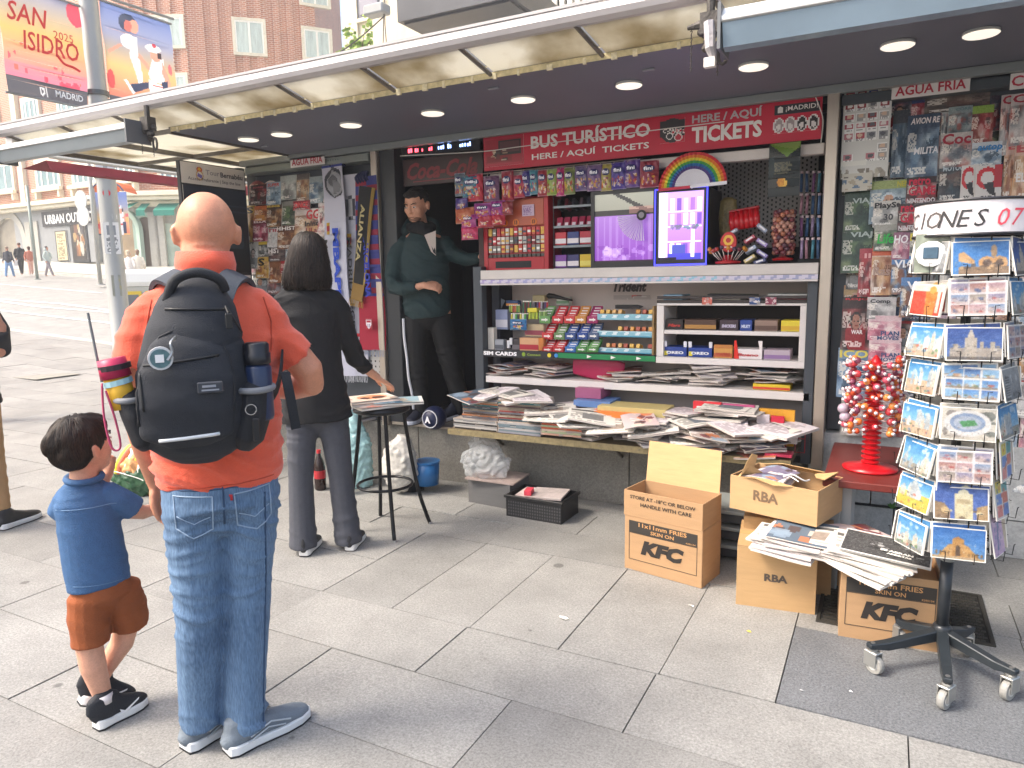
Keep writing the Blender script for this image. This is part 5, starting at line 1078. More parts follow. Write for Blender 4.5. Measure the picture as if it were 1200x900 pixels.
for i in range(n):
 a0=math.radians(-180+98*i/n*1.0);a1=math.radians(-180+98*(i+.62)/n);r0,r1=.03,.155;z=.004*(i%2)
 v=[(r0*math.cos(a0),z,r0*math.sin(a0)),(r1*math.cos(a0),z,r1*math.sin(a0)),(r1*math.cos(a1),z-.006,r1*math.sin(a1)),(r0*math.cos(a1),z-.003,r0*math.sin(a1))]
 link('fan_rib',mesh('fan_rib',v+[(x,y+.002,zz)for x,y,zz in v],[(0,1,2,3),(7,6,5,4),(0,4,5,1),(1,5,6,2),(2,6,7,3),(3,7,4,0)]),fn,mat('e4e0ea',.5))
MB().lathe([(.032,-.004),(.03,.004)],16,axis='y').build('rosette',mat('1c1a20',.5),fn);MB().lathe([(.018,-.008),(.016,-.004)],14,axis='y').build('rosette_centre',mat('8c8890',.4),fn)
t,W,H,fw=fridge(768,220,829,311,0,'right display fridge with blue glowing door edge and shelves of cans',True)
c=Cv(40,54,'a878dc',5).grad('b890e8','8a5cc8').rect(0,0,.16,1,'e8d8fc').rect(.16,0,.2,1,'c8a8ec')
for y in(.28,.5,.72):c.rect(.2,y,.95,y+.015,'e0d0f4')
for j,y in enumerate((.1,.32,.75)):
 for i in range(5):c.rect(.25+.15*i,y,.25+.15*i+.1,y+.17,['e8dcf4','6a44a0','c8a8e8','8c5cb8','f0e8f8'][(i+j*2)%5])
c.blobs(16,['5a5470','8a7ca0','4a6a70'],.25,.48,.9,.56,.06).rect(.2,.9,.95,1,'3a3aa0').rect(.72,.55,.8,.97,'e8e4dc').rect(.3,.78,.6,.9,'3c4494');c.rect(0,.955,.4,1,'14102c')
printed('glass',c,W-2*fw,H-2.6*fw,.004,parent=t,m=print_mat(.15,'lit_glass_bright',.7),loc=(0,.004,fw*1.6))
# rainbow fan
fn=thing('rainbow_fan','rainbow striped folding fan standing open on top of the fridges','fan',at(811,219,4.33));fn.rotation_euler=(-.1,-.03,0)
RC=['c8303c','d87a2c','d8c83c','4a9c4c','2c6aa8','5a4488']
R1=at(852,219,4.33).x-at(811,219,4.33).x;n=24
for i in range(n):
 a0=PI*i/n;a1=PI*(i+1)/n;v=[];f=[];mi=[]
 rr=[R1*(.52+.48*k/6)for k in range(7)]
 for k,r in enumerate(rr):v+=[(r*math.cos(a0),.002,r*math.sin(a0)),(r*math.cos((a0+a1)/2),-.005,r*math.sin((a0+a1)/2)),(r*math.cos(a1),.002,r*math.sin(a1))]
 for k in range(6):f+=[(k*3,k*3+3,k*3+4,k*3+1),(k*3+1,k*3+4,k*3+5,k*3+2)];mi+=[5-k]*2
 link('fan_leaf',mesh('fan_leaf',v,f,False,mi),fn,[mat(x,.6)for x in RC])
 r0=R1*.52
 link('fan_rib',mesh('fan_rib',[(0,0,0),(r0*math.cos(a0+.01),0,r0*math.sin(a0+.01)),(r0*math.cos(a1-.01),-.003,r0*math.sin(a1-.01)),(0,.003,0),(r0*math.cos(a0),.003,r0*math.sin(a0)),(r0*math.cos(a1),.002,r0*math.sin(a1))],[(0,1,2),(3,5,4),(0,3,4,1),(1,4,5,2),(2,5,3,0)]),fn,mat('e4e2ea',.45))
MB().box(0,R1*1.0,-.009,-.006,-.008,.012).build('guard',mat('e8e6ec',.4),fn);MB().box(-R1,0,-.009,-.006,-.008,.008).build('guard',RD,fn);MB().lathe([(.01,-.012),(.01,-.002)],10,axis='y').build('pivot',mat('e8e6ec',.4),fn)
# pegboard wall behind
pw_=thing('pegboard','grey perforated board at the back right of the counter','pegboard',at(895,300,4.80));a=at(845,250,4.8);b=at(962,250,4.8);W=b.x-a.x
box('board',-W/2,W/2,0,.01,.05,.62,mat('8a8682',.5),pw_);mb=MB()
for i in range(24):
 for j in range(20):mb.box(-W/2+.015+i*W/24.5,-W/2+.025+i*W/24.5,-.002,0,.07+j*.028+(.014 if i%2 else 0),.083+j*.028+(.014 if i%2 else 0))
tag(mb.build('hole',mat('1c1c1e',.8),pw_),kind='stuff')
bag(899,172,939,230,4.34,'1c2426','large black crisps bag with a green top and golden crisps picture hanging right','crisps bag',['1c2426'],None,90)
o=bpy.data.objects['snack_bag.%03d'%(len([x for x in bpy.data.objects if x.name.startswith('snack_bag')])-1)]
o.children[0].data=(lambda c:(lambda vfc:ink_mesh('pouch',[(x,-.03*max(0,1-(x/.085)**4)*max(0,1-(z/.145-1)**6),z)for x,y,z in vfc[0]],vfc[1],vfc[2]))(c.sheet(.165,.29)))(Cv(30,46,'262e31',3).tri([(0,0),(1,0),(1,.1),(.6,.28)],'6a8a34').tri([(0,0),(1,0),(.9,.16),(.5,.1)],'a8b070',.5).blobs(9,['e0a034','f0c050','d08a28'],.3,.68,.75,.82,.09,1).lines(.2,.36,.8,.6,5,'9a8c5a',.5).ell(.1,.45,.12,.2,'5a6a6c',.5))
o.children[0].data.materials.append(GLOSSY)
# lollipop bowl
def lolly(mb,p,d,r,L_):
 mb.k=0;mb.tube([p,p+d*L_],.0022,5);mb.k=1;mb.ball(p+d*(L_+r*.6),r,10,6)
p=at(853,309,4.36);t=thing('lollipop_stand','red lollipop stand with an oval flower sign and lollipops leaning out','lollipop stand',p)
MB().lathe([(.07,0),(.075,.012),(.03,.02),(.028,.05)],20).build('base',mat('b01c24',.35),t,smooth=True)
q=random.Random(2)
for i in range(11):
 a=PI+(i-.5)/10*PI;mb=MB();d=Vector((math.cos(a)*.7,math.sin(a)*.5-.1,.75)).normalized();lolly(mb,Vector((math.cos(a)*.05,math.sin(a)*.04,.02)),d,.013,q.uniform(.06,.085));mb.build('lollipop',[mat('e4dcd8',.5),mat(q.choice(['6c3440','a83c34','c8842c','4c3450']),.3)],t,smooth=True)
c=Cv(24,30,'c41c24',1).ell(.5,.4,.34,.28,'e8a030')
for i in range(8):c.ell(.5+.24*math.cos(i*PI/4),.4+.2*math.sin(i*PI/4),.1,.08,'f0c040')
c.ell(.5,.4,.16,.13,'c41c24').rect(.25,.72,.75,.8,'f0e8e0').rect(.15,.85,.85,.88,'e8a030')
sg_=MB().lathe([(.046,-.002),(.048,.004),(.046,.008)],24,axis='y').build('sign',mat('c41c24',.35),t,(0,0,.125));sg_.scale=(1,1,1.25)
v,f,col=c.sheet(.088,.11);pz=[(x,-.0035,z-.055)for x,y,z in v];keep=[i for i,q_ in enumerate(f)if all((pz[k][0]/.045)**2+(pz[k][2]/.057)**2<1 for k in q_)]
link('sign_face',ink_mesh('sign_face',pz,[f[i]for i in keep],[col[i]for i in keep]),t,GLOSSY,(0,-.001,.125))
# big red pleated bag, cascade of small boxes
p=at(873,268,4.42);t=thing('red_pack','large red pleated sweets pack leaning above the small boxes','sweets pack',p,0);t.rotation_euler=(-.2,-.12,0)
mb=MB();
for i in range(6):mb.tube([(-.07+i*.028,0,0),(-.07+i*.028,-.004,.05),(-.07+i*.028,0,.11)],[.015,.019,.015],10)
mb.build('pouch',mat('b8141e',.28),t,smooth=True);box('seal',-.085,.088,-.002,.002,.10,.125,mat('a01018',.35),t)
for k,(px,py,cl,ro,l)in enumerate(((858,272,'8a8c9a',.5,'grey-blue'),(893,267,'9aa2b4',-.7,'pale blue upper right'),(878,280,'b04858',.55,'red tipped'),(893,284,'a894c8',-.6,'lilac'),(879,292,'a8b4c8',.5,'pale silver'),(893,297,'9488c0',-.6,'violet'),(878,303,'d8c488',.55,'yellowish'),(890,306,'3c4470',.3,'dark blue'))):
 q_=at(px,py,4.38-.005*k);o=MB().box(-.034,.034,0,.05,-.011,.011).build('sweets_box',mat(cl,.35,var=.1,scale=50),None,q_,(-.2,-ro,0),bevel=.002);box('label',-.02,.02,-.0015,-.0002,-.005,.005,mat('e8e4e8',.4),o,0);tag(o,'%s flat sweets box in the criss-cross cascade beside the lollipop stand'%l,'sweets box','criss-cross sweets boxes')
p=at(853,262,4.6);o=organic('sweets_bag',lambda mb:loft(mb,[(0,0,0,.05,.03),(0,0,.1,.06,.035),(0,0,.2,.05,.025)],12),mat('8a7a4c',.4,bump=.6,scale=70,var=.4),None,.008,2,folds(.008,60,40,50));o.location=p-Vector((0,0,.06));tag(o,'olive green sweets bag in the dark behind the red pack','sweets bag')
# dense bundle of wrapped lollipops on a red stand
p=at(917,305,4.42);t=thing('lollipop_tower','tall tower of brownish wrapped lollipops on a red base','lollipop stand',p);MB().lathe([(.055,0),(.06,.01),(.02,.02)],18).build('base',mat('b8141e',.35),t)
MB().tube([(0,0,.02),(0,0,.28)],.02,8).build('column',mat('6c2a2c',.5),t);q=random.Random(9)
tipc=[mat(x,.28)for x in('8a4a44','6c3038','a86a50','54303c','b88878')]
base_lolly={}
for j in range(12):
 for i in range(9):
  a=2*PI*i/9+j*.4;
  if math.sin(a)>.55:continue
  r=.048+q.uniform(-.006,.008);k=q.randrange(5)
  if k not in base_lolly:
   mb=MB();mb.ball((0,0,0),.0155,9,6);mb.tube([(0,.0,0),(0,.035,0)],.002,4);base_lolly[k]=mb.build('lollipop',tipc[k],t,smooth=True).data;bpy.data.objects.remove(t.children[-1])if 0 else None
   o=[c_ for c_ in t.children if c_.data==base_lolly[k]][0]
  else:o=link('lollipop',base_lolly[k],t)
  o.location=(r*math.cos(a),r*math.sin(a),.045+j*.0205+q.uniform(-.004,.004));o.rotation_euler=(q.uniform(-.4,.4),0,a+PI/2)
  # tubes standing in steps
q=random.Random(12)
for j in range(4):
 for i in range(5):
  p=at(939+i*6.5+q.uniform(-1,1),303-j*26,4.42+j*.05);mb=MB();cl=q.choice(['5c7ca8','8c5c8c','4c8ca0','a87c8c','3c5c84','9a86a8']);mb.tube([(0,0,0),(q.uniform(-.006,.006),.0,.105)],.0085,8)
  o=mb.build('sweets_tube',mat(cl,.3,var=.3,scale=90),None,p,smooth=True);MB().tube([(0,0,.104),(0,0,.117)],.0092,8).build('cap',mat('c8b4bc',.4),o);tag(o,'slim sweets tube, %s from the left in the %s row of the stepped bundle'%(['first','second','third','fourth','fifth'][i],['lowest','second','third','topmost'][j]),'sweets tube','stepped bundle of sweets tubes')
kb('step_block',at(934,300,4.43).x,at(968,300,4.43).x,4.455,4.62,1.573,1.60,BLACK);kb('step_block',at(934,300,4.43).x,at(968,300,4.43).x,4.50,4.62,1.603,1.70,BLACK);kb('step_block',at(934,300,4.43).x,at(968,300,4.43).x,4.55,4.62,1.703,1.80,BLACK)
# ---- lower compartment: gum bins ----
def tiltpack(mb,x,z,w_,h_,d,k):
 mb.k=k;M=Matrix.Translation((x,0,z))@Matrix.Rotation(-.55,4,'X');mb.box(-w_/2,w_/2,0,d,0,h_,M)
rows=[(356,379,[(638,'6a9c5c','green'),(653,'c02c38','red'),(667,'c83c3c','bright red'),(680,'c8863c','orange-yellow'),(694,'9c2060','magenta')]),(376,398,[(641,'c83038','red'),(655,'6c8c5c','sage green'),(668,'34508c','blue'),(682,'2c4c94','deep blue'),(695,'4c6084','slate blue')]),(395,413,[(641,'c02830','red'),(654,'c43038','scarlet'),(668,'3c74b8','sky blue'),(681,'4c8c48','leaf green'),(694,'5c9850','light green')])]
for j,(y0,y1,ps)in enumerate(rows):
 for i,(px,cl,nm)in enumerate(ps):
  Y=4.46-.03*j;a=at(px-6,(y0+y1)/2,Y);b=at(px+6.4,(y0+y1)/2,Y);z0=at(px,y1,Y).z;h_=(at(px,y0,Y).z-z0)
  o=thing('gum_box','%s gum bin, %s from the left in the %s row of the counter'%(nm,['first','second','third','fourth','fifth'][i],['top','middle','bottom'][j]),'gum box',((a.x+b.x)/2,Y,z0),0,'gum bins of the counter');w2=(b.x-a.x)/2
  box('tray',-w2,w2,0,.01,0,h_*.38,mat(cl,.4),o);c=Cv(10,6,cl).rect(.1,.3,.75,.7,'f0ece8').tri([(.6,.2),(.95,.5),(.6,.8)],'f0ece8');printed('label',c,w2*1.5,h_*.26,.001,parent=o,loc=(0,-.003,h_*.06))
  for k in range(4):
   M=MB().box(-w2*.92,w2*.92,0,.012,0,h_*.42).build('gum_packet',mat(cl,.32,var=.12,scale=60),o,(0,.014+.022*k,h_*(.1+.13*k)),(-.5,0,0),bevel=.001)
   box('stripe',-w2*.5,w2*.6,-.0012,-.0002,h_*.22,h_*.32,mat('e8e4e4',.4),M,0)
   # cyan fronted gum shelves
for j,(y0,y1)in enumerate(((368,375),(388,395),(408,414))):
 a=at(700,380,4.44);b=at(764,380,4.44);z1=at(730,y0,4.44).z;z0=at(730,y1,4.44).z
 c=Cv(44,6,'8cc0d0',j)
 for i in range(5 if j==0 else 4):c.tri([(.06+.21*i,.75),(.10+.21*i,.2),(.18+.21*i,.2),(.14+.21*i,.75)],'e4f0f4')
 if j:c.rect(0,.0,1,.15,'c8e4ec').rect(.0,.85,1,1,'2c88a8')
 printed('shelf_label',c,b.x-a.x,z1-z0,.004,parent=K).location=((a.x+b.x)/2+1.9,4.44-4.9,z0)
 kb('wire_shelf',a.x,b.x,4.445,4.66,z0,z0+.004,mat('6a7478',.4))
 q=random.Random(j+3);n=9
 for i in range(n):
  if(j==0 and i in(4,5))or(j==1 and i<3)or(j==2 and i in(0,7)):continue
  x=a.x+(b.x-a.x)*(i+.5)/n;h_=.028
  o=MB().box(-.014,.014,0,.05,0,h_).build('sweets_packet',mat(q.choice(['d8942c','e0b040','c86a2c','b04a2c','d8a860']),.35,var=.3,scale=120),None,(x,4.47,z1+.001),(-.3,0,q.uniform(-.2,.2)),bevel=.002);tag(o,'orange or yellow packet on the %s cyan fronted shelf, place %s from the left'%(['top','middle','bottom'][j],ORD[i]),'sweets packet','packets on the %s cyan shelf'%['top','middle','bottom'][j])
 kb('divider',b.x+.002,b.x+.012,4.44,4.66,z0-.02,z0+.09,mat('a88a5c',.5))
 # left clutter: lighters, pens, card packs
def grp(px0,py0,px1,py1,n,cols,Y,name,label,cat,hh,group):
 for i in range(n):
  x=px0+(px1-px0)*(i+.5)/n;a=at(x,py1,Y);w_=(at(px1,py1,Y).x-at(px0,py1,Y).x)/n*.8;h_=at(x,py0,Y).z-a.z;cl=cols[i%len(cols)]
  o=MB().box(-w_/2,w_/2,0,.012,0,h_).build(name,mat(cl,.35),None,a,(-.1,0,0),bevel=.0015);MB().box(-w_/2*.8,w_/2*.8,.001,.011,h_*1.001,h_*1.12).build('cap',mat('d8d4cc',.3,metal=.5),o);tag(o,label+', '+ORD[i]+' from the left',cat,group)
grp(596,358,609,366,6,['8ca83c','b0b83c','a83c2c','c86a3c','5c8c3c'],4.50,'lighter','small coloured lighter in the top left stand of the counter','lighter',0,'lighters in the top left stand')
grp(612,354,622,367,5,['2c6c4c','6c1c24','1c3c2c','8c2430'],4.52,'lighter','tall dark green or red lighter beside the lighter stand','lighter',0,'dark lighters')
grp(624,354,642,362,8,['c8bcc8','2c2430','5c3c7c','c83040'],4.56,'lighter','thin pale or dark lighter in the back row','lighter',0,'thin lighters in the back row')
grp(598,368,619,375,8,['c8b83c','e0e0d8','4c9c4c','2c2c2c'],4.48,'lighter','lighter in the second row of the left stand','lighter',0,'lighters in the second row')
grp(619,365,630,374,5,['b8c83c','8c9c2c'],4.46,'lighter','lime green lighter in the yellow tray','lighter',0,'lime lighters');grp(631,365,641,374,4,['8cac5c','5c7c3c'],4.46,'lighter','green lighter beside the lime ones','lighter',0,'green lighters beside the lime ones')
for(x0,y0,x1,y1,Y,cl,bd,l)in((593,352,607,359,4.53,'2c4c7c','d88a2c','blue display card with an orange top'),(624,346,638,354,4.60,'c8b88c',None,'cream stack of paper tubes at the back'),(652,348,667,357,4.60,'d0d4c8','6a8c6c','white and green box at the back of the gum bins'),(581,363,595,386,4.47,'8c94b4','d0ccd4','lilac and white card pack at the left edge'),(572,384,579,410,4.40,'dcd4c8',None,'upright white receipt block beside the grey post'),(618,361,629,366,4.45,'d8cc3c',None,'yellow tray edge under the lighters'),(580,398,590,410,4.40,'9ca0a8','5c6068','grey card packs low left'),(609,396,631,411,4.40,'d0a078','b02c3c','beige and red booklet pack before the gum bins'),(631,396,637,411,4.40,'c87a3c',None,'narrow orange pack beside the gum bins'),(615,380,637,394,4.44,'b8a484','8c3c4c','row of beige small books above the booklet pack'),(600,397,609,411,4.41,'3a363c','6a666c','dark phone accessory pack')):
 a=at(x0,y1,Y);b=at(x1,y1,Y);small('counter_pack',a.x,b.x,Y,Y+.05,a.z,at((x0+x1)/2,y0,Y).z,cl,l,'pack',band=bd)
for(x0,y0,x1,y1,l)in((594,399,597,408,'left'),(597,396,600,404,'middle')):
 a=at(x0,y1,4.40);small('counter_pack',a.x,at(x1,y1,4.40).x,4.40,4.42,a.z,at(x0,y0,4.40).z,'dcdce0','tiny white tag on the dark accessory packs, %s one'%l,'tag')
bag(598,374,617,387,4.40,'3a7ab0','small light blue sweets bag with an oval logo on the left side of the counter',logo='fini',seed=77,oval='1c2c5c')
p=at(585,356,4.52);o=MB().box(-.028,.028,0,.01,-.04,.04).build('tilted_card',mat('5c6470',.4),None,p,(0,.5,.3));tag(o,'grey card leaning at the top left corner of the lower counter','card')
mb=MB();loft(mb,[(-.02,0,.02,.02,.02),(.02,0,.018,.016,.016),(.10,0,.0,.01,.01),(.16,0,-.012,.006,.004)],8);o=mb.build('black_gun_lighter',mat('16161a',.4),None,at(646,350,4.58),smooth=True);tag(o,'long black gas lighter lying across the back of the counter','lighter')
mb=MB().prism([(-.09,0),(.07,0),(.09,.016),(.05,.026),(-.09,.026)],0,.05);o=mb.build('black_case',mat('14141c',.4),None,at(736,362,4.56));tag(o,'flat black case lying above the cyan gum shelves','case')
# boxes in the white unit
ux0,ux1=WU.location.x-.33,WU.location.x+.33;uz=1.001
CB=[(780,801,'top','231c1e','Mars','b8322c','black chocolate bar box',None,.3),(802,840,'top','4c3428',None,None,'brown long chocolate box','a87a3c',0),(843,866,'top','3a2a34','SNICKERS','c8c0d8','dark brown chocolate bar box',None,.1),(867,882,'top','24408c','MILKY','d0d8f0','bright blue chocolate bar box',None,0),(884,912,'top','8c7468',None,None,'dusty pink-brown wafer box','5c443c',0),(915,938,'top','d8c434',None,None,'yellow box with red dots','c8a02c',0),(778,806,'low','24408c','OREO','f0f0f4','blue biscuit box with open front, left of its pair',None,0),(807,836,'low','24408c','OREO','f0f0f4','blue biscuit box with open front, right of its pair',None,0),(837,860,'low','c8924c','WAFERS','a83c2c','caramel coloured wafer box','b85a34',0),(861,895,'low','e4dcdc','Bueno','b83034','white bar box with a bright red left flap',None,.2),(896,928,'low','b8a8b4',None,None,'stack of pale lilac bars','8c6c9c',0)]
for i,(x0,x1,lv,cl,tx,tc_,l,bd,sh)in enumerate(CB):
 Y=4.385;a=at(x0,388,Y);b=at(x1-1,388,Y);z0=uz+(.181 if lv=='top' else .013);hh=.085 if lv=='top' else .095
 small('chocolate_box',a.x,b.x,Y,Y+.14,z0,z0+hh*(.75 if lv=='top' else .62),cl,'%s on the white unit %s shelf'%(l,'upper' if lv=='top' else 'lower'),'chocolate box',band=bd,text=tx,tc=tc_ or 'f0f0f0',sh=sh)
 o=bpy.data.objects[-1]if 0 else None
 w2=(b.x-a.x)/2
 par=[ob for ob in C.objects if ob.name.startswith('chocolate_box')][-1]
 if lv=='low' and i in(6,7):box('flap',-w2,-w2+.02,0,.01,hh*.62,hh,mat('dcdce4',.4),par);box('flap',w2-.02,w2,0,.01,hh*.62,hh,mat('dcdce4',.4),par);box('yellow_corner',-w2+.004,-w2+.026,-.002,-.0004,.006,.034,mat('d8c83c',.4),par,0)
 if i==9:MB().prism([(-w2,0),(-w2+.03,0),(-w2+.012,hh*1.15),(-w2,hh*1.15)],-.003,.0).build('red_flap',mat('d8281c',.4),par);MB().prism([(w2-.012,hh*.5),(w2,hh*.5),(w2,hh*1.15),(w2-.024,hh*1.15)],-.003,.0).build('flap',mat('e4dcdc',.4),par)
 if i==8:box('flap',-w2,w2,0,.008,hh*.62,hh*.85,mat('b8783c',.4),par)
for(px,cl,l)in((828,'c86a5c','small red and white label clipped to the striped edge, left one'),(884,'2c4c84','small blue label clipped to the striped edge'),(903,'8c3c54','small red-violet label clipped to the striped edge, right one')):
 p=at(px,357,4.34);c=Cv(10,8,cl,int(px)).blobs(8,['e8e0dc',cl,'a8a0a0','d8c8c8'],0,0,1,1,.25);o=printed('clipped_label',c,.06,.042,.002,loc=(p.x,4.35,p.z-.0));tag(o,l,'label')
 # flat goods on top of the white unit
for(x0,x1,y,cl,h_,rz_,l)in((778,800,352,'7ca0b8',.05,0,'clear cyan pack standing on the left end of the white unit'),(800,850,351,'2c2628',.012,.1,'dark flat folder lying on the white unit'),(815,868,347,'c8c4bc',.008,-.06,'pale magazine lying on the white unit'),(830,888,344,'1c1c20',.014,.12,'black portfolio lying high on the white unit'),(862,915,352,'d4d0cc',.014,.04,'white paper stack lying on the right of the white unit'),(884,948,347,'8c4a54',.010,.03,'pinkish magazine lying on the white unit'),(900,958,343,'b8b8b4',.012,-.04,'grey paper stack topmost on the right of the white unit')):
 a=at(x0,y+4,4.40);b=at(x1,y+4,4.40);o=MB().box(-(b.x-a.x)/2,(b.x-a.x)/2,0,.2,0,h_).build('flat_magazine',mat(cl,.45,var=.25,scale=14),None,((a.x+b.x)/2,4.385,max(1.347,at(x0,y+4,4.4).z)),(0,.02,rz_));tag(o,l,'magazine')
 # ================= newspapers and magazines lying in heaps =================
def paper_mesh(kind,seed):
 """a folded paper lying flat: W along x, D along y, printed on top, page edges on the sides"""
 q=np.random.RandomState(seed);W,D=(.30,.21)if kind=='news' else(.22,.28);nx,ny=20,14
 c=Cv(nx,ny,{'news':'dcd8d0','mag':['b8a8a0','8c5c50','5c6c7c','c8b4b4','a85c4c','7c748c'][seed%6],'pale':'e4dce0'}[kind],seed)
 if kind=='news':c.lines(.05,.3,.95,.95,5,'8a8680',.6).rect(.3,.38,.75,.8,['6c6c6c','8c7c70','5c6470'][seed%3],.8).rect(.06,.08,.8,.2,'3c3a38',.75)
 elif kind=='mag':c.blobs(12,['e0c8b8','4c3c3c','c87850','8ca0b4','e8e0dc','6c2c34'],0,0,1,1,.2)
 else:c.lines(.05,.1,.95,.9,6,'a89ca4',.6)
 T={'news':.009,'mag':.006,'pale':.012}[kind]*q.uniform(.7,1.5)
 amp=q.uniform(.002,.009);ph=q.uniform(0,6)
 def hz(u,w_):return amp*(1+math.sin(3.2*u+ph))+amp*.9*(w_+.5)*math.sin(5*u+ph*2)
 v=[];f=[];col=[]
 for j in range(ny+1):
  for i in range(nx+1):
   u,w_=i/nx-.5,.5-j/ny;v.append((u*W,w_*D,T+hz(u,w_)))
 for j in range(ny):
  for i in range(nx):a=j*(nx+1)+i;f.append((a+nx+1,a+nx+2,a+1,a));col.append(c.a[j,i])
 n=len(v);rim=[i for i in range(nx+1)]+[(j*(nx+1)+nx)for j in range(1,ny+1)]+[ny*(nx+1)+i for i in range(nx-1,-1,-1)]+[j*(nx+1)for j in range(ny-1,0,-1)]
 L_=4
 for l in range(1,L_+1):
  for k,i in enumerate(rim):
   x,y,z=v[i];sp=1+.01*((l*7+seed)%3-1)*(1 if l<L_ else 0);v.append((x*sp,y*sp,z-T*l/L_))
 m=len(rim);prev=rim
 for l in range(L_):
  cur=[n+l*m+k for k in range(m)]
  for k in range(m):f.append((prev[k],prev[(k+1)%m],cur[(k+1)%m],cur[k]));col.append((.86,.83,.80)if(l+seed)%2 else(.66,.62,.60))
  prev=cur
 f.append(tuple(prev)[::-1]);col.append((.8,.78,.75))
 return ink_mesh('folded_paper',v,f,col),T
PM={k:[paper_mesh(k,s)for s in range(6 if k!='pale' else 3)]for k in('news','mag','pale')}
def pile(cx,cy,z,n,kinds,label,group,spread=.03,rz=0,seed=0,tilt=.03,lim=99,sc=1,name='newspaper'):
 q=random.Random(seed);t=z
 for i in range(n):
  k=q.choice(kinds);me,T=q.choice(PM[k]);T*=sc if 0 else 1
  o=bpy.data.objects.new(name if k=='news' else 'magazine',me);C.objects.link(o)
  if not me.materials:me.materials.append(MATTE)
  o.location=(cx+q.uniform(-1,1)*spread,cy+q.uniform(-1,1)*spread*.6,t);o.rotation_euler=(q.uniform(-1,1)*tilt,q.uniform(-1,1)*tilt,rz+q.uniform(-.55,.55));o.scale=(sc,sc,1)
  tag(o,'%s up: %s'%(ORD[i],label),'newspaper' if k=='news' else 'magazine',group);t+=T+.0055
 return t
BZ=.516
for(px,n,kinds,l,dy,s)in((600,8,['news','pale'],'folded newspapers sliding off each other behind the spine bundles',.16,1),(645,11,['news','pale','news'],'loose newspapers fanned in the left middle of the wooden board',.10,2),(690,9,['news','mag'],'crumpled newspapers around the middle of the wooden board',.04,3),(668,10,['mag','pale'],'glossy magazines heaped behind the loose newspapers',.2,4),(730,12,['mag','news','pale'],'mixed papers under the orange edged books',.14,5),(765,9,['pale','news'],'pale magazines curling over the front of the board',.02,6),(805,13,['news','pale','mag'],'tall heap of newspapers right of the board centre',.12,7),(850,14,['news','pale'],'square stack of thick folded newspapers on the right half of the board',.12,8),(893,6,['pale','mag'],'pinkish magazines slipping off the right end of the stack',.02,9),(780,8,['mag','mag','news'],'magazines stacked at the back behind the red banner pack',.24,10),(828,6,['news','mag'],'papers spread low at the front right of the board',-.03,11)):
 p=at(px,520,4.1+dy);pile(p.x,4.1+dy,BZ,n,kinds,l,l,.06,0,s,.07)
 # spine bundles at the left front
SPC=['5c4438','3c3c44','8c3c38','a86c44','34505a','2c6c74','6c6c74','4c343c','8c8070','3a3630']
def bundle(px0,px1,py0,py1,y,label,seed,cols=SPC):
 a=at(px0,(py0+py1)/2,y);b=at(px1,(py0+py1)/2,y);z0=at((px0+px1)/2,py1,y).z;z1=at((px0+px1)/2,py0,y).z;q=random.Random(seed)
 t=thing('book_bundle',label,'book bundle',((a.x+b.x)/2,y,z0),q.uniform(-.04,.04),'bundles with coloured spines on the board');W=b.x-a.x;n=max(2,int((z1-z0)/.011));h=(z1-z0)/n
 c=Cv(12,1,'ffffff')
 for i in range(n):
  c=Cv(14,3,q.choice(cols),seed*20+i).blobs(7,['d8ccc0',q.choice(cols),'b0a498','2a2628'],0,0,1,1,.12,.7)
  v,f,col=c.sheet(W*q.uniform(.94,1),h*.93,-.001);nn=len(v);v+=[(x,y_,z)for y_ in(0,.24)for z in(0,h*.93)for x in(-W/2+.003,W/2-.003)]
  f+=[tuple(i_+nn for i_ in q_)for q_ in[(0,1,3,2),(4,6,7,5),(0,4,5,1),(2,3,7,6),(0,2,6,4),(1,5,7,3)]];col+=[(.75,.7,.66)]*6
  link('book',ink_mesh('book',v,f,col),t,GLOSSY,(q.uniform(-.004,.004),q.uniform(-.004,.004),i*h))
bundle(541,584,468,494,4.03,'left upper bundle with dark orange and grey spines',1);bundle(584,633,470,496,4.02,'middle upper bundle with brown and teal spines',2);bundle(531,583,492,506,4.0,'left lower bundle with black and white spines',3,['2a2a2c','8c8c8c','4c4c50','b8b4b0'])
bundle(583,635,496,509,3.985,'right lower bundle with grey spines',4,['8c8c94','a8a4a4','6c7c84','b08c84']);bundle(633,658,486,497,4.0,'short violet-pink bundle in the middle of the board',5,['a85c94','b884b4','8c7ca8']);bundle(635,682,497,511,3.98,'pale bundle with an orange end at the middle front',6,['d8a890','e0c8b4','c85c34','b8c49c'])
for(x0,x1,y0,y1,cl,Y,l)in((692,762,484,492,'d8702c',4.08,'orange edged thick book on top of the middle heap'),(700,780,478,484,'b8a870',4.12,'yellowish book above the orange edged one'),(672,715,470,476,'5c7cb0',4.2,'blue magazine at the back of the heap'),(674,704,455,466,'9c5478',4.27,'purple box standing at the back of the heap')):
 a=at(x0,y1,Y);b=at(x1,y1,Y);small('book',a.x,b.x,Y,Y+.2,a.z,at((x0+x1)/2,y0,Y).z,cl,l,'book')
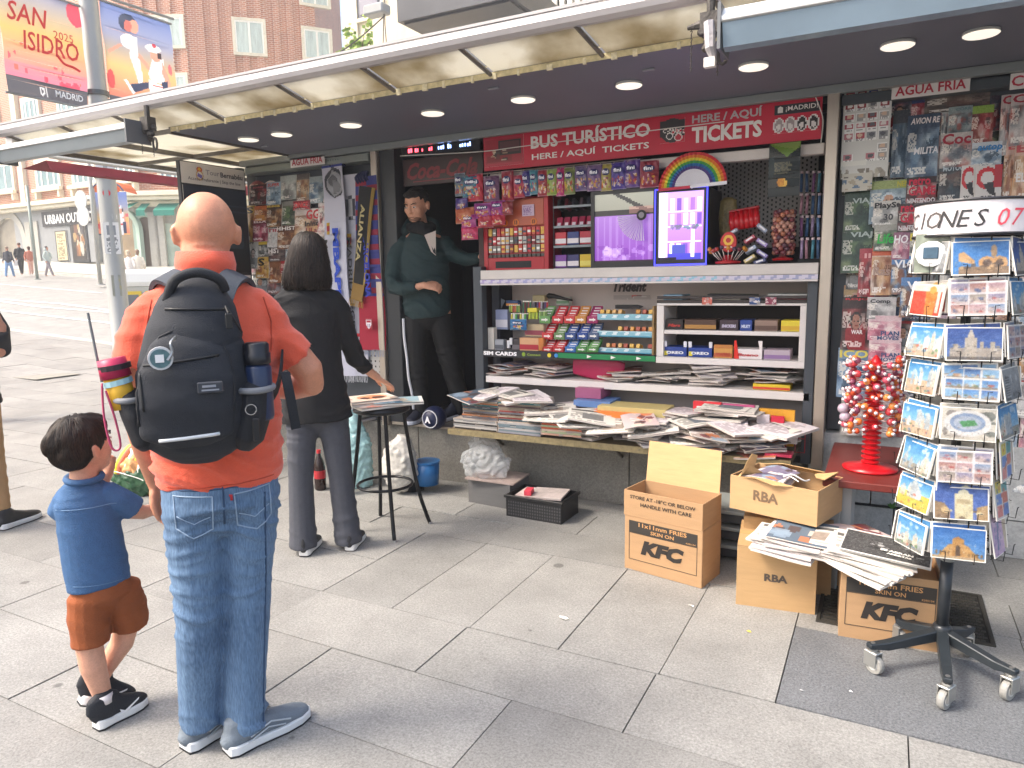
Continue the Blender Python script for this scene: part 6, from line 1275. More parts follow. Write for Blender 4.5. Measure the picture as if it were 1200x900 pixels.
for(x0,x1,y0,y1,cl,Y,l,tx)in((812,845,471,482,'c82c34',4.20,'red pack with white lettering behind the big stack','STICKS'),(838,884,474,484,'b84c7c',4.22,'pink strip pack behind the big stack',None),(888,930,480,520,'d89c2c',4.24,'large yellow-orange box standing at the right back of the board',None),(902,918,488,518,'c0203c',4.19,'crimson box standing before the yellow-orange box','OX'),(886,901,486,512,'c8bcc0',4.18,'pale box left of the crimson one',None),(924,934,510,520,'d8d0d0',4.14,'small white tag at the right end of the board',None)):
 a=at(x0,y1,Y);b=at(x1,y1,Y);small('upright_pack',a.x,b.x,Y,Y+.03,max(.516,a.z),at((x0+x1)/2,y0,Y).z,cl,l,'pack',text=tx)
t=thing('wire_holder','red wire holder at the right end of the wooden board','wire holder',(at(932,520,4.2).x,4.2,.516));MB().tube([(-.05,0,0),(-.05,0,.16),(.05,0,.16),(.05,0,0),(-.05,0,0)],.003,5).tube([(-.05,0,.08),(.05,0,.08)],.0025,5).tube([(0,0,0),(0,0,.16)],.0025,5).build('wire',mat('a82434',.4),t)
p=at(915,512,4.08);small('book',p.x-.07,p.x+.07,3.99,4.10,.53,.545,'c83c5c','crimson edged magazine sliding off the right end of the board','magazine')
q=random.Random(77)
for i in range(26):
 x=-2.42+1.95*i/25;k=q.choice(['news','pale','mag','news']);me,T=q.choice(PM[k]);o=bpy.data.objects.new('loose_paper',me);C.objects.link(o)
 if not me.materials:me.materials.append(MATTE)
 hh=.725 if x<-2.0 else .60+.05*q.random();o.location=(x,4.12+q.uniform(-.07,.1)if x<-2 else 4.05+q.uniform(-.07,.12),hh+.006*(i%4));o.rotation_euler=(q.uniform(-.02,.22),q.uniform(-.14,.14),q.uniform(-.9,.9));o.scale=(q.uniform(.9,1.15),)*2+(1,)
 tag(o,'loose paper strewn on top of the board heaps, number %s counting from the left'%(ORD[i]if i<15 else 'twenty' if i==19 else['sixteenth','seventeenth','eighteenth','nineteenth','','twenty-first','twenty-second','twenty-third','twenty-fourth','twenty-fifth','last'][i-15]),'newspaper' if k=='news' else 'magazine','loose papers on top of the board heaps')
 # shelf above (z .835): flat heaps in the dark gap
for i,(px,n,kinds,l)in enumerate(((603,5,['mag','mag'],'crumpled dark magazines at the left end of the middle shelf'),(650,5,['mag','news'],'grey papers left of the crimson folder'),(735,4,['pale','mag'],'flat magazines in the centre of the middle shelf'),(775,5,['mag','news'],'dark magazines right of the centre of the middle shelf'),(835,7,['pale','news','pale'],'thick sagging stack of grey papers on the middle shelf'),(905,6,['news','mag'],'white papers above the yellow pack on the middle shelf'))):
 p=at(px,440,4.5);pile(p.x,4.48,.840 if i<5 else .875,n,kinds,l,l,.04,0,30+i,.02)
p=at(905,455,4.4);small('yellow_pack',at(882,455,4.36).x,at(926,455,4.36).x,4.36,4.5,.837,.872,'d8bc2c','yellow pack with a red fruit picture at the right of the middle shelf','pack',band='c8402c')
mb=MB();loft(mb,[(-.17,0,.055,.06,.008),(-.05,0,.05,.08,.008),(.1,0,.03,.09,.008),(.18,0,.015,.07,.006)],10);o=mb.build('crimson_folder',mat('a01848',.35,bump=.4,scale=30),None,(at(700,430,4.42).x,4.42,.87),smooth=True);tag(o,'crimson plastic folder sloping across the middle shelf','folder')
# ================= things on the pavement in front =================
CARD=lambda c:mat(c,.78,var=.07,scale=9,bump=.12,stretch=(1,1,6))
def carton(name,label,P0,P1,D,H,colr,open_=False,flap=0,prints=(),seam=True,group=None):
 """P0,P1: front left and front right corners on the ground"""
 P0=Vector(P0);P1=Vector(P1);d=P1-P0;rz=math.atan2(d.y,d.x);W=d.xy.length;t=thing(name,label,'carton',(P0+P1)/2,rz,group);T=.006;m=CARD(colr);mi=CARD('c4a274')
 MB().box(-W/2,W/2,0,T,0,H).build('front_panel',m,t,bevel=.001);MB().box(-W/2,W/2,D-T,D,0,H).build('back_panel',m,t,bevel=.001)
 for s in(-1,1):MB().box(min(s*W/2,s*(W/2-T)),max(s*W/2,s*(W/2-T)),T,D-T,0,H).build('side_panel',m,t,bevel=.001)
 MB().box(-W/2+T,W/2-T,T,D-T,.001,T).build('bottom',m,t)
 if not open_:
  MB().box(-W/2,W/2,0,D/2-.001,H+.0005,H+.0045).build('top_flap',m,t);MB().box(-W/2,W/2,D/2+.001,D,H+.0005,H+.0045).build('top_flap',m,t);MB().box(-W/2,W/2,D/2-.025,D/2+.025,H+.005,H+.0058).build('tape',mat('b89a68',.25),t)
 if flap:
  v=[(-W/2+.01,0,0),(W/2-.01,0,0),(W/2-.014,0,flap),(-W/2+.014,0,flap)];MB().add(v+[(x,.005,z)for x,y,z in v],[(0,1,2,3),(7,6,5,4),(0,4,5,1),(1,5,6,2),(2,6,7,3),(3,7,4,0)]).build('raised_flap',mi,t,(0,D-.004,H),(-.12,0,0))
 for p in prints:
  if p[0]=='box':MB().box(p[1],p[2],-.0016,-.0006,p[3],p[4]).build('print_block',mat('2c2824',.7),t)
  elif p[0]=='frame':
   x0,x1,z0,z1=p[1:];g=.0025;MB().box(x0,x1,-.0014,-.0006,z0,z0+g).box(x0,x1,-.0014,-.0006,z1-g,z1).box(x0,x0+g,-.0014,-.0006,z0+g,z1-g).box(x1-g,x1,-.0014,-.0006,z0+g,z1-g).build('print_frame',mat('2c2824',.7),t)
  else:txt(p[1],p[2],p[3],mat(p[6]if len(p)>6 else '332b24',.75),t,(p[4],-.0022,p[5]),bold=p[7]if len(p)>7 else .02,shear=p[8]if len(p)>8 else 0)
 return t,W
PO='b88a58'
friesp=lambda W:[('box',-W*.44,W*.44,.205,.268),('frame',-W*.44,W*.44,.058,.204),('t','11x11mm FRIES',W*.62,.022,0,.252,PO),('t','SKIN ON',W*.3,.019,0,.222,PO),('t','KFC',W*.56,.078,-.0,.135,'241f1c',.07,.22),('t','4280104',W*.12,.008,W*.36,.213,PO,.0)]
t,W=carton('fries_carton','brown fries carton standing on the pavement under an open one, left of the plain cartons',(-1.146,3.412,0),(-.725,3.325,0),.22,.285,'a5835f');
for c_ in list(t.children):pass
def addprints(t,W,pr):
 for p in pr:
  if p[0]=='box':MB().box(p[1],p[2],-.0016,-.0006,p[3],p[4]).build('print_block',mat('2c2824',.7),t)
  elif p[0]=='frame':
   x0,x1,z0,z1=p[1:];g=.0025;MB().box(x0,x1,-.0014,-.0006,z0,z0+g).box(x0,x1,-.0014,-.0006,z1-g,z1).box(x0,x0+g,-.0014,-.0006,z0+g,z1-g).box(x1-g,x1,-.0014,-.0006,z0+g,z1-g).build('print_frame',mat('2c2824',.7),t)
  else:txt(p[1],p[2],p[3],mat(p[6]if len(p)>6 else '332b24',.75),t,(p[4],-.0022,p[5]),bold=p[7]if len(p)>7 else .02,shear=p[8]if len(p)>8 else 0)
addprints(t,W,friesp(W))
carton('fries_carton','open brown carton with its back flap raised, standing on the lower fries carton',(-1.152,3.414,.29),(-.727,3.326,.29),.22,.135,'a5835f',True,.215,[('t','STORE AT -18°C OR BELOW',.36,.020,0,.105),('t','HANDLE WITH CARE',.28,.020,.02,.07)])
t,W=carton('plain_carton','tall plain tan carton lettered RBA, lowest of its stack between the fries cartons',(-.545,3.228,0),(-.208,3.268,0),.36,.285,'b08e63',False,0,[('t','RBA',.10,.036,.0,.15,'4a4038',.04)])
carton('plain_carton','tan carton behind the lower RBA carton with a worn open top',(-.56,3.47,0),(-.16,3.50,0),.30,.345,'ad8b60',False,0,())
t,W=carton('torn_carton','torn open tan carton lettered RBA on top of the newspaper stack, crumpled flaps',(-.62,3.42,.395),(-.22,3.30,.40),.30,.165,'b39168',True,0,[('t','RBA',.12,.05,-.03,.09,'6a5540',.03)])
q=random.Random(4)
for i,(vs,l)in enumerate(((((-.19,.02,.15),(-.16,.0,.165),(-.13,.0,.24),(-.10,-.01,.29),(-.09,.03,.275),(-.12,.06,.2),(-.07,.1,.165)),'torn_flap'),(((-.15,.0,.165),(-.08,-.02,.18),(.02,-.03,.165),(.1,.0,.167),(.0,.06,.15)),'torn_flap'),(((.08,.28,.165),(.18,.26,.17),(.22,.20,.215),(.19,.12,.19),(.12,.2,.17)),'torn_flap'),(((-.17,.29,.166),(.08,.29,.166),(.14,.25,.19),(-.05,.22,.205),(-.16,.24,.18)),'torn_flap'))):
 n=len(vs);cen=tuple(sum(v[k]for v in vs)/n+(.012 if k==2 else 0)for k in range(3));MB().add(list(vs)+[cen]+[(x,y,z-.004)for x,y,z in vs]+[(cen[0],cen[1],cen[2]-.004)],[(k,(k+1)%n,n)for k in range(n)]+[((k+1)%n+n+1,k+n+1,2*n+1)for k in range(n)]+[(k,k+n+1,(k+1)%n+n+1,(k+1)%n)for k in range(n)]).build(l,CARD('bf9c6c'),t)
pile(-.44,3.50,.52,3,['mag','pale'],'papers inside the torn carton','papers inside the torn carton',.01,-.3,61,.03,sc=.8)
mb=MB();mb.tube(curve3([(-.38,3.42,.58),(-.34,3.40,.60),(-.29,3.41,.575),(-.27,3.45,.57)]),.004,5).tube(curve3([(-.45,3.45,.585),(-.36,3.41,.59),(-.31,3.38,.575)]),.003,5);tag(mb.build('white_strap',mat('dcdcdc',.5)),'white plastic strapping curling out of the torn carton','strap')
z=.35
for i in range(9):
 k=('pale','news')[i%2]if i<8 else 'mag';me,T=PM[k][i%3];o=bpy.data.objects.new('newspaper',me);C.objects.link(o);o.location=(-.33+.02*math.sin(i*2)+.008*i,3.26+.01*math.cos(i*3),.293+i*.0105);o.rotation_euler=(.0,.03,-.12+.05*math.sin(i*1.7));o.scale=(1.15,1.1,.9)
 tag(o,'folded newspaper sticking out under the torn carton, %s up'%ORD[i]if i<8 else 'magazine with an orange picture topmost under the torn carton','newspaper' if i<8 else 'magazine','papers between the two RBA cartons')
for i in range(5):
 me,T=PM['mag'][(i*2+1)%6];o=bpy.data.objects.new('magazine',me);C.objects.link(o);o.location=(-.06+.01*i,3.40,.30+i*.011);o.rotation_euler=(0,.05,.5+.06*i);tag(o,'colourful magazine jutting out to the right of the plain cartons, %s up'%ORD[i],'magazine','magazines jutting out right of the RBA stack')
carton('plain_carton','small shaded carton tucked behind the grate between the stacks',(-.19,3.62,0),(.0,3.64,0),.2,.22,'9c7444')
t,W=carton('fries_carton','brown fries carton under a sheaf of newspapers beside the postcard rack',(-.105,3.113,0),(.262,3.137,0),.33,.30,'a5835f',True);W=.37
addprints(t,W,friesp(W));MB().box(-W/2+.01,W/2-.01,.01,.32,.27,.275).build('top_flap',CARD('b08250'),t);MB().box(-.06,W/2,.30,.305,.285,.33).build('raised_flap',CARD('c08c58'),t)
z=.305
for i in range(8):
 me,T=PM['news'][i%6]if i<7 else PM['news'][2];o=bpy.data.objects.new('newspaper',me);C.objects.link(o);o.location=(-.035+.006*i,3.16+.004*i,z);o.rotation_euler=(.05,.10,-.55+.08*i);o.scale=(1.05,1.1,1);z+=.0085
 tag(o,'newspaper fanned out on the carton beside the postcard rack, %s up'%ORD[i],'newspaper','sheaf of newspapers beside the postcard rack')
c=Cv(60,40,'4a4a4a',5).noise(.05).blobs(30,['8c8c8c','b8b8b8','2a2a2a'],.3,.25,.95,.7,.05,.7);c.rect(0,0,1,.04,'d8d8d4').rect(0,0,.02,1,'d8d8d4').rect(.98,0,1,1,'d8d8d4').rect(0,.95,1,1,'e4e2de')
v,f,col=c.sheet(.33,.25);o=link('newspaper',ink_mesh('newspaper',[(x,z-.125,.006+.006*math.sin(x*11)+y)for x,y,z in v]+[(x,y_,.0+.006*math.sin(x*11))for x in(-.165,.165)for y_ in(-.125,.125)],f+[(len(v),len(v)+1,len(v)+3,len(v)+2)],col+[(.85,.84,.82)]),None,MATTE,(.055,3.19,z+.012),(.04,.10,-.08));tag(o,'newspaper with a dark crowd photograph on its front, topmost beside the postcard rack','newspaper')
txt('SE ABRAN',.12,.022,mat('e8e6e0',.7),o,(.04,-.05,.014),rot=(0,0,0),bold=.06);txt('ABIERTAS',.09,.016,mat('e8e6e0',.7),o,(.05,-.078,.014),rot=(0,0,0),bold=.06)
# stacked grey crates behind the open carton
for i,z in enumerate((.02,.12,.21)):
 cr=thing('flat_crate',['lowest','middle','topmost'][i]+' of the dark flat crates stacked behind the fries carton','crate',(-.60,3.88,z));box('body',-.2,.16,-.15,.15,0,.05,mat('33353a',.5),cr,.004);box('rim',-.215,.175,-.165,.165,.051,.07,mat('8f9492',.4),cr,.004)
 # grey cardboard box with plastic bag and the black basket by the base wall
t,W=carton('grey_box','grey box under the clear plastic bag at the foot of the base wall',(-2.47,4.02,0),(-2.13,3.99,0),.24,.17,'5c5b5b',True)
o=MB().box(-.19,.17,-.02,.26,.172,.182).build('flat_magazine',mat('9a8a84',.5,var=.3,scale=20),None,(-2.28,4.0,0),(0,.02,.05));tag(o,'flat brownish papers lying on the grey box beside the plastic bag','papers')
FILM=bpy.data.materials.new('clear_film');FILM.use_nodes=True;b_=FILM.node_tree.nodes['Principled BSDF'];b_.inputs['Base Color'].default_value=(.86,.9,.92,1);b_.inputs['Roughness'].default_value=.22;b_.inputs['Alpha'].default_value=.34;b_.inputs['Specular IOR Level'].default_value=.9
nz=FILM.node_tree.nodes.new('ShaderNodeTexNoise');nz.inputs['Scale'].default_value=26;nz.inputs['Detail'].default_value=6;nz.inputs['Distortion'].default_value=2.5;bp_=FILM.node_tree.nodes.new('ShaderNodeBump');bp_.inputs['Distance'].default_value=.03;tc=FILM.node_tree.nodes.new('ShaderNodeTexCoord')
FILM.node_tree.links.new(tc.outputs['Object'],nz.inputs[0]);FILM.node_tree.links.new(nz.outputs[0],bp_.inputs['Height']);FILM.node_tree.links.new(bp_.outputs[0],b_.inputs['Normal'])
def crumple(a,s):
 def d(co,no):
  x,y,z=co.T;w_=np.sin(31*x+4*np.sin(23*z+s))+np.sin(37*z+5*np.sin(29*x))+np.sin(41*y+3*np.sin(33*z+s));return a*(np.abs(w_)-1)+a*.5*np.sin(90*x+70*z+6*np.sin(50*y))
 return d
o=organic('plastic_bag',lambda mb:(loft(mb,[(-.03,0,.0,.09,.09),(0,0,.06,.14,.11),(.01,0,.14,.12,.1),(-.02,0,.19,.06,.06)],16),loft(mb,[(.08,0,.02,.07,.08),(.1,0,.09,.08,.08),(.1,0,.12,.05,.05)],12)),FILM,None,.009,1,crumple(.008,1));o.location=(-2.40,4.10,.19);o.scale=(1.18,1.1,1.12);tag(o,'crumpled clear plastic bag on the grey box at the base wall','plastic bag')
bk=thing('black_basket','black perforated plastic basket holding papers at the foot of the base wall','basket',(-1.90,4.00,0),-.03);MK=mat('17171a',.4)
w2,d2,h2=.195,.13,.145
for k,(xa,xb,ya,yb)in enumerate(((-w2,w2,-d2,-d2+.006),(-w2,w2,d2-.006,d2),(-w2,-w2+.006,-d2+.006,d2-.006),(w2-.006,w2,-d2+.006,d2-.006))):MB().box(xa,xb,ya,yb,0,h2).build('wall',MK,bk)
box('rim',-w2-.012,w2+.012,-d2-.012,-d2-.001,h2-.02,h2,MK,bk);box('rim',w2+.001,w2+.012,-d2,d2+.01,h2-.02,h2,MK,bk);box('bottom',-w2+.006,w2-.006,-d2+.006,d2-.006,0,.006,MK,bk)
mb=MB()
for j in range(5):
 for i in range(22):x=-w2+.014+i*.0172;mb.add([(x,-d2-.0008,.02+j*.02),(x+.006,-d2-.0008,.012+j*.02),(x+.012,-d2-.0008,.02+j*.02),(x+.006,-d2-.0008,.028+j*.02)],[(0,1,2,3)])
tag(mb.build('perforation',mat('4a4a4c',.6),bk),kind='stuff')
for i,(dx,cl,l)in enumerate(((-.05,'c8b8b4','pale paper lying in the black basket'),(.04,'b0a4a0','greyish paper on top in the black basket'),(-.08,'c83c4c','red wrapped thing poking up at the left of the black basket'))):
 o=MB().box(-.11 if i<2 else-.02,.12 if i<2 else .025,-.1,.1 if i<2 else-.02,0,.012 if i<2 else .03).build('basket_paper',mat(cl,.6,var=.2,scale=30,bump=.3),None,(-1.90+dx,4.0,.125+.012*i),(.04,-.03,.1*i));tag(o,l,'paper')
 # bar stool with magazines
ST=Vector((-2.66,3.36,0));st=thing('bar_stool','tall black metal bar stool carrying magazines beside the woman','stool',ST,.25);BM=mat('15161a',.3,metal=.4)
for k,(dx,dy)in enumerate(((-.22,-.13),(.13,-.20),(.22,.13),(-.13,.20))):
 MB().tube(curve3([(dx*.5,dy*.5,.74),(dx*.62,dy*.62,.5),(dx*.8,dy*.8,.22),(dx*1.05,dy*1.05,.0)]),.0125,8).build('leg',BM,st,smooth=True);MB().lathe([(.013,0),(.014,.012)],8,c=(dx*1.05,dy*1.05,0)).build('foot',mat('a8a8a8',.4,metal=.5),st)
MB().tube([(.165*math.cos(a),.165*math.sin(a),.285)for a in[2*PI*k/28 for k in range(28)]],.009,8,closed=True).build('foot_ring',BM,st,smooth=True)
MB().lathe([(.15,.735),(.17,.745),(.17,.76),(.15,.775)],28).build('seat',BM,st,smooth=True)
def flatprint(name,cv,W,D,T,loc,rz,label,cat='magazine',tilt=0):
 v,f,col=cv.sheet(W,D);v=[(x,z-D/2,T+.002+.004*math.cos(x*9))for x,y,z in v];n=len(v);v+=[(x,y,z)for z in(0,T)for y in(-D/2,D/2)for x in(-W/2,W/2)]
 fs=[(0,2,3,1),(0,1,5,4),(2,6,7,3),(0,4,6,2),(1,3,7,5)];f+=[tuple(i+n for i in q_)for q_ in fs];col+=[(.85,.82,.78)]*5
 o=link(name,ink_mesh(name,v,f,col),None,GLOSSY,loc,(tilt,0,rz));return tag(o,label,cat)
flatprint('magazine',Cv(20,26,'c8b4b0',4).blobs(14,['d8846c','8cb0b8','e8e0dc','b04c54'],0,0,1,1,.2),.25,.32,.012,ST+Vector((.0,-.02,.776)),-.5,'pinkish magazine lowest on the bar stool')
flatprint('magazine',Cv(20,26,'9cb8c4',6).blobs(12,['6ca0b4','d8d8d0','4c7c9c','e0c8a8'],.05,.05,.95,.95,.22).rect(0,0,1,.06,'e8e4e0'),.22,.29,.01,ST+Vector((.09,.05,.79)),-.9,'magazine with a pale blue landscape cover at the right of the bar stool')
flatprint('magazine',Cv(20,26,'d8c4b8',7).blobs(8,['e0c8b8','c8a890'],.1,.1,.9,.9,.25),.23,.30,.01,ST+Vector((-.06,-.02,.792)),-.6,'cream magazine in the middle of the pile on the bar stool')
flatprint('magazine',Cv(28,36,'e8d8c8',8).ell(.5,.45,.34,.3,'d8946c').ell(.62,.35,.16,.13,'3a2620').ell(.36,.55,.16,.12,'e0a47c').ell(.6,.62,.14,.09,'3a2620').rect(0,0,1,.05,'f0e8e0').lines(.1,.88,.9,.97,2,'8c3c44'),.23,.30,.008,ST+Vector((-.08,-.01,.806)),-.55,'topmost magazine on the bar stool with a face under the hand')
# things behind the woman and the stool
bo=MB()
for i,(x,y,lab)in enumerate(((-3.62,3.82,'left'),(-3.50,3.86,'middle'),(-3.38,3.80,'right'),(-3.80,3.80,'far left'))):
 b_=thing('drink_bottle','dark cola bottle with a red label standing %s in the cluster behind the woman'%lab,'bottle',(x,y,0),0,'drink bottles behind the woman');MB().lathe([(.035,0),(.042,.01),(.042,.17),(.03,.22),(.015,.26),(.014,.28)],14).build('bottle',mat('2a1a18',.12),b_,smooth=True);MB().lathe([(.0425,.09),(.0425,.15)],14).build('label',mat('a8242c',.4),b_);MB().lathe([(.016,.275),(.016,.30)],10).build('cap',mat('b8242c',.4),b_)
b_=organic('water_pack',lambda mb:(loft(mb,[(0,0,.0,.15,.1),(0,0,.3,.15,.1),(0,0,.42,.1,.07),(0,0,.52,.05,.04)],14)),mat('9cc4c8',.15,bump=.8,scale=30,alpha=.75,var=.2),None,.012,1,crumple(.006,3));b_.location=(-3.46,4.02,.02);tag(b_,'tall pale blue wrapped pack of water behind the woman','water pack')
o=organic('white_sack',lambda mb:(loft(mb,[(0,0,.06,.1,.08),(0,0,.16,.15,.11),(.02,0,.30,.12,.09),(.05,0,.38,.06,.05)],14)),mat('b9b6b0',.45,bump=.6,scale=50,var=.15),None,.012,1,crumple(.005,5));o.location=(-3.02,3.98,.02);tag(o,'white crumpled sack hanging behind the stool legs','sack')
for(x,cl,l,h_,z0)in((-2.86,'1c5c94','blue tub behind the right stool leg',.16,.06),(-2.99,'14161c','black crate under the white sack behind the stool',.18,.0)):
 t=thing('tub',l,'tub',(x,4.1,z0));MB().lathe([(.08,0),(.09,h_),(.082,h_),(.078,.01)],18).build('bucket',mat(cl,.4),t,smooth=True);MB().lathe([(.094,h_),(.094,h_+.012)],18).build('rim',mat(cl,.3),t)
t=organic('football',lambda mb:mb.ball((0,0,0),.09,24,16),mat('1b2344',.4),None,.01,2);t.location=(-2.93,4.32,.50);tag(t,'dark navy and white ball resting on the door sill behind the stool','ball');MB().tube([(.092*math.cos(a)*.7,-.092*.72,.092*math.sin(a)*.7)for a in[2*PI*k/16 for k in range(16)]],.004,5,closed=True).build('white_ring',mat('d8d8dc',.5),t);txt('A',.05,.05,mat('e0e0e4',.5),t,(0,-.095,0),bold=.06)
# shopping bags on the pavement beyond the boy
SB=thing('shopping_bag','dark green and white striped shopping bag lying open beyond the boy','bag',(-4.78,3.22,0),.2)
organic('sack',lambda mb:loft(mb,[(-.16,0,.1,.1,.1),(0,0,.12,.17,.13),(.17,0,.12,.12,.12)],16),mat('1c4a2c',.5,bump=.3,scale=20),SB,.015,2,crumple(.008,2))
organic('striped_lining',lambda mb:loft(mb,[(-.14,.02,.2,.08,.07),(-.02,.04,.27,.13,.09),(.1,.05,.24,.07,.05)],14),mat('d8dcb0',.5,bump=.3,scale=25),SB,.013,2,crumple(.008,4))
for i,(x0,cl)in enumerate(((-.14,'d8d43c'),(-.06,'f0f0e8'),(.0,'c8d840'),(.06,'f0ece0'),(-.12,'d87c5c'))):
 MB().tube(curve3([(x0,-.09,.16),(x0+.02,-.085,.24),(x0+.07,-.02,.345),(x0+.12,.03,.33)]),.02,6).build('stripe',mat(cl,.5),SB,smooth=True)
organic('orange_content',lambda mb:loft(mb,[(-.12,-.06,.2,.06,.04),(.03,-.08,.215,.08,.045)],10),mat('d89c64',.6,bump=.4,scale=50),SB,.01,1,crumple(.006,6));MB().tube(curve3([(-.17,-.1,.18),(-.02,-.13,.17),(.12,-.12,.13),(.17,-.1,.05)]),.004,5).build('handle',mat('d8d4cc',.5),SB)
o=organic('grey_pouch',lambda mb:loft(mb,[(-.05,0,.08,.07,.06),(.06,0,.12,.06,.06)],12),mat('8c8c90',.5,bump=.4,scale=30),None,.012,1,crumple(.008,7));o.location=(-5.05,3.5,.08);tag(o,'grey glossy pouch lying beyond the green shopping bag','pouch')
# left clutter at the lower left wall: stacks behind the woman
for i in range(4):pile(-4.6+i*.3,4.36,.41,5+i%2,['mag','pale'],'magazines piled on the ledge behind the woman, %s pile'%['first','second','third','fourth'][i],'ledge piles behind the woman %d'%i,.02,0,90+i,.02,sc=.8)
# ================= lollipop tree on the red table =================
tb=thing('red_table','dark red table top on grey legs fixed at the right of the counter','table',(.55,3.9,0));box('table_top',-.77,-.36,-.37,.45,.525,.56,mat('6a2620',.45,var=.12,scale=12,bump=.05),tb,.004)
for x in(-.72,):box('leg',x-.03,x+.03,-.32,-.27,0,.524,mat('9a9b9a',.5),tb,.003);box('leg',x-.03,x+.03,.38,.43,0,.524,mat('9a9b9a',.5),tb,.003)
box('leg_panel',-.69,-.645,-.27,.38,.02,.524,mat('a8a9a8',.5),tb,.003)
p=atz(1016,555,.56);lt=thing('lollipop_tree','red ribbed column stand bristling with orange and pink lollipops on the red table','lollipop stand',(p.x+.01,3.80,.562))
MB().lathe([(.12,0),(.125,.01),(.06,.018),(.035,.03)],28).build('base',mat('c4101c',.3),lt,smooth=True)
pr=[]
for i in range(21):pr+=[(.026,.03+i*.024),(.042,.036+i*.024),(.042,.042+i*.024),(.026,.048+i*.024)]
MB().lathe(pr+[(.02,.54),(.005,.56)],16).build('column',mat('c4101c',.3),lt,smooth=False)
q=random.Random(21);lm={}
LC=['c8502c','c83c44','d87434','a83c44','c85468','d88444','7c3c54']
for j in range(13):
 for i in range(14):
  a=2*PI*i/14+j*.26+q.uniform(-.1,.1);z=.20+j*.0265
  if j<3 and q.random()<.5:continue
  if math.sin(a)>.7:continue
  k=q.randrange(7)
  if k not in lm:
   mb=MB();mb.tube([(.03,0,0),(.10,0,.004)],.0018,4);mb.k=1;mb.ball((.112,0,.006),.0165,9,6);mb.k=0;mb.tube([(.118,0,.006),(.138,0,.01)],[.003,.009],5)
   o=mb.build('lollipop',[mat('e0d4d8',.4),mat(LC[k],.22)],lt,smooth=True);lm[k]=o.data
  else:o=link('lollipop',lm[k],lt)
  o.location=(0,0,z);o.rotation_euler=(0,q.uniform(-.25,.15),a);s=q.uniform(.85,1.1);o.scale=(s,s,s)
for(dx,dz)in((-.13,.30),(-.12,.26)):
 mb=MB();mb.tube([(dx+.1,-.03,dz),(dx,-.05,dz)],.002,4);mb.ball((dx,-.05,dz),.026,10,7);mb.build('big_lollipop',mat('a898a8',.25),lt,smooth=True)
 # weed in the joint
p=(.09,4.37,.20);w_=thing('weed','tiny green weed growing from a joint of the pale base wall','weed',p);mb=MB();q=random.Random(3)
for i in range(9):
 a=q.uniform(-1.4,1.4);l=q.uniform(.03,.06);d=Vector((math.sin(a)*.7,-.4,math.cos(a))).normalized()*l;e=Vector((.008,0,0));mb.add([Vector((0,0,0)),d*.6+e,d,d*.6-e],[(0,1,2,3)])
mb.build('foliage',mat('4f7a34',.6),w_)
# cable by the wall
tag(MB().tube([(.36,4.38,.20),(.36,4.38,.0)],.006,6).build('brown_pipe',mat('6a5040',.6)),'thin brown pipe running down the pale base wall','pipe');tag(MB().box(-.30,.42,4.385,4.396,.196,.208).build('black_strip',mat('1c1d1f',.5)),'black strip along the joint of the pale base wall','strip')
# ================= postcard rack =================
RX,RY=.26,3.06
WIRE=mat('1d1e20',.4,metal=.3);RK=thing('postcard_rack','tall revolving wire postcard rack on a five-armed castor base with a white header drum','postcard rack',(RX,RY,0))
MB().tube([(0,0,.12),(0,0,.42)],.022,14).build('pole',mat('2a2e33',.3,metal=.3),RK,smooth=True);MB().tube([(0,0,.42),(0,0,.60)],.024,14).build('worn_sleeve',mat('9a9c9a',.45,metal=.4,var=.35,scale=50),RK,smooth=True);MB().tube([(0,0,.6),(0,0,1.7)],.016,12).build('inner_pole',mat('3a3c40',.4,metal=.4),RK,smooth=True)
MB().lathe([(.03,.10),(.034,.11),(.034,.15),(.026,.16)],16).build('hub',mat('2a2e33',.3,metal=.3),RK,smooth=True)
ARM=mat('2b3136',.35,metal=.2,var=.1,scale=12)
def castor(x,y,a):
 c_=thing('x','x','x');del c_['label'];del c_['category'];c_.name='castor';c_.parent=RK;c_.location=(x,y,0);c_.rotation_euler=(0,0,a)
 MB().lathe([(.012,-.012),(.034,-.012),(.037,-.006),(.037,.006),(.034,.012),(.012,.012)],20,c=(.012,0,.037),axis='y').build('wheel',mat('8d8c88',.5),c_,smooth=False);MB().lathe([(.01,-.0135),(.02,-.0135),(.02,.0135),(.01,.0135)],14,c=(.012,0,.037),axis='y').build('hubcap',mat('c4c4c0',.4),c_)
 MB().box(-.022,.03,-.021,-.016,.03,.088).box(-.022,.03,.016,.021,.03,.088).box(-.022,.03,-.016,.016,.08,.088).build('fork',mat('b2b2ae',.3,metal=.8),c_,bevel=.002);MB().lathe([(.018,.089),(.018,.096),(.008,.097),(.008,.12)],12).build('swivel',mat('a2a2a0',.3,metal=.8),c_)
for k,(cx_,cy)in enumerate(((-.235,-.19),(-.15,.08),(.10,.11),(.205,-.17),(.0,-.33))):
 L_=math.hypot(cx_,cy);a=math.atan2(cy,cx_);M=Matrix.Rotation(a,4,'Z')
 mb=MB();v=[(0,-.02,.10),(0,.02,.10),(0,.02,.145),(0,-.02,.145),(L_*.8,-.017,.085),(L_*.8,.017,.085),(L_*.8,.017,.118),(L_*.8,-.017,.118),(L_+.02,-.014,.10),(L_+.02,.014,.10),(L_+.02,.014,.118),(L_+.02,-.014,.118)]
 f=[(0,1,2,3)]+[(i+j,(i+1)%4+j,(i+1)%4+j+4,i+j+4)for j in(0,4)for i in range(4)]+[(8,9,10,11)]
 mb.add([M@Vector(x)for x in v],f);mb.build('arm',ARM,RK,bevel=.003);castor(cx_,cy,a+1.8+k)
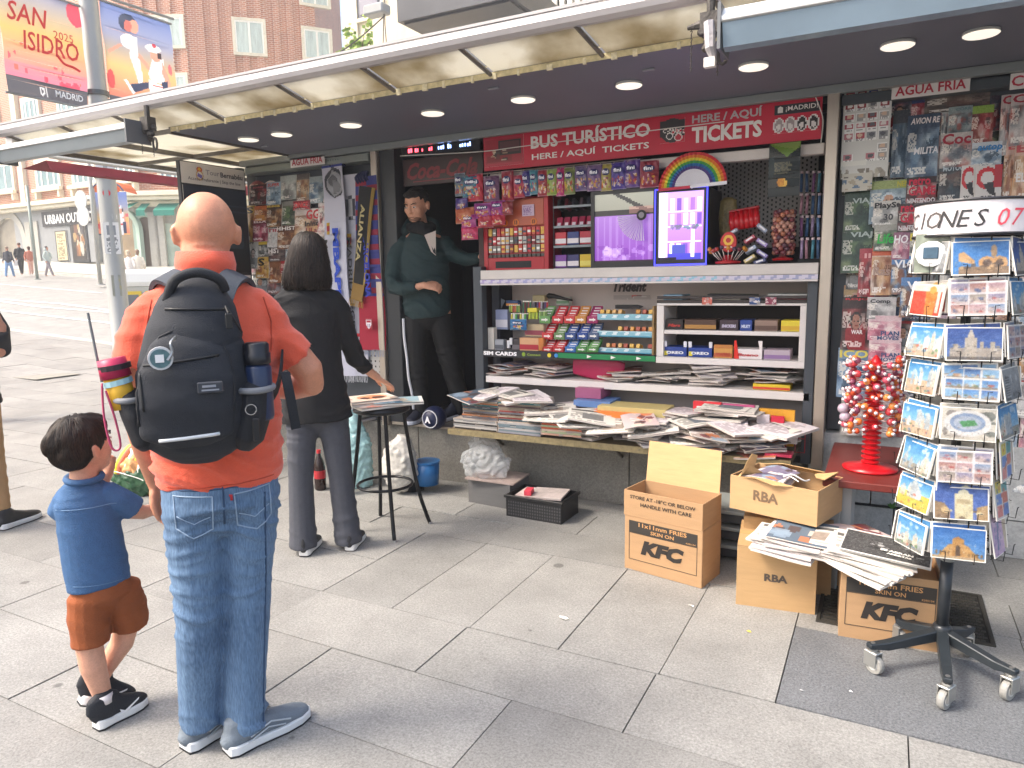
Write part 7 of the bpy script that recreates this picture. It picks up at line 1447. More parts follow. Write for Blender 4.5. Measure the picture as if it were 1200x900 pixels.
 # header drum
hz0=at(1150,275,RY).z;hz1=at(1150,239,RY).z;hr=.185
hd=MB().lathe([(hr,hz0),(hr,hz1)],48).build('header',mat('dcd6d8',.5),RK,smooth=False)
for z in(hz0-.008,hz1):MB().lathe([(hr+.003,z),(hr+.006,z+.004),(hr+.003,z+.009)],48).build('header_ring',mat('26262a',.4),RK)
MB().lathe([(.02,hz0-.004),(hr,hz0-.004)],32).build('header_floor',mat('3a3a40',.5),RK)
for i,ch in enumerate('COLECCIONES07'):
 a=math.radians(-90+2)+(i-10)*.262+(.09 if i>10 else 0);r=hr+.002;txt(ch,None,.056,mat(('55504f' if i<8 else '2b2a2c')if i<11 else 'd84a5c',.5),RK,(r*math.cos(a),r*math.sin(a),(hz0+hz1)/2-.004),(PI/2,0,a+PI/2),bold=0,shear=.25)
AP=.172;DZ=.1452;Z0=.487
def sky(c,a='2c64b8',b='6ca4d8',h=.6):return c.grad(a,b,0,0,1,h)
def build_pic(k,s):
 c=Cv(58,40,'d8d0c0',s);R_=c.r
 if k=='bull':sky(c,'1f5fb8','4f8fd0',1).tri([(0,.7),(.3,.55),(.35,.45),(.62,.45),(.68,.55),(1,.75),(1,1),(0,1)],'c4904c').rect(.38,.34,.60,1,'b8803c').tri([(.36,.36),(.49,.26),(.62,.36)],'a8703c').ell(.49,.68,.05,.13,'4a3424').rect(.44,.68,.54,.9,'4a3424');[c.ell(.08+.08*i,.82,.02,.07,'7c5428')for i in range(4)];[c.ell(.70+.08*i,.84,.02,.07,'7c5428')for i in range(4)];c.rect(0,.93,1,1,'b89c74')
 elif k=='night':sky(c,'2448a0','3c5cb0',1).tri([(0,.45),(.18,.5),(.3,.75),(.3,1),(0,1)],'8c6c48').rect(.38,.18,.72,1,'d8cca0').ell(.55,.25,.12,.22,'e4dcb8').rect(.42,.35,.68,.5,'b8a478').tri([(.8,.6),(1,.5),(1,1),(.8,1)],'a88454').blobs(12,['e8d8a0','b89858','5c4430'],.05,.7,.95,1,.06).ell(.2,.72,.08,.1,'c8a870')
 elif k=='stad':c.blobs(30,['6c6460','a8a098','4c5450','c8c0b4'],0,0,1,1,.15).ell(.48,.48,.44,.42,'e4e2e0').ell(.48,.45,.33,.3,'7c94b8').ell(.48,.46,.26,.22,'a8b4c8').tri([(.32,.42),(.6,.36),(.68,.52),(.4,.6)],'3c8c4c')
 elif k=='grid':
  c=Cv(48,32,'e8e4e0',s)
  for j in range(3):
   for i in range(3):
    x,y=.03+.325*i,.04+.325*j;c.grad(['3c78c0','2c5ca8','7cb0dc'][(i+j)%3],'8cb8dc',x,y,x+.3,y+.28);c.blobs(4,['b87c50','8c8478','d8c8a8','5c6c44','a83c30'],x+.02,y+.14,x+.28,y+.26,.07);c.rect(x,y+.24,x+.3,y+.28,['7c6c5c','8c7c64'][i%2])
  c.a[:,-1:]=.9
 elif k=='gridpink':
  c=Cv(48,32,'ece6ea',s)
  for j in range(3):
   for i in range(3):
    x,y=.03+.325*i,.04+.325*j;c.grad(['b88c94','8c84a8','6c8cb8','a86c64','8c8478'][(i*2+j+s)%5],'d0b8b0',x,y,x+.3,y+.28);c.blobs(5,['b83c3c','6c5c6c','e0c8c0','3c4c7c'],x+.02,y+.1,x+.28,y+.26,.06)
 elif k=='palace':sky(c,'1f3f94','3c64b0',1).rect(.05,.62,1,1,'a89c90').rect(.33,.3,.55,1,'b8ac9c').ell(.44,.3,.06,.2,'c4b8a8').rect(.42,.05,.46,.3,'c8bcac').rect(.6,.42,.68,.7,'b0a494').rect(.8,.42,.88,.7,'b0a494').rect(.12,.5,.2,.7,'b0a494').blobs(26,['8c8278','c8c0b4','6c645c'],.05,.55,1,1,.04).rect(0,.9,1,1,'5c5450')
 elif k=='fount':sky(c,'2c74c8','3c84d4',1).tri([(.1,.35),(.2,.3),(.4,.6),(.38,.7),(.1,.6)],'d8a468').ell(.62,.66,.16,.2,'d89c5c').ell(.84,.66,.15,.2,'d89c5c').ell(.62,.66,.08,.11,'5c4434').ell(.84,.66,.07,.11,'5c4434').ell(.74,.3,.06,.2,'b89064').rect(.1,.78,1,1,'8c6c4c').blobs(12,['e0b47c','4c3828'],.1,.6,1,.85,.07).rect(.3,.08,.5,.13,'c8dcf0',.4)
 elif k=='red':c.grad('d8402c','c8301c').rect(0,0,1,.2,'e8e0d4').tri([(.45,.2),(.85,.2),(.8,1),(.5,1)],'e0782c').ell(.68,.15,.12,.12,'d8a040').rect(.85,.1,.95,.9,'e8d8c8')
 elif k=='map':c=Cv(30,44,'c8a8cc',s);c.blobs(60,['d8b4d4','b894c4','9c84bc','e0c8dc'],0,0,1,1,.12).tri([(.6,.05),(.7,.1),(.4,.9),(.3,.85)],'54709c');c.blobs(14,['54709c','6c88b0'],.2,.1,.8,.95,.08)
 elif k=='mag4':c=Cv(30,44,'dcdcd8',s);[c.rect(.08+.44*(i%2),.05+.31*(i//2),.48+.44*(i%2),.33+.31*(i//2),['d8c83c','4c9c9c','5c84c8','c86c5c','d87c7c','4c74c0'][i])for i in range(6)];c.blobs(16,['e8e0c0','3c5c8c','b85c4c'],.1,.08,.9,.95,.07)
 elif k=='steel':c.grad('a8acb0','7c8084').tri([(.1,.2),(.35,.25),(.3,1),(.05,1)],'4c5054');[c.rect(.08,.3+.08*i,.34,.33+.08*i,'c8ccd0')for i in range(8)];c.blobs(10,['5c6064','d8dce0'],.4,.2,1,1,.12)
 else:
  h={'sq':.55,'blue2':.7,'yel':.45,'white':.6}[k];sky(c,'2c84d0','84c0e8',h).rect(0,h,1,1,{'sq':'c8a888','blue2':'8c8c84','yel':'d0b83c','white':'b8a890'}[k]);c.blobs(4,['f0f4f8'],.1,.05,.9,.4,.12,.6)
  for i in range(7):x=R_.uniform(0,.9);w_=R_.uniform(.06,.2);t_=R_.uniform(h-.4,h);c.rect(x,t_,x+w_,h+.2,['e8e0d4','d0c4b0','a8b4bc','dcdce0'][i%4]);c.ell(x+w_/2,t_,w_*.3,.1,'b8c4c8')
  c.blobs(14,['4c7c44','5c5c64','c85c44','3c6c94','b8a890'],0,h,1,1,.06)
 if k not in('map','mag4'):
  for i in range(60):x,y=c.r.uniform(.02,.97),c.r.uniform(.45,.97);c.rect(x,y,x+.02,y+.05,['3c342c','f0e8d8','8c7860','5c7088'][i%4],.35)
  c.photo(['e8e4dc','4c4844','a89c8c','7c90a8'],0,0,1,1,.2,(12,23))
 c.soft().noise(.025);c.a=c.a*.84+.03;return c
FR_=['bull','night','gridpink','stad','grid','palace','gridpink','fount'];LF=['blue2','yel','blue2','sq','sq','white','red','steel'];RF=['map','mag4','mag4','blue2','steel','gridpink','blue2','palace']
nms={'bull':'a golden bullring under a blue sky','night':'a lit corner building','gridpink':'small pink and red views','stad':'a white oval stadium from above','grid':'nine small blue city views','palace':'a pale towered palace','fount':'a golden fountain group on blue','blue2':'pale buildings, blue sky','yel':'a yellow lawn','sq':'a sandy square','white':'white houses and blue sky','red':'an orange figure on red','steel':'a grey tower picture','map':'a violet city map','mag4':'six coloured small views'}
rowl=['lowest','second from the bottom','third from the bottom','fourth from the bottom','fourth from the top','third from the top','second from the top','topmost']
FY=math.radians(6)
for k in range(6):
 th=FY+k*PI/3;nx,ny=math.sin(th),-math.cos(th)
 for j in range(8):
  z=Z0+j*DZ
  fr=k==0;kind=(FR_ if k==0 else RF if k==1 else LF if k==5 else['grid','sq','blue2','gridpink']*2)[j]
  c=build_pic(kind,j+k*10);W,H=(.170,.116)
  if kind in('map','mag4'):W,H=.118,.146
  if k==5:W,H=.160,.112
  z+=.006*math.sin(j*2.3+k)
  pc=printed('postcard',c,W,H,.0022+(.006 if k in(0,5)else .002),m=GLOSSY,border=.0035)
  pc.location=(RX+nx*AP,RY+ny*AP,z);pc.rotation_euler=(-.16-.05*math.sin(j*1.9+k),.03*math.sin(j*5+k*2),th+.05*math.sin(j*3+k))
  side={0:'front column',1:'right column',5:'left column',2:'back right column',3:'rearmost column',4:'back left column'}[k]
  tag(pc,'postcard of %s, %s in the %s'%(nms[kind],rowl[j],side),'postcard','postcards in the revolving rack')
  if k in(0,1,5):
   o=link('postcard',pc.data,None,None,(RX+nx*(AP-.016),RY+ny*(AP-.016),z+.010),(-.1,.05*math.sin(j+k),th+.06));o.scale=(1.0,1,1.02);tag(o,'second postcard peeking out behind, %s in the %s'%(rowl[j],side),'postcard','postcards in the revolving rack')
   # wire pocket holding the card
  mb=MB();T=Matrix.Rotation(th,4,'Z')@Matrix.Translation((0,-AP,0))
  for s in(-1,1):mb.tube([T@Vector(p_)for p_ in((s*.045,.05,z+.05),(s*.045,.004,z-.004),(s*.045,-.022,z-.004),(s*.045,-.026,z+.035),(s*.058,-.026,z+.035))],.0016,4)
  mb.tube([T@Vector(p_)for p_ in((-.06,.012,z-.004),(.06,.012,z-.004))],.0018,4);mb.build('wire_pocket',WIRE,RK)
 T=Matrix.Rotation(th,4,'Z')@Matrix.Translation((0,-AP+.028,0))
 for s in(-.03,.03):MB().tube([T@Vector((s,0,.50)),T@Vector((s,0,hz0-.01))],.0028,5).build('upright',WIRE,RK)
for z in[Z0+.03+.29*i for i in range(5)]+[1.63]:
 MB().tube([((AP-.025)*math.cos(a),(AP-.025)*math.sin(a),z)for a in[2*PI*i/24 for i in range(24)]],.0025,5,closed=True).build('ring',WIRE,RK)
 for k in range(3):a=k*PI/3+.2;MB().tube([(-(AP-.025)*math.cos(a),-(AP-.025)*math.sin(a),z),((AP-.025)*math.cos(a),(AP-.025)*math.sin(a),z)],.0022,4).build('spoke',WIRE,RK)
 # fridge magnets hanging in the top left pocket
mg=thing('souvenir_magnet','white stadium shaped souvenir magnet in a plastic sleeve at the upper left of the rack','magnet',(at(1090,316,2.93).x,2.93,at(1090,316,2.93).z),-.3)
MB().add([(.05*math.cos(a),-.004-.008*(i%2)*0,.055+.05*math.sin(a)*.9)for i,a in enumerate([2*PI*k/12+.2 for k in range(12)])]+[(.05*math.cos(a),.008,.055+.045*math.sin(a))for a in[2*PI*k/12+.2 for k in range(12)]],[tuple(range(12))[::-1],tuple(range(12,24))]+[(i,(i+1)%12,(i+1)%12+12,i+12)for i in range(12)]).build('frame',mat('d4d6d4',.4),mg)
box('screen',-.024,.024,-.009,-.005,.038,.078,mat('3a5468',.3,var=.3,scale=60),mg,.002);box('sleeve',-.055,.055,.010,.013,-.01,.125,mat('7c8478',.3,var=.4,scale=40),mg,0)
# ================= people =================
def skinm(c):return mat(c,.5,bump=.12,scale=190,var=.11,sss=.05)
def limb(mb,*p):loft(mb,[(x,y,z,r,r)if not isinstance(r,tuple)else(x,y,z,*r)for x,y,z,r in p],14)
def head(mb,c,yaw=0,pitch=0,s=1,roll=0,jaw=1,ear=1):
 mb.M=Matrix.Translation(c)@Matrix.Rotation(yaw,4,'Z')@Matrix.Rotation(pitch,4,'X')@Matrix.Rotation(roll,4,'Y')@Matrix.Scale(s,4)
 mb.ball((0,-.008,.022),(.077,.094,.092),20,14);mb.ball((0,.035,-.02),(.066,.062,.075),16,12);mb.ball((0,.03,-.062),(.053*jaw,.055,.048),16,10);mb.ball((0,.068,-.088),(.024,.02,.017),12,8)
 limb(mb,(0,.088,.018,.008),(0,.101,-.008,.010),(0,.108,-.022,.012));mb.ball((-.011,.096,-.026),(.008,.009,.006));mb.ball((.011,.096,-.026),(.008,.009,.006))
 for q in(-1,1):
  mb.ball((q*.03,.082,.032),(.022,.010,.007));mb.ball((q*.043,.066,-.015),(.02,.018,.022));mb.ball((q*.080,-.008,-.006),(.009*ear,.018,.030),10,8);mb.ball((q*.086,-.016,.006),(.006*ear,.012,.018),8,6)
 mb.ball((0,.088,-.052),(.023,.009,.006));mb.ball((0,.085,-.062),(.02,.01,.006))
 M=mb.M;mb.M=Matrix();return M
def eyes(M,parent,c='2a211c',brow='2c221c'):
 for q in(-1,1):
  mb=MB();mb.M=M;mb.ball((q*.031,.0885,.008),(.0125,.006,.0055),10,6);mb.build('eye',mat('d8d0c8',.3),parent,smooth=True)
  mb=MB();mb.M=M;mb.ball((q*.031,.0935,.008),(.0055,.0025,.005),8,6);mb.build('iris',mat(c,.2),parent,smooth=True)
  mb=MB();mb.M=M;mb.tube([(q*.014,.095,.027),(q*.032,.096,.033),(q*.048,.083,.026)],[.003,.0038,.002],6);mb.build('eyebrow',mat(brow,.8),parent,smooth=True)
 mb=MB();mb.M=M;mb.ball((0,.0955,-.0565),(.021,.003,.0022),10,6);mb.build('mouth',mat('7c4038',.5),parent,smooth=True)
def hand(mb,w,d,n,s=1,side=1,curl=.5,spread=.12):
 """wrist w, direction d of the palm, n the back-of-hand normal, side +1 puts the thumb on the right of d"""
 w=Vector(w);d=Vector(d).normalized();n=Vector(n);n=(n-d*n.dot(d)).normalized();r=d.cross(n)*side
 M=Matrix(((r.x,d.x,n.x,w.x),(r.y,d.y,n.y,w.y),(r.z,d.z,n.z,w.z),(0,0,0,1)))@Matrix.Scale(s,4);mb.M=M
 loft(mb,[(0,-.01,0,.027,.02),(0,.03,0,.036,.016),(0,.075,0,.040,.013),(0,.088,0,.038,.011)],14)
 for i,(x,l)in enumerate(((.030,.068),(.010,.078),(-.010,.073),(-.029,.056))):
  a=spread*(x*30);p=Vector((x,.085,0));an=0;pts=[(p.x,p.y-.01,0,.0095)]
  for k,f in enumerate((.45,.3,.25)):
   an+=curl*(.6,1,.8)[k];p=p+Vector((math.sin(a)*math.cos(an),math.cos(a)*math.cos(an),-math.sin(an)))*l*f;pts.append((*p,.009-.001*k))
  limb(mb,*pts)
 limb(mb,(.028,.015,-.004,.013),(.048,.045,-.010,.0115),(.056,.070,-.018,.010),(.055,.092,-.024,.0085));mb.M=Matrix()
def shoe(P,yaw,upper,sole,L_=.29,W=.10,parent=None,lace=None,name='shoe',tilt=0):
 def u(mb):
  loft(mb,[(0,.03*L_,.045,W*.36,.036),(0,.15*L_,.060,W*.40,.048),(0,.35*L_,.058,W*.40,.042),(0,.6*L_,.044,W*.46,.030),(0,.82*L_,.036,W*.44,.022),(0,.93*L_,.032,W*.3,.015)],18)
  loft(mb,[(0,.16*L_,.06,W*.38,.06),(0,.17*L_,.105,W*.36,.055)],14)
 t=bpy.data.objects.new(name,None);C.objects.link(t);t.parent=parent;t.location=P;t.rotation_euler=(tilt,0,yaw)
 organic('upper',u,upper,t,.006,2)
 ol=[(.30,.0),(.42,.08),(.40,.3),(.44,.45),(.5,.65),(.46,.84),(.30,.97),(0,1.02)];pts=[(W*a,L_*(b-.02))for a,b in ol];pts=pts+[(-x,y)for x,y in pts[:-1][::-1]];n=len(pts)
 v=[(x,y,.004)for x,y in pts]+[(x*1.04,y,.032+(.006 if y<.2*L_ else 0))for x,y in pts];f=[tuple(range(n))[::-1],tuple(range(n,2*n))]+[(i,(i+1)%n,(i+1)%n+n,i+n)for i in range(n)]
 m=MB().add(v,f).build('sole',sole,t,bevel=.004);MB().add([(x*.98,y,0)for x,y in pts]+[(x*.98,y,.0038)for x,y in pts],f).build('outsole',mat('2a2a2c',.8),t)
 if lace:
  for k in range(5):y=(.33+.07*k)*L_;z=.103-.009*k;MB().tube([(-.022,y,z-.012),(0,y+.004,z),(.022,y,z-.012)],.003,5).build('lace',lace,t)
 return t
def person(label,loc,rz,group=None):return thing('person',label,'person',loc,rz,group)
WKF=lambda a,s=0:folds(a,16,10,34,s)
# ---- bald man in an orange polo shirt ----
man=person('bald man in an orange polo shirt and blue jeans seen from behind',(-1.85,1.45,0),math.atan2(.787,.617));SK1=skinm('c98a6c')
HM=[]
def body(mb):
 HM.append(head(mb,(.062,.012,1.668),0,.1,1.06,ear=1.5))
 limb(mb,(.058,-.005,1.64,.068),(.05,-.012,1.59,.066),(.045,-.01,1.53,.07));mb.ball((.06,-.055,1.605),(.05,.03,.02));mb.ball((.06,-.058,1.63),(.045,.028,.014))
 loft(mb,[(.045,0,1.47,.10,.06),(.045,0,1.35,.14,.08),(.045,0,1.1,.15,.09),(.045,0,.95,.15,.1)],18)
 limb(mb,(.19,0,1.42,.04),(.265,-.01,1.33,.048),(.330,-.015,1.235,.050),(.338,.0,1.195,.047),(.29,.09,1.17,.043),(.235,.17,1.16,.034),(.19,.235,1.165,.027));hand(mb,(.19,.235,1.165),(-.7,.7,.0),(.5,.5,.7),1.05,-1,.6)
 limb(mb,(-.10,0,1.42,.04),(-.150,.01,1.3,.044),(-.178,.04,1.17,.042),(-.165,.10,1.02,.036),(-.145,.16,.88,.027));hand(mb,(-.145,.16,.88),(.1,.3,-1),(-.8,.5,0),1.05,-1,.6)
 for a,b,c in(((-.04,0,.9),(-.044,.0,.5),(-.071,.06,.1)),((.13,0,.9),(.098,.01,.5),(.06,.02,.1))):limb(mb,(*a,.08),(*b,.05),(*c,.04),(c[0],c[1],.06,.035))
organic('body',body,SK1,man,.0075,2)
POLO=mat('e0593c',.8,bump=.35,scale=260,var=.05,sheen=.3)
def shirt(mb):
 loft(mb,[(.045,0,.905,.178,.135,'f'),(.046,0,.93,.190,.142),(.046,.0,1.05,.194,.146),(.045,0,1.2,.203,.146),(.045,-.005,1.34,.208,.135),(.045,-.01,1.44,.185,.112),(.047,-.01,1.515,.128,.085),(.05,-.01,1.56,.080,.078)],30)
 for s,sx in((1,.045),(-1,.045)):
  X=lambda d:sx+s*d
  limb(mb,(X(.12),-.005,1.46,.060),(X(.158),-.005,1.42,.066),(X(.190),-.005,1.35,.066),(X(.203),-.005,1.28,(.068,.07,'f'))if s<0 else(X(.262),-.008,1.275,(.064,.068,'f')))
pm_=organic('polo_shirt',shirt,POLO,man,.008,4,WKF(.012,1))
mb=MB();n=28;rr=[(.082,.0,1.55),(.086,-.003,1.575),(.079,-.006,1.612),(.075,-.006,1.610),(.074,0,1.56)]
mb.add([(.052+r*math.cos(2*PI*k/n),-.01+dy+r*1.0*math.sin(2*PI*k/n),z)for r,dy,z in rr for k in range(n)],[(i*n+k,i*n+(k+1)%n,(i+1)*n+(k+1)%n,(i+1)*n+k)for i in range(4)for k in range(n)]);mb.build('collar',POLO,man,smooth=True)
for c_,d_,r_ in():
 mb=MB();c0=Vector(c_);dd=Vector(d_).normalized();e1=dd.orthogonal().normalized();e2=dd.cross(e1);mb.tube([c0+(e1*math.cos(2*PI*k/20)+e2*math.sin(2*PI*k/20))*r_*.92 for k in range(20)],.006,6,closed=True);mb.build('sleeve_hem',POLO,man,smooth=True)
DEN=bpy.data.materials.new('denim');DEN.use_nodes=True;N=DEN.node_tree.nodes;L=DEN.node_tree.links;b_=N['Principled BSDF'];b_.inputs['Roughness'].default_value=.85
tc=N.new('ShaderNodeTexCoord');mp=N.new('ShaderNodeMapping');mp.inputs['Scale'].default_value=(1,1,.16);L.new(tc.outputs['Object'],mp.inputs[0]);n1=N.new('ShaderNodeTexNoise');n1.inputs['Scale'].default_value=220;n1.inputs['Detail'].default_value=6;L.new(mp.outputs[0],n1.inputs[0])
n2=N.new('ShaderNodeTexNoise');n2.inputs['Scale'].default_value=3.5;n2.inputs['Detail'].default_value=3;L.new(tc.outputs['Object'],n2.inputs[0]);ad=N.new('ShaderNodeMath');L.new(n1.outputs[0],ad.inputs[0]);L.new(n2.outputs[0],ad.inputs[1])
cr=N.new('ShaderNodeValToRGB');cr.color_ramp.elements[0].position=.60;cr.color_ramp.elements[0].color=(*rgb('3f5876'),1);cr.color_ramp.elements[1].position=1.06;cr.color_ramp.elements[1].color=(*rgb('64809f'),1);hv=N.new('ShaderNodeMath');hv.operation='MULTIPLY';hv.inputs[1].default_value=.84;L.new(ad.outputs[0],hv.inputs[0]);L.new(hv.outputs[0],cr.inputs[0]);L.new(cr.outputs[0],b_.inputs[0])
bp_=N.new('ShaderNodeBump');bp_.inputs['Distance'].default_value=.003;bp_.inputs['Strength'].default_value=.5;L.new(n1.outputs[0],bp_.inputs['Height']);L.new(bp_.outputs[0],b_.inputs['Normal'])
def jeans(mb):
 loft(mb,[(.046,0,.965,.155,.115),(.046,-.005,.90,.172,.132),(.046,-.01,.84,.176,.134)],26)
 limb(mb,(-.036,-.005,.86,(.094,.118)),(-.042,0,.74,(.088,.10)),(-.048,.005,.6,(.077,.088)),(-.05,.005,.48,(.073,.082)),(-.058,.02,.34,(.070,.078)),(-.068,.05,.2,(.067,.074)),(-.074,.065,.08,(.068,.077,'f')))
 limb(mb,(.128,-.005,.86,(.094,.118)),(.118,0,.74,(.088,.10)),(.104,.01,.6,(.078,.088)),(.096,.012,.48,(.074,.082)),(.082,.012,.34,(.070,.078)),(.068,.012,.2,(.068,.074)),(.062,.012,.05,(.069,.078,'f')))
def jf(co,no):
 z=co[:,2];base=folds(.008,10,14,46,4,1.3)(co,no);low=np.clip((.32-z)/.3,0,1);kn=np.exp(-((z-.5)/.1)**2);th=np.exp(-((z-.8)/.08)**2);return base*(.5+1.0*low+.9*kn+.8*th)
jm=organic('jeans',jeans,DEN,man,.007,3,jf)
def dens_(p,n=8):return[(p[i][0]+(p[i+1][0]-p[i][0])*k/n,p[i][1]+(p[i+1][1]-p[i][1])*k/n)for i in range(len(p)-1)for k in range(n)]+[p[-1]]
def onback(pts,r,name,m,par,mesh_o):
 """a seam laid on the back (-y) side of a mesh"""
 from mathutils.bvhtree import BVHTree
 bt=BVHTree.FromPolygons([v.co for v in mesh_o.data.vertices],[p.vertices[:]for p in mesh_o.data.polygons]);out=[]
 for x,z in pts:
  h=bt.ray_cast(Vector((x,-1,z)),Vector((0,1,0)))
  if h[0]:out.append(h[0]+Vector((0,-r*.3,0)))
 if len(out)>1:return MB().tube(out,r,5).build(name,m,par,smooth=True)
PS=mat('b8442c',.8)
onback([(.045+.17*math.sin(t),.925)for t in[-1.1+2.2*k/30 for k in range(31)]],.0018,'hem_seam',PS,man,pm_)
for q_ in([(.205,1.475),(.222,1.40),(.215,1.32),(.20,1.27)],[(-.10,1.475),(-.118,1.40),(-.115,1.32),(-.105,1.27)]):onback([(x,z)for x,z in dens_(q_)],.0025,'armhole_seam',PS,man,pm_)
SEAM=mat('2c4666',.8);STI=mat('8fa4bc',.8)
def dens(p,n=8):return[(p[i][0]+(p[i+1][0]-p[i][0])*k/n,p[i][1]+(p[i+1][1]-p[i][1])*k/n)for i in range(len(p)-1)for k in range(n)]+[p[-1]]
for sx in(-1,1):
 X=lambda d:.046+sx*d
 onback(dens([(X(.03),.895),(X(.135),.90),(X(.135),.80),(X(.09),.765),(X(.035),.785),(X(.03),.895)]),.0022,'pocket_seam',STI,man,jm);onback(dens([(X(.04),.83),(X(.085),.81),(X(.13),.84)]),.0016,'pocket_stitch',STI,man,jm)
onback(dens([(.046,.93),(.044,.80)]),.003,'seat_seam',SEAM,man,jm);onback(dens([(-.1,.915),(.2,.915)]),.0025,'yoke_seam',SEAM,man,jm);onback(dens([(.165,.88),(.155,.6),(.135,.35),(.115,.08)],16),.0028,'side_seam',SEAM,man,jm)
onback([(.062,.893),(.068,.893),(.068,.878)],.004,'red_tab',mat('c03038',.6),man,jm)
GS=mat('6c7680',.7,bump=.3,scale=200,var=.08);SO=mat('d4d6d8',.6)
iv=man.matrix_basis.inverted()if 0 else Matrix.Rotation(-man.rotation_euler.z,4,'Z')@Matrix.Translation(-Vector(man.location))
for(hx,hy),(tx,ty)in(((.0,-.035),(.92,.38)),((-.125,.045),(.85,.52))):
 p=Vector((hx,hy,0));d=Vector((tx,ty,0));t_=shoe(p,math.atan2(-d.x,d.y),GS,SO,.30,.105,man,mat('b4bcc4',.7));
 MB().tube([(.045,.06,.05),(.05,.13,.075),(.05,.2,.05)],.003,5).tube([(.046,.05,.035),(.052,.12,.06),(.052,.18,.042)],.0025,5).build('side_stripe',mat('a8b0b8',.6),t_)
 # backpack (worn: a thing of its own)
bkp=thing('backpack','black backpack with a round badge on the back of the man in orange','backpack',man.location,man.rotation_euler.z);BK=mat('20242c',.75,bump=.35,scale=350,var=.1);BK2=mat('171a21',.7,bump=.3,scale=300);STRAPM=mat('3b424c',.8,bump=.4,scale=300)
def pack(mb):
 loft(mb,[(-.012,-.235,1.085,.135,.075),(-.008,-.25,1.15,.148,.098),(-.004,-.25,1.28,.143,.10),(.008,-.24,1.39,.122,.088),(.020,-.225,1.47,.098,.072),(.026,-.21,1.51,.068,.048)],26)
def pf(co,no):return folds(.006,20,6,26,7,1.2)(co,no)*(.6+.8*np.clip((co[:,2]-1.33)/.15,0,1))-.004*np.exp(-((co[:,2]-1.335-.25*(co[:,0]))/.006)**2)
pk=organic('main_bag',pack,BK,bkp,.007,3,pf)
pkf=organic('front_pocket',lambda mb:loft(mb,[(-.03,-.315,1.12,.115,.04),(-.028,-.328,1.2,.12,.045),(-.02,-.326,1.28,.118,.042),(-.01,-.31,1.35,.095,.035),(.0,-.29,1.40,.055,.025)],24),BK,bkp,.007,3,folds(.004,18,5,22,9,1))
onb=lambda pts,r,nm,m,o=pkf:onback(pts,r,nm,m,bkp,o)
onb(dens([(-.142,1.16),(-.14,1.3),(-.10,1.375),(-.01,1.415),(.06,1.38),(.095,1.3),(.085,1.18)]),.004,'piping',BK2);onb(dens([(-.12,1.315),(.085,1.335)]),.0035,'zip',mat('0e1014',.4));onb(dens([(-.13,1.30),(-.128,1.2)]),.003,'zip',mat('0e1014',.4))
onback(dens([(-.10,1.12),(.045,1.125)]),.005,'reflective_strip',mat('d8dadc',.35),bkp,pkf if 1 else pk);onback(dens([(-.06,1.455),(.09,1.45),(.135,1.36)]),.004,'zip',mat('0e1014',.4),bkp,pk)
MB().box(.0,.062,-.378,-.368,1.238,1.268).build('brand_patch',mat('33373f',.6),bkp,bevel=.003);MB().box(.012,.045,-.3795,-.3785,1.254,1.260).box(.01,.052,-.3795,-.3785,1.245,1.249).build('patch_print',mat('8c9098',.6),bkp)
MB().lathe([(.029,-.375),(.03,-.368)],20,c=(-.078,0,1.335),axis='y').build('round_badge',mat('c8ccd0',.25,metal=.3),bkp);MB().lathe([(.024,-.3765),(.024,-.3752)],20,c=(-.078,0,1.335),axis='y').build('badge_face',mat('4a6a70',.3,var=.4,scale=80),bkp);MB().box(-.09,-.07,-.378,-.377,1.325,1.345).build('badge_print',mat('e4e4e4',.4),bkp)
MB().tube(curve3([(-.04,-.35,1.385),(-.052,-.375,1.372),(-.05,-.38,1.35),(-.062,-.383,1.33)]),.004,6).build('clip',mat('8c9094',.3,metal=.8),bkp)
hn=MB();hn.tube(curve3([(-.055,-.26,1.475),(-.030,-.275,1.53),(.025,-.275,1.548),(.075,-.265,1.53),(.09,-.25,1.50)]),.0135,8).build('top_handle',BK2,bkp,smooth=True)
def ribbon(pts,w,t,nm,m,nrm=None):
 P=curve3(pts,6);mb=MB();v=[];f=[]
 for i,p in enumerate(P):
  tt=(P[min(i+1,len(P)-1)]-P[max(i-1,0)]).normalized();out=(p-Vector((.045,0,1.33)))if nrm is None else Vector(nrm);out=(out-tt*out.dot(tt)).normalized();sd=tt.cross(out)*w/2
  v+=[p-sd,p+sd,p+sd+out*t,p-sd+out*t]
 for i in range(len(P)-1):
  for k in range(4):f.append((i*4+k,i*4+(k+1)%4,i*4+4+(k+1)%4,i*4+4+k))
 f+=[(0,1,2,3),tuple(range(len(v)-4,len(v)))];mb.add(v,f);return mb.build(nm,m,bkp,bevel=.0,smooth=False)
ribbon([(.075,-.2,1.46),(.10,-.15,1.515),(.135,-.06,1.535),(.16,.03,1.51),(.165,.10,1.45)],.062,.014,'shoulder_strap',STRAPM)
ribbon([(.0,-.2,1.46),(-.02,-.15,1.515),(-.055,-.06,1.535),(-.075,.03,1.51),(-.08,.10,1.45)],.062,.014,'shoulder_strap',STRAPM)
ribbon([(.155,-.17,1.14),(.215,-.13,1.2),(.248,-.05,1.30),(.262,.04,1.36)],.04,.006,'lower_strap',BK2);ribbon([(.245,-.13,1.25),(.25,-.16,1.19),(.262,-.165,1.08)],.03,.003,'dangling_strap',BK2,(.3,-1,0));ribbon([(-.15,-.17,1.12),(-.18,-.12,1.2),(-.21,-.02,1.3)],.03,.005,'lower_strap',BK2)
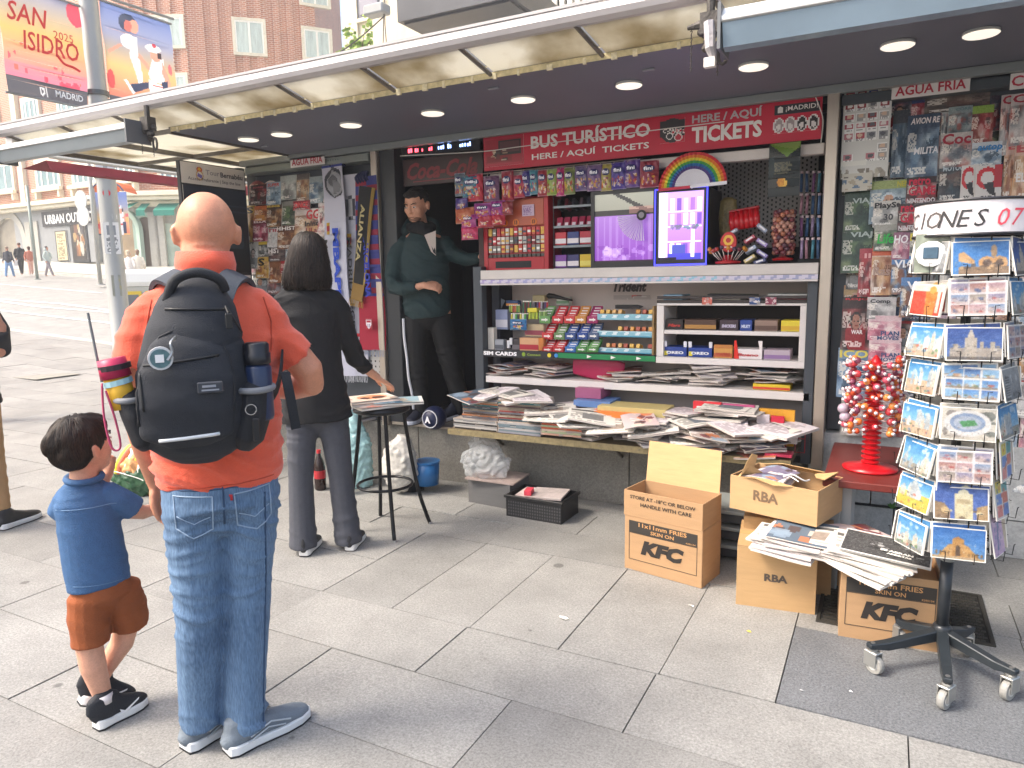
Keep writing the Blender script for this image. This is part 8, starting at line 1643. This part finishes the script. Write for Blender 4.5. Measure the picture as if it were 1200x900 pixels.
organic('side_pocket',lambda mb:loft(mb,[(.115,-.25,1.09,.05,.07),(.135,-.25,1.16,.055,.078),(.143,-.25,1.228,.05,.076)],16),BK2,bkp,.007,2);organic('side_pocket',lambda mb:loft(mb,[(-.14,-.24,1.10,.03,.055),(-.155,-.24,1.18,.036,.062),(-.165,-.235,1.225,.034,.058)],16),BK2,bkp,.007,2)
MB().tube([(.143+.053*math.cos(a),-.25+.079*math.sin(a),1.228)for a in[PI+.5+(PI-.3)*k/14 for k in range(15)]],.010,6).build('pocket_band',mat('7c7e82',.7),bkp,bevel=.003,loc=(0,0,0));MB().tube([(-.165+.036*math.cos(a),-.235+.06*math.sin(a),1.222)for a in[PI+.1+(PI-.5)*k/12 for k in range(13)]],.009,6).build('pocket_band',mat('7c7e82',.7),bkp,bevel=.003)
MB().tube([(.128+.014*math.cos(a),-.338,1.18+.014*math.sin(a))for a in[2*PI*k/16 for k in range(16)]],.002,5,closed=True).build('key_ring',mat('c0c2c4',.25,metal=.9),bkp);MB().box(.128,.148,-.342,-.334,1.09,1.155).build('leather_tag',mat('15161a',.5),bkp,bevel=.004);MB().box(.082,.10,-.335,-.325,1.40,1.44).tube([(.09,-.33,1.44),(.085,-.31,1.46)],.003,5).build('zip_pull',mat('0e1014',.4),bkp,bevel=.002)
def loose(o,lab,cat):o.location=man.location;o.rotation_euler=(0,0,man.rotation_euler.z);return tag(o,lab,cat)
bt_=loose(thing('water_bottle','x','x'),'dark navy drinking bottle in the right side pocket of the backpack','bottle');MB().lathe([(.033,1.14),(.036,1.15),(.036,1.285),(.03,1.295)],20,c=(.158,-.275,0)).build('flask',mat('1c2c4c',.3),bt_,smooth=True);MB().lathe([(.034,1.296),(.036,1.30),(.036,1.325),(.033,1.328),(.033,1.35),(.028,1.356)],20,c=(.158,-.275,0)).build('cap',mat('14171f',.35),bt_,smooth=True)
um=loose(thing('small_umbrella','x','x'),'folded pink and yellow umbrella in the left side pocket of the backpack','umbrella');MB().tube([(-.175,-.25,1.20),(-.19,-.25,1.28)],.032,14).build('yellow_cover',mat('d8a82c',.6),um,smooth=True);MB().tube([(-.19,-.25,1.282),(-.198,-.25,1.33)],[.038,.034],14).build('pink_case',mat('b82450',.4,var=.2,scale=40),um,smooth=True);MB().tube([(-.19,-.25,1.302),(-.192,-.25,1.316)],.039,14).build('dark_band',mat('2c1c24',.5),um);MB().tube([(-.186,-.25,1.262),(-.189,-.25,1.276)],.036,14).build('cyan_band',mat('a8d0d8',.4),um)
MB().tube([(-.225,-.24,1.27),(-.24,-.24,1.45)],.0035,6).build('grey_rod',mat('6c7074',.4),um);MB().tube(curve3([(-.222,-.27,1.27),(-.225,-.27,1.18),(-.215,-.27,1.10),(-.195,-.27,1.10),(-.2,-.27,1.17),(-.215,-.27,1.25)]),.003,6).build('wrist_loop',mat('b84468',.6),um,smooth=True)
# ---- the boy ----
boy=person('small dark haired boy in a blue denim shirt and rust coloured shorts',(-2.36,1.38,0),math.atan2(.863,.505));SK2=skinm('d09a80')
BH=[]
def body(mb):
 BH.append(head(mb,(.004,.0,.985),-.95,.12,.92,jaw=.95));limb(mb,(.004,-.005,.93,.042),(-.003,-.005,.86,.044))
 loft(mb,[(-.0,0,.82,.06,.04),(0,0,.7,.08,.055),(.01,0,.5,.085,.06)],16)
 limb(mb,(.07,-.02,.80,.028),(.125,-.0,.74,.030),(.165,.03,.718,.026),(.205,.06,.712,.02));hand(mb,(.205,.06,.712),(.8,.5,.05),(0,-.3,1),.62,1,.5)
 limb(mb,(-.055,.02,.79,.028),(-.04,.10,.72,.03),(.04,.14,.80,.024),(.075,.11,.86,.018));hand(mb,(.075,.11,.86),(.2,-.2,1),(.5,.6,.1),.6,1,.7)
 limb(mb,(-.03,0,.47,.05),(-.04,-.02,.30,.043),(-.035,-.02,.22,.042),(-.02,-.01,.12,.032),(-.012,-.005,.06,.026));limb(mb,(.07,.02,.47,.05),(.085,.05,.33,.044),(.06,.06,.24,.04),(.0,.06,.16,.032),(-.035,.06,.10,.026))
organic('body',body,SK2,boy,.006,2);eyes(BH[0],boy)
def hair(mb,M,s=1,pts=()):
 mb.M=M
 for p in pts:mb.ball(*p,16,10)
 mb.M=Matrix()
def strands(o,crown,n,L_,par,m,grav=1.0,w=.0016,seed=1,zmin=-9,out=.0025,flick=0):
 from mathutils.bvhtree import BVHTree
 q=random.Random(seed);V=[v.co.copy()for v in o.data.vertices];bt=BVHTree.FromPolygons(V,[p.vertices[:]for p in o.data.polygons]);crown=Vector(crown);mb=MB()
 for i in range(n):
  p=q.choice(V);pts=[];h=bt.find_nearest(p);d=None
  if h[0]is None:continue
  off=out*q.uniform(.3,1.6);wv=q.uniform(-.25,.25)
  for s in range(7):
   h=bt.find_nearest(p)
   if h[0]is None:break
   nn=h[1];pts.append((h[0]+nn*(off+(flick*s*s/36 if s>3 else 0)),nn))
   d=(h[0]-crown).normalized()*.8+Vector((0,0,-1))*grav;d=d-nn*d.dot(nn)
   if d.length<1e-4:break
   d.normalize();d=d+nn.cross(d)*wv;p=h[0]+d*L_/6
   if p.z<zmin:break
  if len(pts)<3:continue
  v=[];k=len(pts)
  for j,(c,nn)in enumerate(pts):
   t=(pts[min(j+1,k-1)][0]-pts[max(j-1,0)][0]).normalized();sd=t.cross(nn).normalized()*w*(1-.75*j/k);v+=[c-sd,c+nn*w*.6,c+sd]
  mb.k=q.randrange(3);mb.add(v,[(j*3+e,j*3+e+1,j*3+e+4,j*3+e+3)for j in range(k-1)for e in(0,1)])
 r=mb.build('hair_strands',m,par,smooth=True);tag(r,kind='stuff')
HST=[mat('241a15',.48,spec=.35),mat('33261e',.5,spec=.3),mat('17110e',.5,spec=.3)]
HAIR=mat('18120f',.55,bump=.5,scale=90,stretch=(4,1,1),var=.3,spec=.25)
def hf(a,s=0):
 def d(co,no):x,y,z=co.T;return a*np.sin(150*x+60*y+12*np.sin(9*z+s))+a*np.sin(120*y-40*x+9*np.sin(11*z))
 return d
organic('hair',lambda mb:hair(mb,BH[0],1,[((0,-.012,.040),(.084,.097,.084)),((0,-.045,-.005),(.076,.066,.062)),((0,.05,.07),(.062,.044,.04)),((.058,-.015,.02),(.026,.05,.045)),((-.058,-.015,.02),(.026,.05,.045)),((-.02,-.08,.03),(.05,.04,.05))]),HAIR,boy,.006,2,hf(.0014))
hb=[c for c in boy.children if c.name.startswith('hair')][0];strands(hb,(-.02,-.02,1.08),2600,.075,boy,HST,.5,.0013,1,.90)
DSH=mat('3c618c',.8,bump=.4,scale=260,var=.12)
def shirt(mb):
 loft(mb,[(.012,0,.50,.098,.076,'f'),(.008,0,.55,.100,.078),(.0,0,.68,.096,.074),(-.002,0,.80,.094,.066),(-.002,0,.85,.07,.055),(0,0,.875,.05,.048)],24)
 limb(mb,(.055,-.01,.822,.042),(.095,-.015,.79,.043),(.138,-.0,.745,(.045,.045,'f')));limb(mb,(-.05,.01,.82,.042),(-.07,.05,.77,.048),(-.055,.09,.74,.046))
sb=organic('denim_shirt',shirt,DSH,boy,.006,3,folds(.007,20,12,40,3))
mb=MB();n=20;mb.tube([(.0+.052*math.cos(2*PI*k/n),-.004+.05*math.sin(2*PI*k/n),.882+.006*math.sin(2*PI*k/n))for k in range(n)],.011,8,closed=True);mb.build('collar',DSH,boy,smooth=True)
onback(dens([(-.09,.79),(.085,.79)]),.0016,'yoke_seam',mat('6c8cb0',.8),boy,sb);onback(dens([(-.085,.527),(.10,.52)]),.0014,'hem_stitch',mat('5c7ca0',.8),boy,sb)
organic('rust_shorts',lambda mb:(loft(mb,[(.012,0,.53,.088,.068),(.02,0,.46,.098,.078)],20),limb(mb,(-.025,0,.46,.068),(-.032,-.01,.38,.065),(-.032,-.015,.30,(.062,.064,'f'))),limb(mb,(.07,.01,.46,.068),(.088,.03,.38,.066),(.09,.045,.31,(.064,.066,'f')))),mat('8e4a22',.85,bump=.3,scale=240,var=.06),boy,.006,3,folds(.004,14,10,36,5))
BS=mat('1a1e26',.7,bump=.3,scale=220);ivb=Matrix.Rotation(-boy.rotation_euler.z,4,'Z')
for(px,py,qx,qy,tl,zz)in((-.085+.04,-.05,.115,.03,0,0),(-.09,.075,.02,.10,-.35,.045)):
 t_=shoe((px,py,zz),math.atan2(-(qx-px),qy-py),BS,mat('e4e4e2',.6),.185,.072,boy,None,tilt=tl);s_=MB().prism([(.0,.028),(.05,.052),(.052,.058),(.0,.036),(-.018,.050),(-.014,.034)],-.0005,.001).build('swoosh',mat('f0f0f0',.5),t_,(.0345,.085,.0),(0,0,PI/2));
 if zz==0:MB().lathe([(.028,0),(.029,.03)],14,c=(0,.035,.085)).build('sock',mat('d8d0d0',.8),t_,smooth=True)
 # ---- the woman ----
wo=person('woman with a dark bob in black coat and grey trousers by the stool',(-2.75,2.95,0),math.atan2(.682,.731));SK3=skinm('c99478');WHD=[]
def body(mb):
 WHD.append(head(mb,(-.02,.02,1.66),-.25,-.25,.98));limb(mb,(-.02,0,1.60,.05),(-.03,0,1.5,.052));loft(mb,[(-.04,0,1.45,.13,.07),(-.04,0,1.2,.12,.08),(-.03,0,.95,.13,.09)],16)
 limb(mb,(.10,0,1.42,.045),(.17,.05,1.2,.038),(.22,.1,1.06,.034),(.285,.16,.985,.026),(.325,.20,.95,.024));hand(mb,(.325,.20,.945),(.62,.35,-.42),(.15,.05,1),.92,-1,.35,.2)
 limb(mb,(-.17,0,1.42,.045),(-.2,.05,1.2,.036),(-.17,.16,1.05,.03),(-.1,.22,1.0,.024));hand(mb,(-.1,.22,1.0),(.6,.6,0),(0,0,1),.9,1,.6)
 limb(mb,(-.12,0,.85,.07),(-.14,0,.5,.05),(-.14,0,.08,.035));limb(mb,(.06,0,.85,.07),(.08,0,.5,.05),(.105,0,.08,.035))
organic('body',body,SK3,wo,.0068,2)
def bob(mb):
 mb.M=WHD[0];mb.ball((0,-.015,.03),(.093,.105,.095),22,14);mb.M=Matrix()
 loft(mb,[(-.025,.0,1.70,.092,.098),(-.03,-.005,1.62,.104,.098),(-.038,-.015,1.54,.116,.09),(-.042,-.02,1.485,.112,.078,'f')],26)
def bobf(co,no):
 x,y,z=co.T;a=np.arctan2(y,x+.03);k=np.clip((1.71-z)/.12,0,1);return k*(.0016*np.sin(46*a+5*np.sin(7*z))+.001*np.sin(93*a+11*z))+.004*np.sin(9*a+14*z)*np.clip((1.62-z)/.1,0,1)
organic('hair',bob,mat('120d0b',.5,bump=.25,scale=90,stretch=(4,4,.25),var=.3,spec=.15),wo,.006,2,bobf)
hb=[c for c in wo.children if c.name.startswith('hair')][0];strands(hb,(-.02,.0,1.77),3200,.20,wo,HST,1.0,.0016,2,1.465,.003,.012)
COAT=mat('0c0d12',.85,bump=.3,scale=220,var=.1)
def coat(mb):
 loft(mb,[(-.028,0,.755,.198,.128,'f'),(-.03,0,.80,.192,.126),(-.035,0,1.0,.165,.115),(-.04,0,1.18,.158,.11),(-.04,-.005,1.35,.175,.105),(-.04,-.005,1.43,.165,.09),(-.035,-.005,1.49,.09,.07),(-.03,0,1.53,.062,.06)],26)
 limb(mb,(.075,0,1.43,.065),(.118,.01,1.36,.066),(.158,.045,1.2,.058),(.205,.095,1.075,.054),(.262,.145,1.005,(.044,.044,'f')));limb(mb,(-.155,0,1.43,.065),(-.188,.01,1.33,.064),(-.2,.05,1.2,.056),(-.18,.13,1.07,.05),(-.13,.19,1.02,.042))
co_=organic('coat',coat,COAT,wo,.008,4,folds(.009,12,8,26,6));onback(dens([(-.035,1.46),(-.03,.76)],30),.0018,'back_seam',mat('06070a',.9),wo,co_)
organic('flared_trousers',lambda mb:(loft(mb,[(-.03,0,.88,.14,.1),(-.03,0,.78,.155,.11)],20),limb(mb,(-.105,0,.78,.092),(-.125,0,.6,.078),(-.138,0,.42,.068),(-.142,-.005,.22,.072),(-.146,-.01,.035,(.08,.088,'f'))),limb(mb,(.05,0,.78,.092),(.068,0,.6,.078),(.08,0,.42,.068),(.092,-.005,.22,.072),(.103,-.01,.03,(.08,.088,'f')))),mat('44464e',.85,bump=.3,scale=260,var=.1),wo,.008,3,folds(.006,14,8,34,8))
for x in(-.145,.105):shoe((x,-.075,0),-.35,mat('26262a',.6),mat('e4e2de',.6),.24,.08,wo)
# ---- the seller in the doorway ----
se=person('seller in a dark green hooded jacket and black scarf standing in the doorway',(-2.94,4.62,.43),math.atan2(.534,.845));SK4=skinm('cf987c');SH=[]
def body(mb):
 SH.append(head(mb,(-.235,-.03,1.63),PI-.5,-.3,1.1));limb(mb,(-.225,0,1.56,.052),(-.21,.01,1.46,.055));loft(mb,[(-.2,0,1.4,.15,.08),(-.2,0,1.1,.14,.09),(-.18,0,.9,.14,.09)],16)
 limb(mb,(-.36,0,1.36,.05),(-.43,-.02,1.15,.042),(-.42,-.06,1.03,.038),(-.30,-.17,1.02,.030),(-.19,-.215,1.05,.024));hand(mb,(-.19,-.215,1.045),(.9,-.1,-.12),(.0,-.75,.65),.95,-1,.75)
 limb(mb,(-.05,0,1.36,.05),(.06,-.02,1.25,.04),(.18,-.1,1.22,.032),(.26,-.18,1.26,.024));hand(mb,(.26,-.18,1.26),(.4,-.5,.6),(-.6,-.4,.2),.9,-1,.4)
 limb(mb,(-.28,0,.85,.07),(-.28,0,.45,.05),(-.26,0,.05,.035));limb(mb,(-.08,0,.85,.07),(-.02,.02,.45,.05),(.06,.04,.05,.035))
organic('body',body,SK4,se,.0065,2);eyes(SH[0],se)
organic('hair',lambda mb:hair(mb,SH[0],1,[((0,-.02,.045),(.082,.092,.078)),((0,-.05,.0),(.074,.06,.055)),((0,.045,.082),(.058,.04,.026)),((.062,-.01,.03),(.02,.035,.03)),((-.062,-.01,.03),(.02,.035,.03))]),mat('1a1412',.7,bump=.8,scale=120,var=.3),se,.006,2,hf(.0015,2))
mb=MB();mb.M=SH[0];mb.ball((0,.052,-.072),(.046,.040,.028),16,8);mb.build('stubble',mat('7c5a4a',.8,var=.15,scale=300),se,smooth=True)
JK=mat('193235',.75,bump=.35,scale=200,var=.12)
def jack(mb):
 loft(mb,[(-.185,0,.80,.165,.125,'f'),(-.19,0,.86,.185,.135),(-.2,0,1.05,.190,.135),(-.205,0,1.25,.195,.125),(-.205,0,1.37,.17,.105),(-.21,.0,1.43,.10,.08)],26)
 limb(mb,(-.35,0,1.36,.072),(-.405,-.01,1.25,.072),(-.43,-.03,1.12,.068),(-.42,-.07,1.03,.062),(-.34,-.14,1.02,.056),(-.245,-.19,1.035,(.046,.046,'f')));limb(mb,(-.05,0,1.36,.07),(.03,-.02,1.27,.064),(.12,-.06,1.23,.056),(.21,-.13,1.235,.046))
jk=organic('hooded_jacket',jack,JK,se,.008,3,folds(.010,12,10,28,9));organic('hood',lambda mb:(loft(mb,[(-.33,.0,1.44,.04,.05),(-.30,.06,1.50,.05,.05),(-.20,.09,1.53,.06,.05),(-.11,.05,1.49,.05,.05),(-.09,-.01,1.44,.035,.04)],14)),JK,se,.008,3)
organic('black_scarf',lambda mb:(limb(mb,(-.30,.0,1.475,.035),(-.27,-.07,1.47,.042),(-.19,-.095,1.455,.045),(-.13,-.05,1.47,.038),(-.14,.03,1.49,.035),(-.24,.06,1.5,.035)),limb(mb,(-.22,-.08,1.48,.045),(-.15,-.1,1.42,.04))),mat('0a0b12',.85),se,.008,3,folds(.004,20,10,40,2))
for cl,P in(('cdbfb4',[(-.185,1.41),(-.10,1.44),(-.105,1.26),(-.14,1.29)]),('22242a',[(-.135,1.33),(-.12,1.30),(-.115,1.32),(-.107,1.30),(-.105,1.265),(-.125,1.285)])):
 z_=.136 if cl[0]=='c' else .141
 MB().add([(x,-z_,z)for x,z in P]+[(x,-z_+.004,z)for x,z in P],[tuple(range(len(P))),tuple(range(len(P),2*len(P)))[::-1]]+[(i,i+len(P),(i+1)%len(P)+len(P),(i+1)%len(P))for i in range(len(P))]).build('shirt_front' if z_<.14 else 'shirt_print',mat(cl,.8),se)
organic('track_trousers',lambda mb:(loft(mb,[(-.185,0,.9,.14,.105),(-.185,0,.8,.165,.12)],20),limb(mb,(-.275,0,.8,.098),(-.285,0,.5,.08),(-.27,0,.25,.072),(-.26,0,.06,.066)),limb(mb,(-.095,0,.8,.098),(-.04,.01,.5,.082),(.02,.03,.25,.074),(.06,.04,.06,.068))),mat('0b0c10',.8,bump=.2,scale=100),se,.009,3,folds(.008,12,8,30,11))
mb=MB();P=[(-.368,-.05,.80),(-.366,-.055,.65),(-.352,-.058,.5),(-.345,-.055,.35),(-.325,-.05,.22),(-.318,-.05,.10)];mb.tube(curve3(P),[.011]*31,6);mb.build('side_stripe',mat('d8d8dc',.7),se,smooth=True)
for x,yw in((-.26,2.8),(.02,2.4)):shoe((x,.06,0),yw,mat('1c2030',.6),mat('b8bcc8',.6),.27,.1,se)
# ---- person cut by the left border ----
lf=person('person in black jacket and beige trousers cut off by the left border',(-4.92,2.35,0),math.atan2(.9,.436))
def body(mb):
 head(mb,(-.12,0,1.66),.3,0,1);limb(mb,(-.12,0,1.6,.055),(-.12,0,1.5,.06));loft(mb,[(-.12,0,1.42,.15,.08),(-.12,0,1.1,.15,.1),(-.12,0,.9,.14,.1)],16)
 limb(mb,(.04,0,1.4,.05),(.10,-.03,1.2,.042),(.075,-.06,1.12,.040),(.09,-.1,1.22,.034),(.105,-.12,1.29,.027));hand(mb,(.105,-.12,1.285),(-.25,-.1,1),(1,-.3,.1),.95,1,.85);limb(mb,(-.28,0,1.4,.05),(-.33,0,1.1,.04),(-.32,.05,.85,.03))
 limb(mb,(-.2,0,.85,.08),(-.21,0,.45,.055),(-.2,0,.06,.04));limb(mb,(-.03,0,.85,.08),(-.02,0,.45,.055),(-.01,0,.06,.04))
organic('body',body,skinm('c48c74'),lf,.0068,2)
organic('black_jacket',lambda mb:(loft(mb,[(-.1,0,.79,.17,.12,'f'),(-.11,0,.95,.165,.12),(-.12,0,1.3,.17,.11),(-.12,0,1.42,.15,.09),(-.12,0,1.5,.08,.07)],22),limb(mb,(.03,0,1.4,.065),(.09,-.02,1.25,.062),(.085,-.06,1.13,.06),(.09,-.1,1.21,.05),(.10,-.115,1.255,(.044,.044,'f'))),limb(mb,(-.27,0,1.4,.065),(-.32,0,1.15,.056),(-.32,.04,.95,.05))),mat('26262c',.8,bump=.3,scale=200),lf,.008,3,folds(.006,12,8,30,4))
organic('beige_trousers',lambda mb:(loft(mb,[(-.115,0,.92,.14,.11),(-.115,0,.8,.15,.12)],18),limb(mb,(-.19,0,.8,.09),(-.2,0,.45,.072),(-.2,0,.1,(.06,.06,'f'))),limb(mb,(-.035,0,.8,.09),(-.025,0,.45,.07),(-.015,0,.12,(.058,.06,'f')))),mat('a8845c',.8,bump=.2,scale=200),lf,.008,3,folds(.005,12,8,30,3))
organic('patterned_bag',lambda mb:loft(mb,[(-.01,-.13,.86,.05,.02),(-.01,-.13,1.0,.055,.025)],14),mat('6c645c',.6,var=.5,scale=260),lf,.008,1)
for x in(-.2,-.03):shoe((x,-.06,0),-.9,mat('17181b',.6),mat('dcdcda',.6),.29,.1,lf,mat('c8c8c8',.7))
o=MB().box(-.012,.04,-.004,.004,0,.08).build('white_paper',mat('e8e6e2',.6),None,lf.location+Matrix.Rotation(lf.rotation_euler.z,3,'Z')@Vector((.055,-.15,1.33)),(0,.2,lf.rotation_euler.z));tag(o,'white paper held in the raised hand at the left border','paper')
# ---- walkers on the far pavement ----
def walker(px,py,h,yaw,top,legs,hr_,label,stride=.2,bagc=None,hood=None):
 p=hit(px,py);d=p.xy.length;H=h*Vector((p.x,p.y)).dot(Vector((-.4607,.8751)))/832*1.02;s=H/1.72
 t=person(label,p,yaw);t.scale=(s,s,s)
 def b(mb):head(mb,(0,0,1.6),0,0,1);limb(mb,(0,0,1.55,.05),(0,0,1.4,.06));loft(mb,[(0,0,1.35,.14,.08),(0,0,.95,.13,.09)],12);[limb(mb,(q_*.18,0,1.36,.045),(q_*.24,-q_*.06,1.1,.04),(q_*.23,q_*.1,.88,.03),(q_*.22,q_*.12,.78,.03))for q_ in(-1,1)];[limb(mb,(q_*.08,0,.9,.08),(q_*.09,q_*stride*.6,.48,.055),(q_*.09,q_*stride*1.1,.08,.04),(q_*.09,q_*stride*1.1+.1,.04,.035))for q_ in(-1,1)]
 organic('body',b,skinm('c08a70'),t,.022,1)
 organic('top',lambda mb:(loft(mb,[(0,0,.80,.17,.11,'f'),(0,0,1.1,.17,.11),(0,0,1.35,.17,.1),(0,0,1.45,.08,.07)],14),[limb(mb,(q_*.17,0,1.37,.065),(q_*.245,-q_*.06,1.1,.055),(q_*.235,q_*.1,.9,.045))for q_ in(-1,1)]),mat(top,.8,bump=.3,scale=20),t,.022,2,folds(.015,8,6,20,1))
 organic('trousers',lambda mb:[limb(mb,(q_*.08,0,.86,.10),(q_*.09,q_*stride*.6,.48,.075),(q_*.09,q_*stride*1.1,.10,.06))for q_ in(-1,1)],mat(legs,.8),t,.022,2)
 organic('hair',lambda mb:(mb.ball((0,-.02,1.65),(.09,.1,.085),12,8),mb.ball((0,-.05,1.56),(.08,.06,.08),12,8)if hr_[1]else None),mat(hr_[0],.7),t,.022,1)
 if hood:organic('hood',lambda mb:mb.ball((0,-.04,1.56),(.12,.1,.14),12,8),mat(hood,.8),t,.022,1)
 if bagc:MB().box(-.36,-.14,-.12,.12,.48,.80).tube([(-.25,-.05,.8),(-.25,0,.95),(-.25,.05,.8)],.012,5).build('carrier_bag',mat(bagc,.6),t,bevel=.02)
walker(12,325,35,.6,'2a2c38','6c8cb4',('8c7c6c',0),'walker in a dark jacket and light blue jeans, leftmost on the far pavement')
walker(26,322,36,1.3,'1c1e24','16171c',('5c3c2c',0),'walker in black with a white carrier bag on the far pavement',.3,'e8e6e4')
walker(37,322,32,1.2,'b86c54','d8a898',('4c3024',1),'walker in an orange-pink dress top behind the thin pole')
walker(58,324,34,-1.2,'b8c4c0','8c8488',('3c2c28',0),'walker in a pale hooded jacket in front of the shop entrance',.28,None,'b8c4c0')
walker(144,345,44,.2,'a82838','2c2c34',('241c1a',1),'woman with long dark hair and red top by the arched shop window')
walker(155,345,50,.5,'dcd4cc','8ca4b8',('c8b49c',1),'shopper in white with pale jeans before the arched shop window')
walker(165,340,46,.9,'e4dccc','d8ccb8',('8c7460',1),'shopper dressed in cream right of the one in white')
# pale summer haze over the street
hz_=MB().box(-202,142,-82,222,-1.2,34.6).build('haze',None);hm=bpy.data.materials.new('haze');hm.use_nodes=True;N=hm.node_tree.nodes;N.remove(N['Principled BSDF'])
pv_=N.new('ShaderNodeVolumePrincipled');pv_.inputs['Density'].default_value=.0038;pv_.inputs['Color'].default_value=(.96,.97,1,1);pv_.inputs['Anisotropy'].default_value=.3;hm.node_tree.links.new(pv_.outputs[0],N['Material Output'].inputs['Volume']);hz_.data.materials.clear();hz_.data.materials.append(hm);tag(hz_,kind='stuff')
bpy.context.view_layer.update()
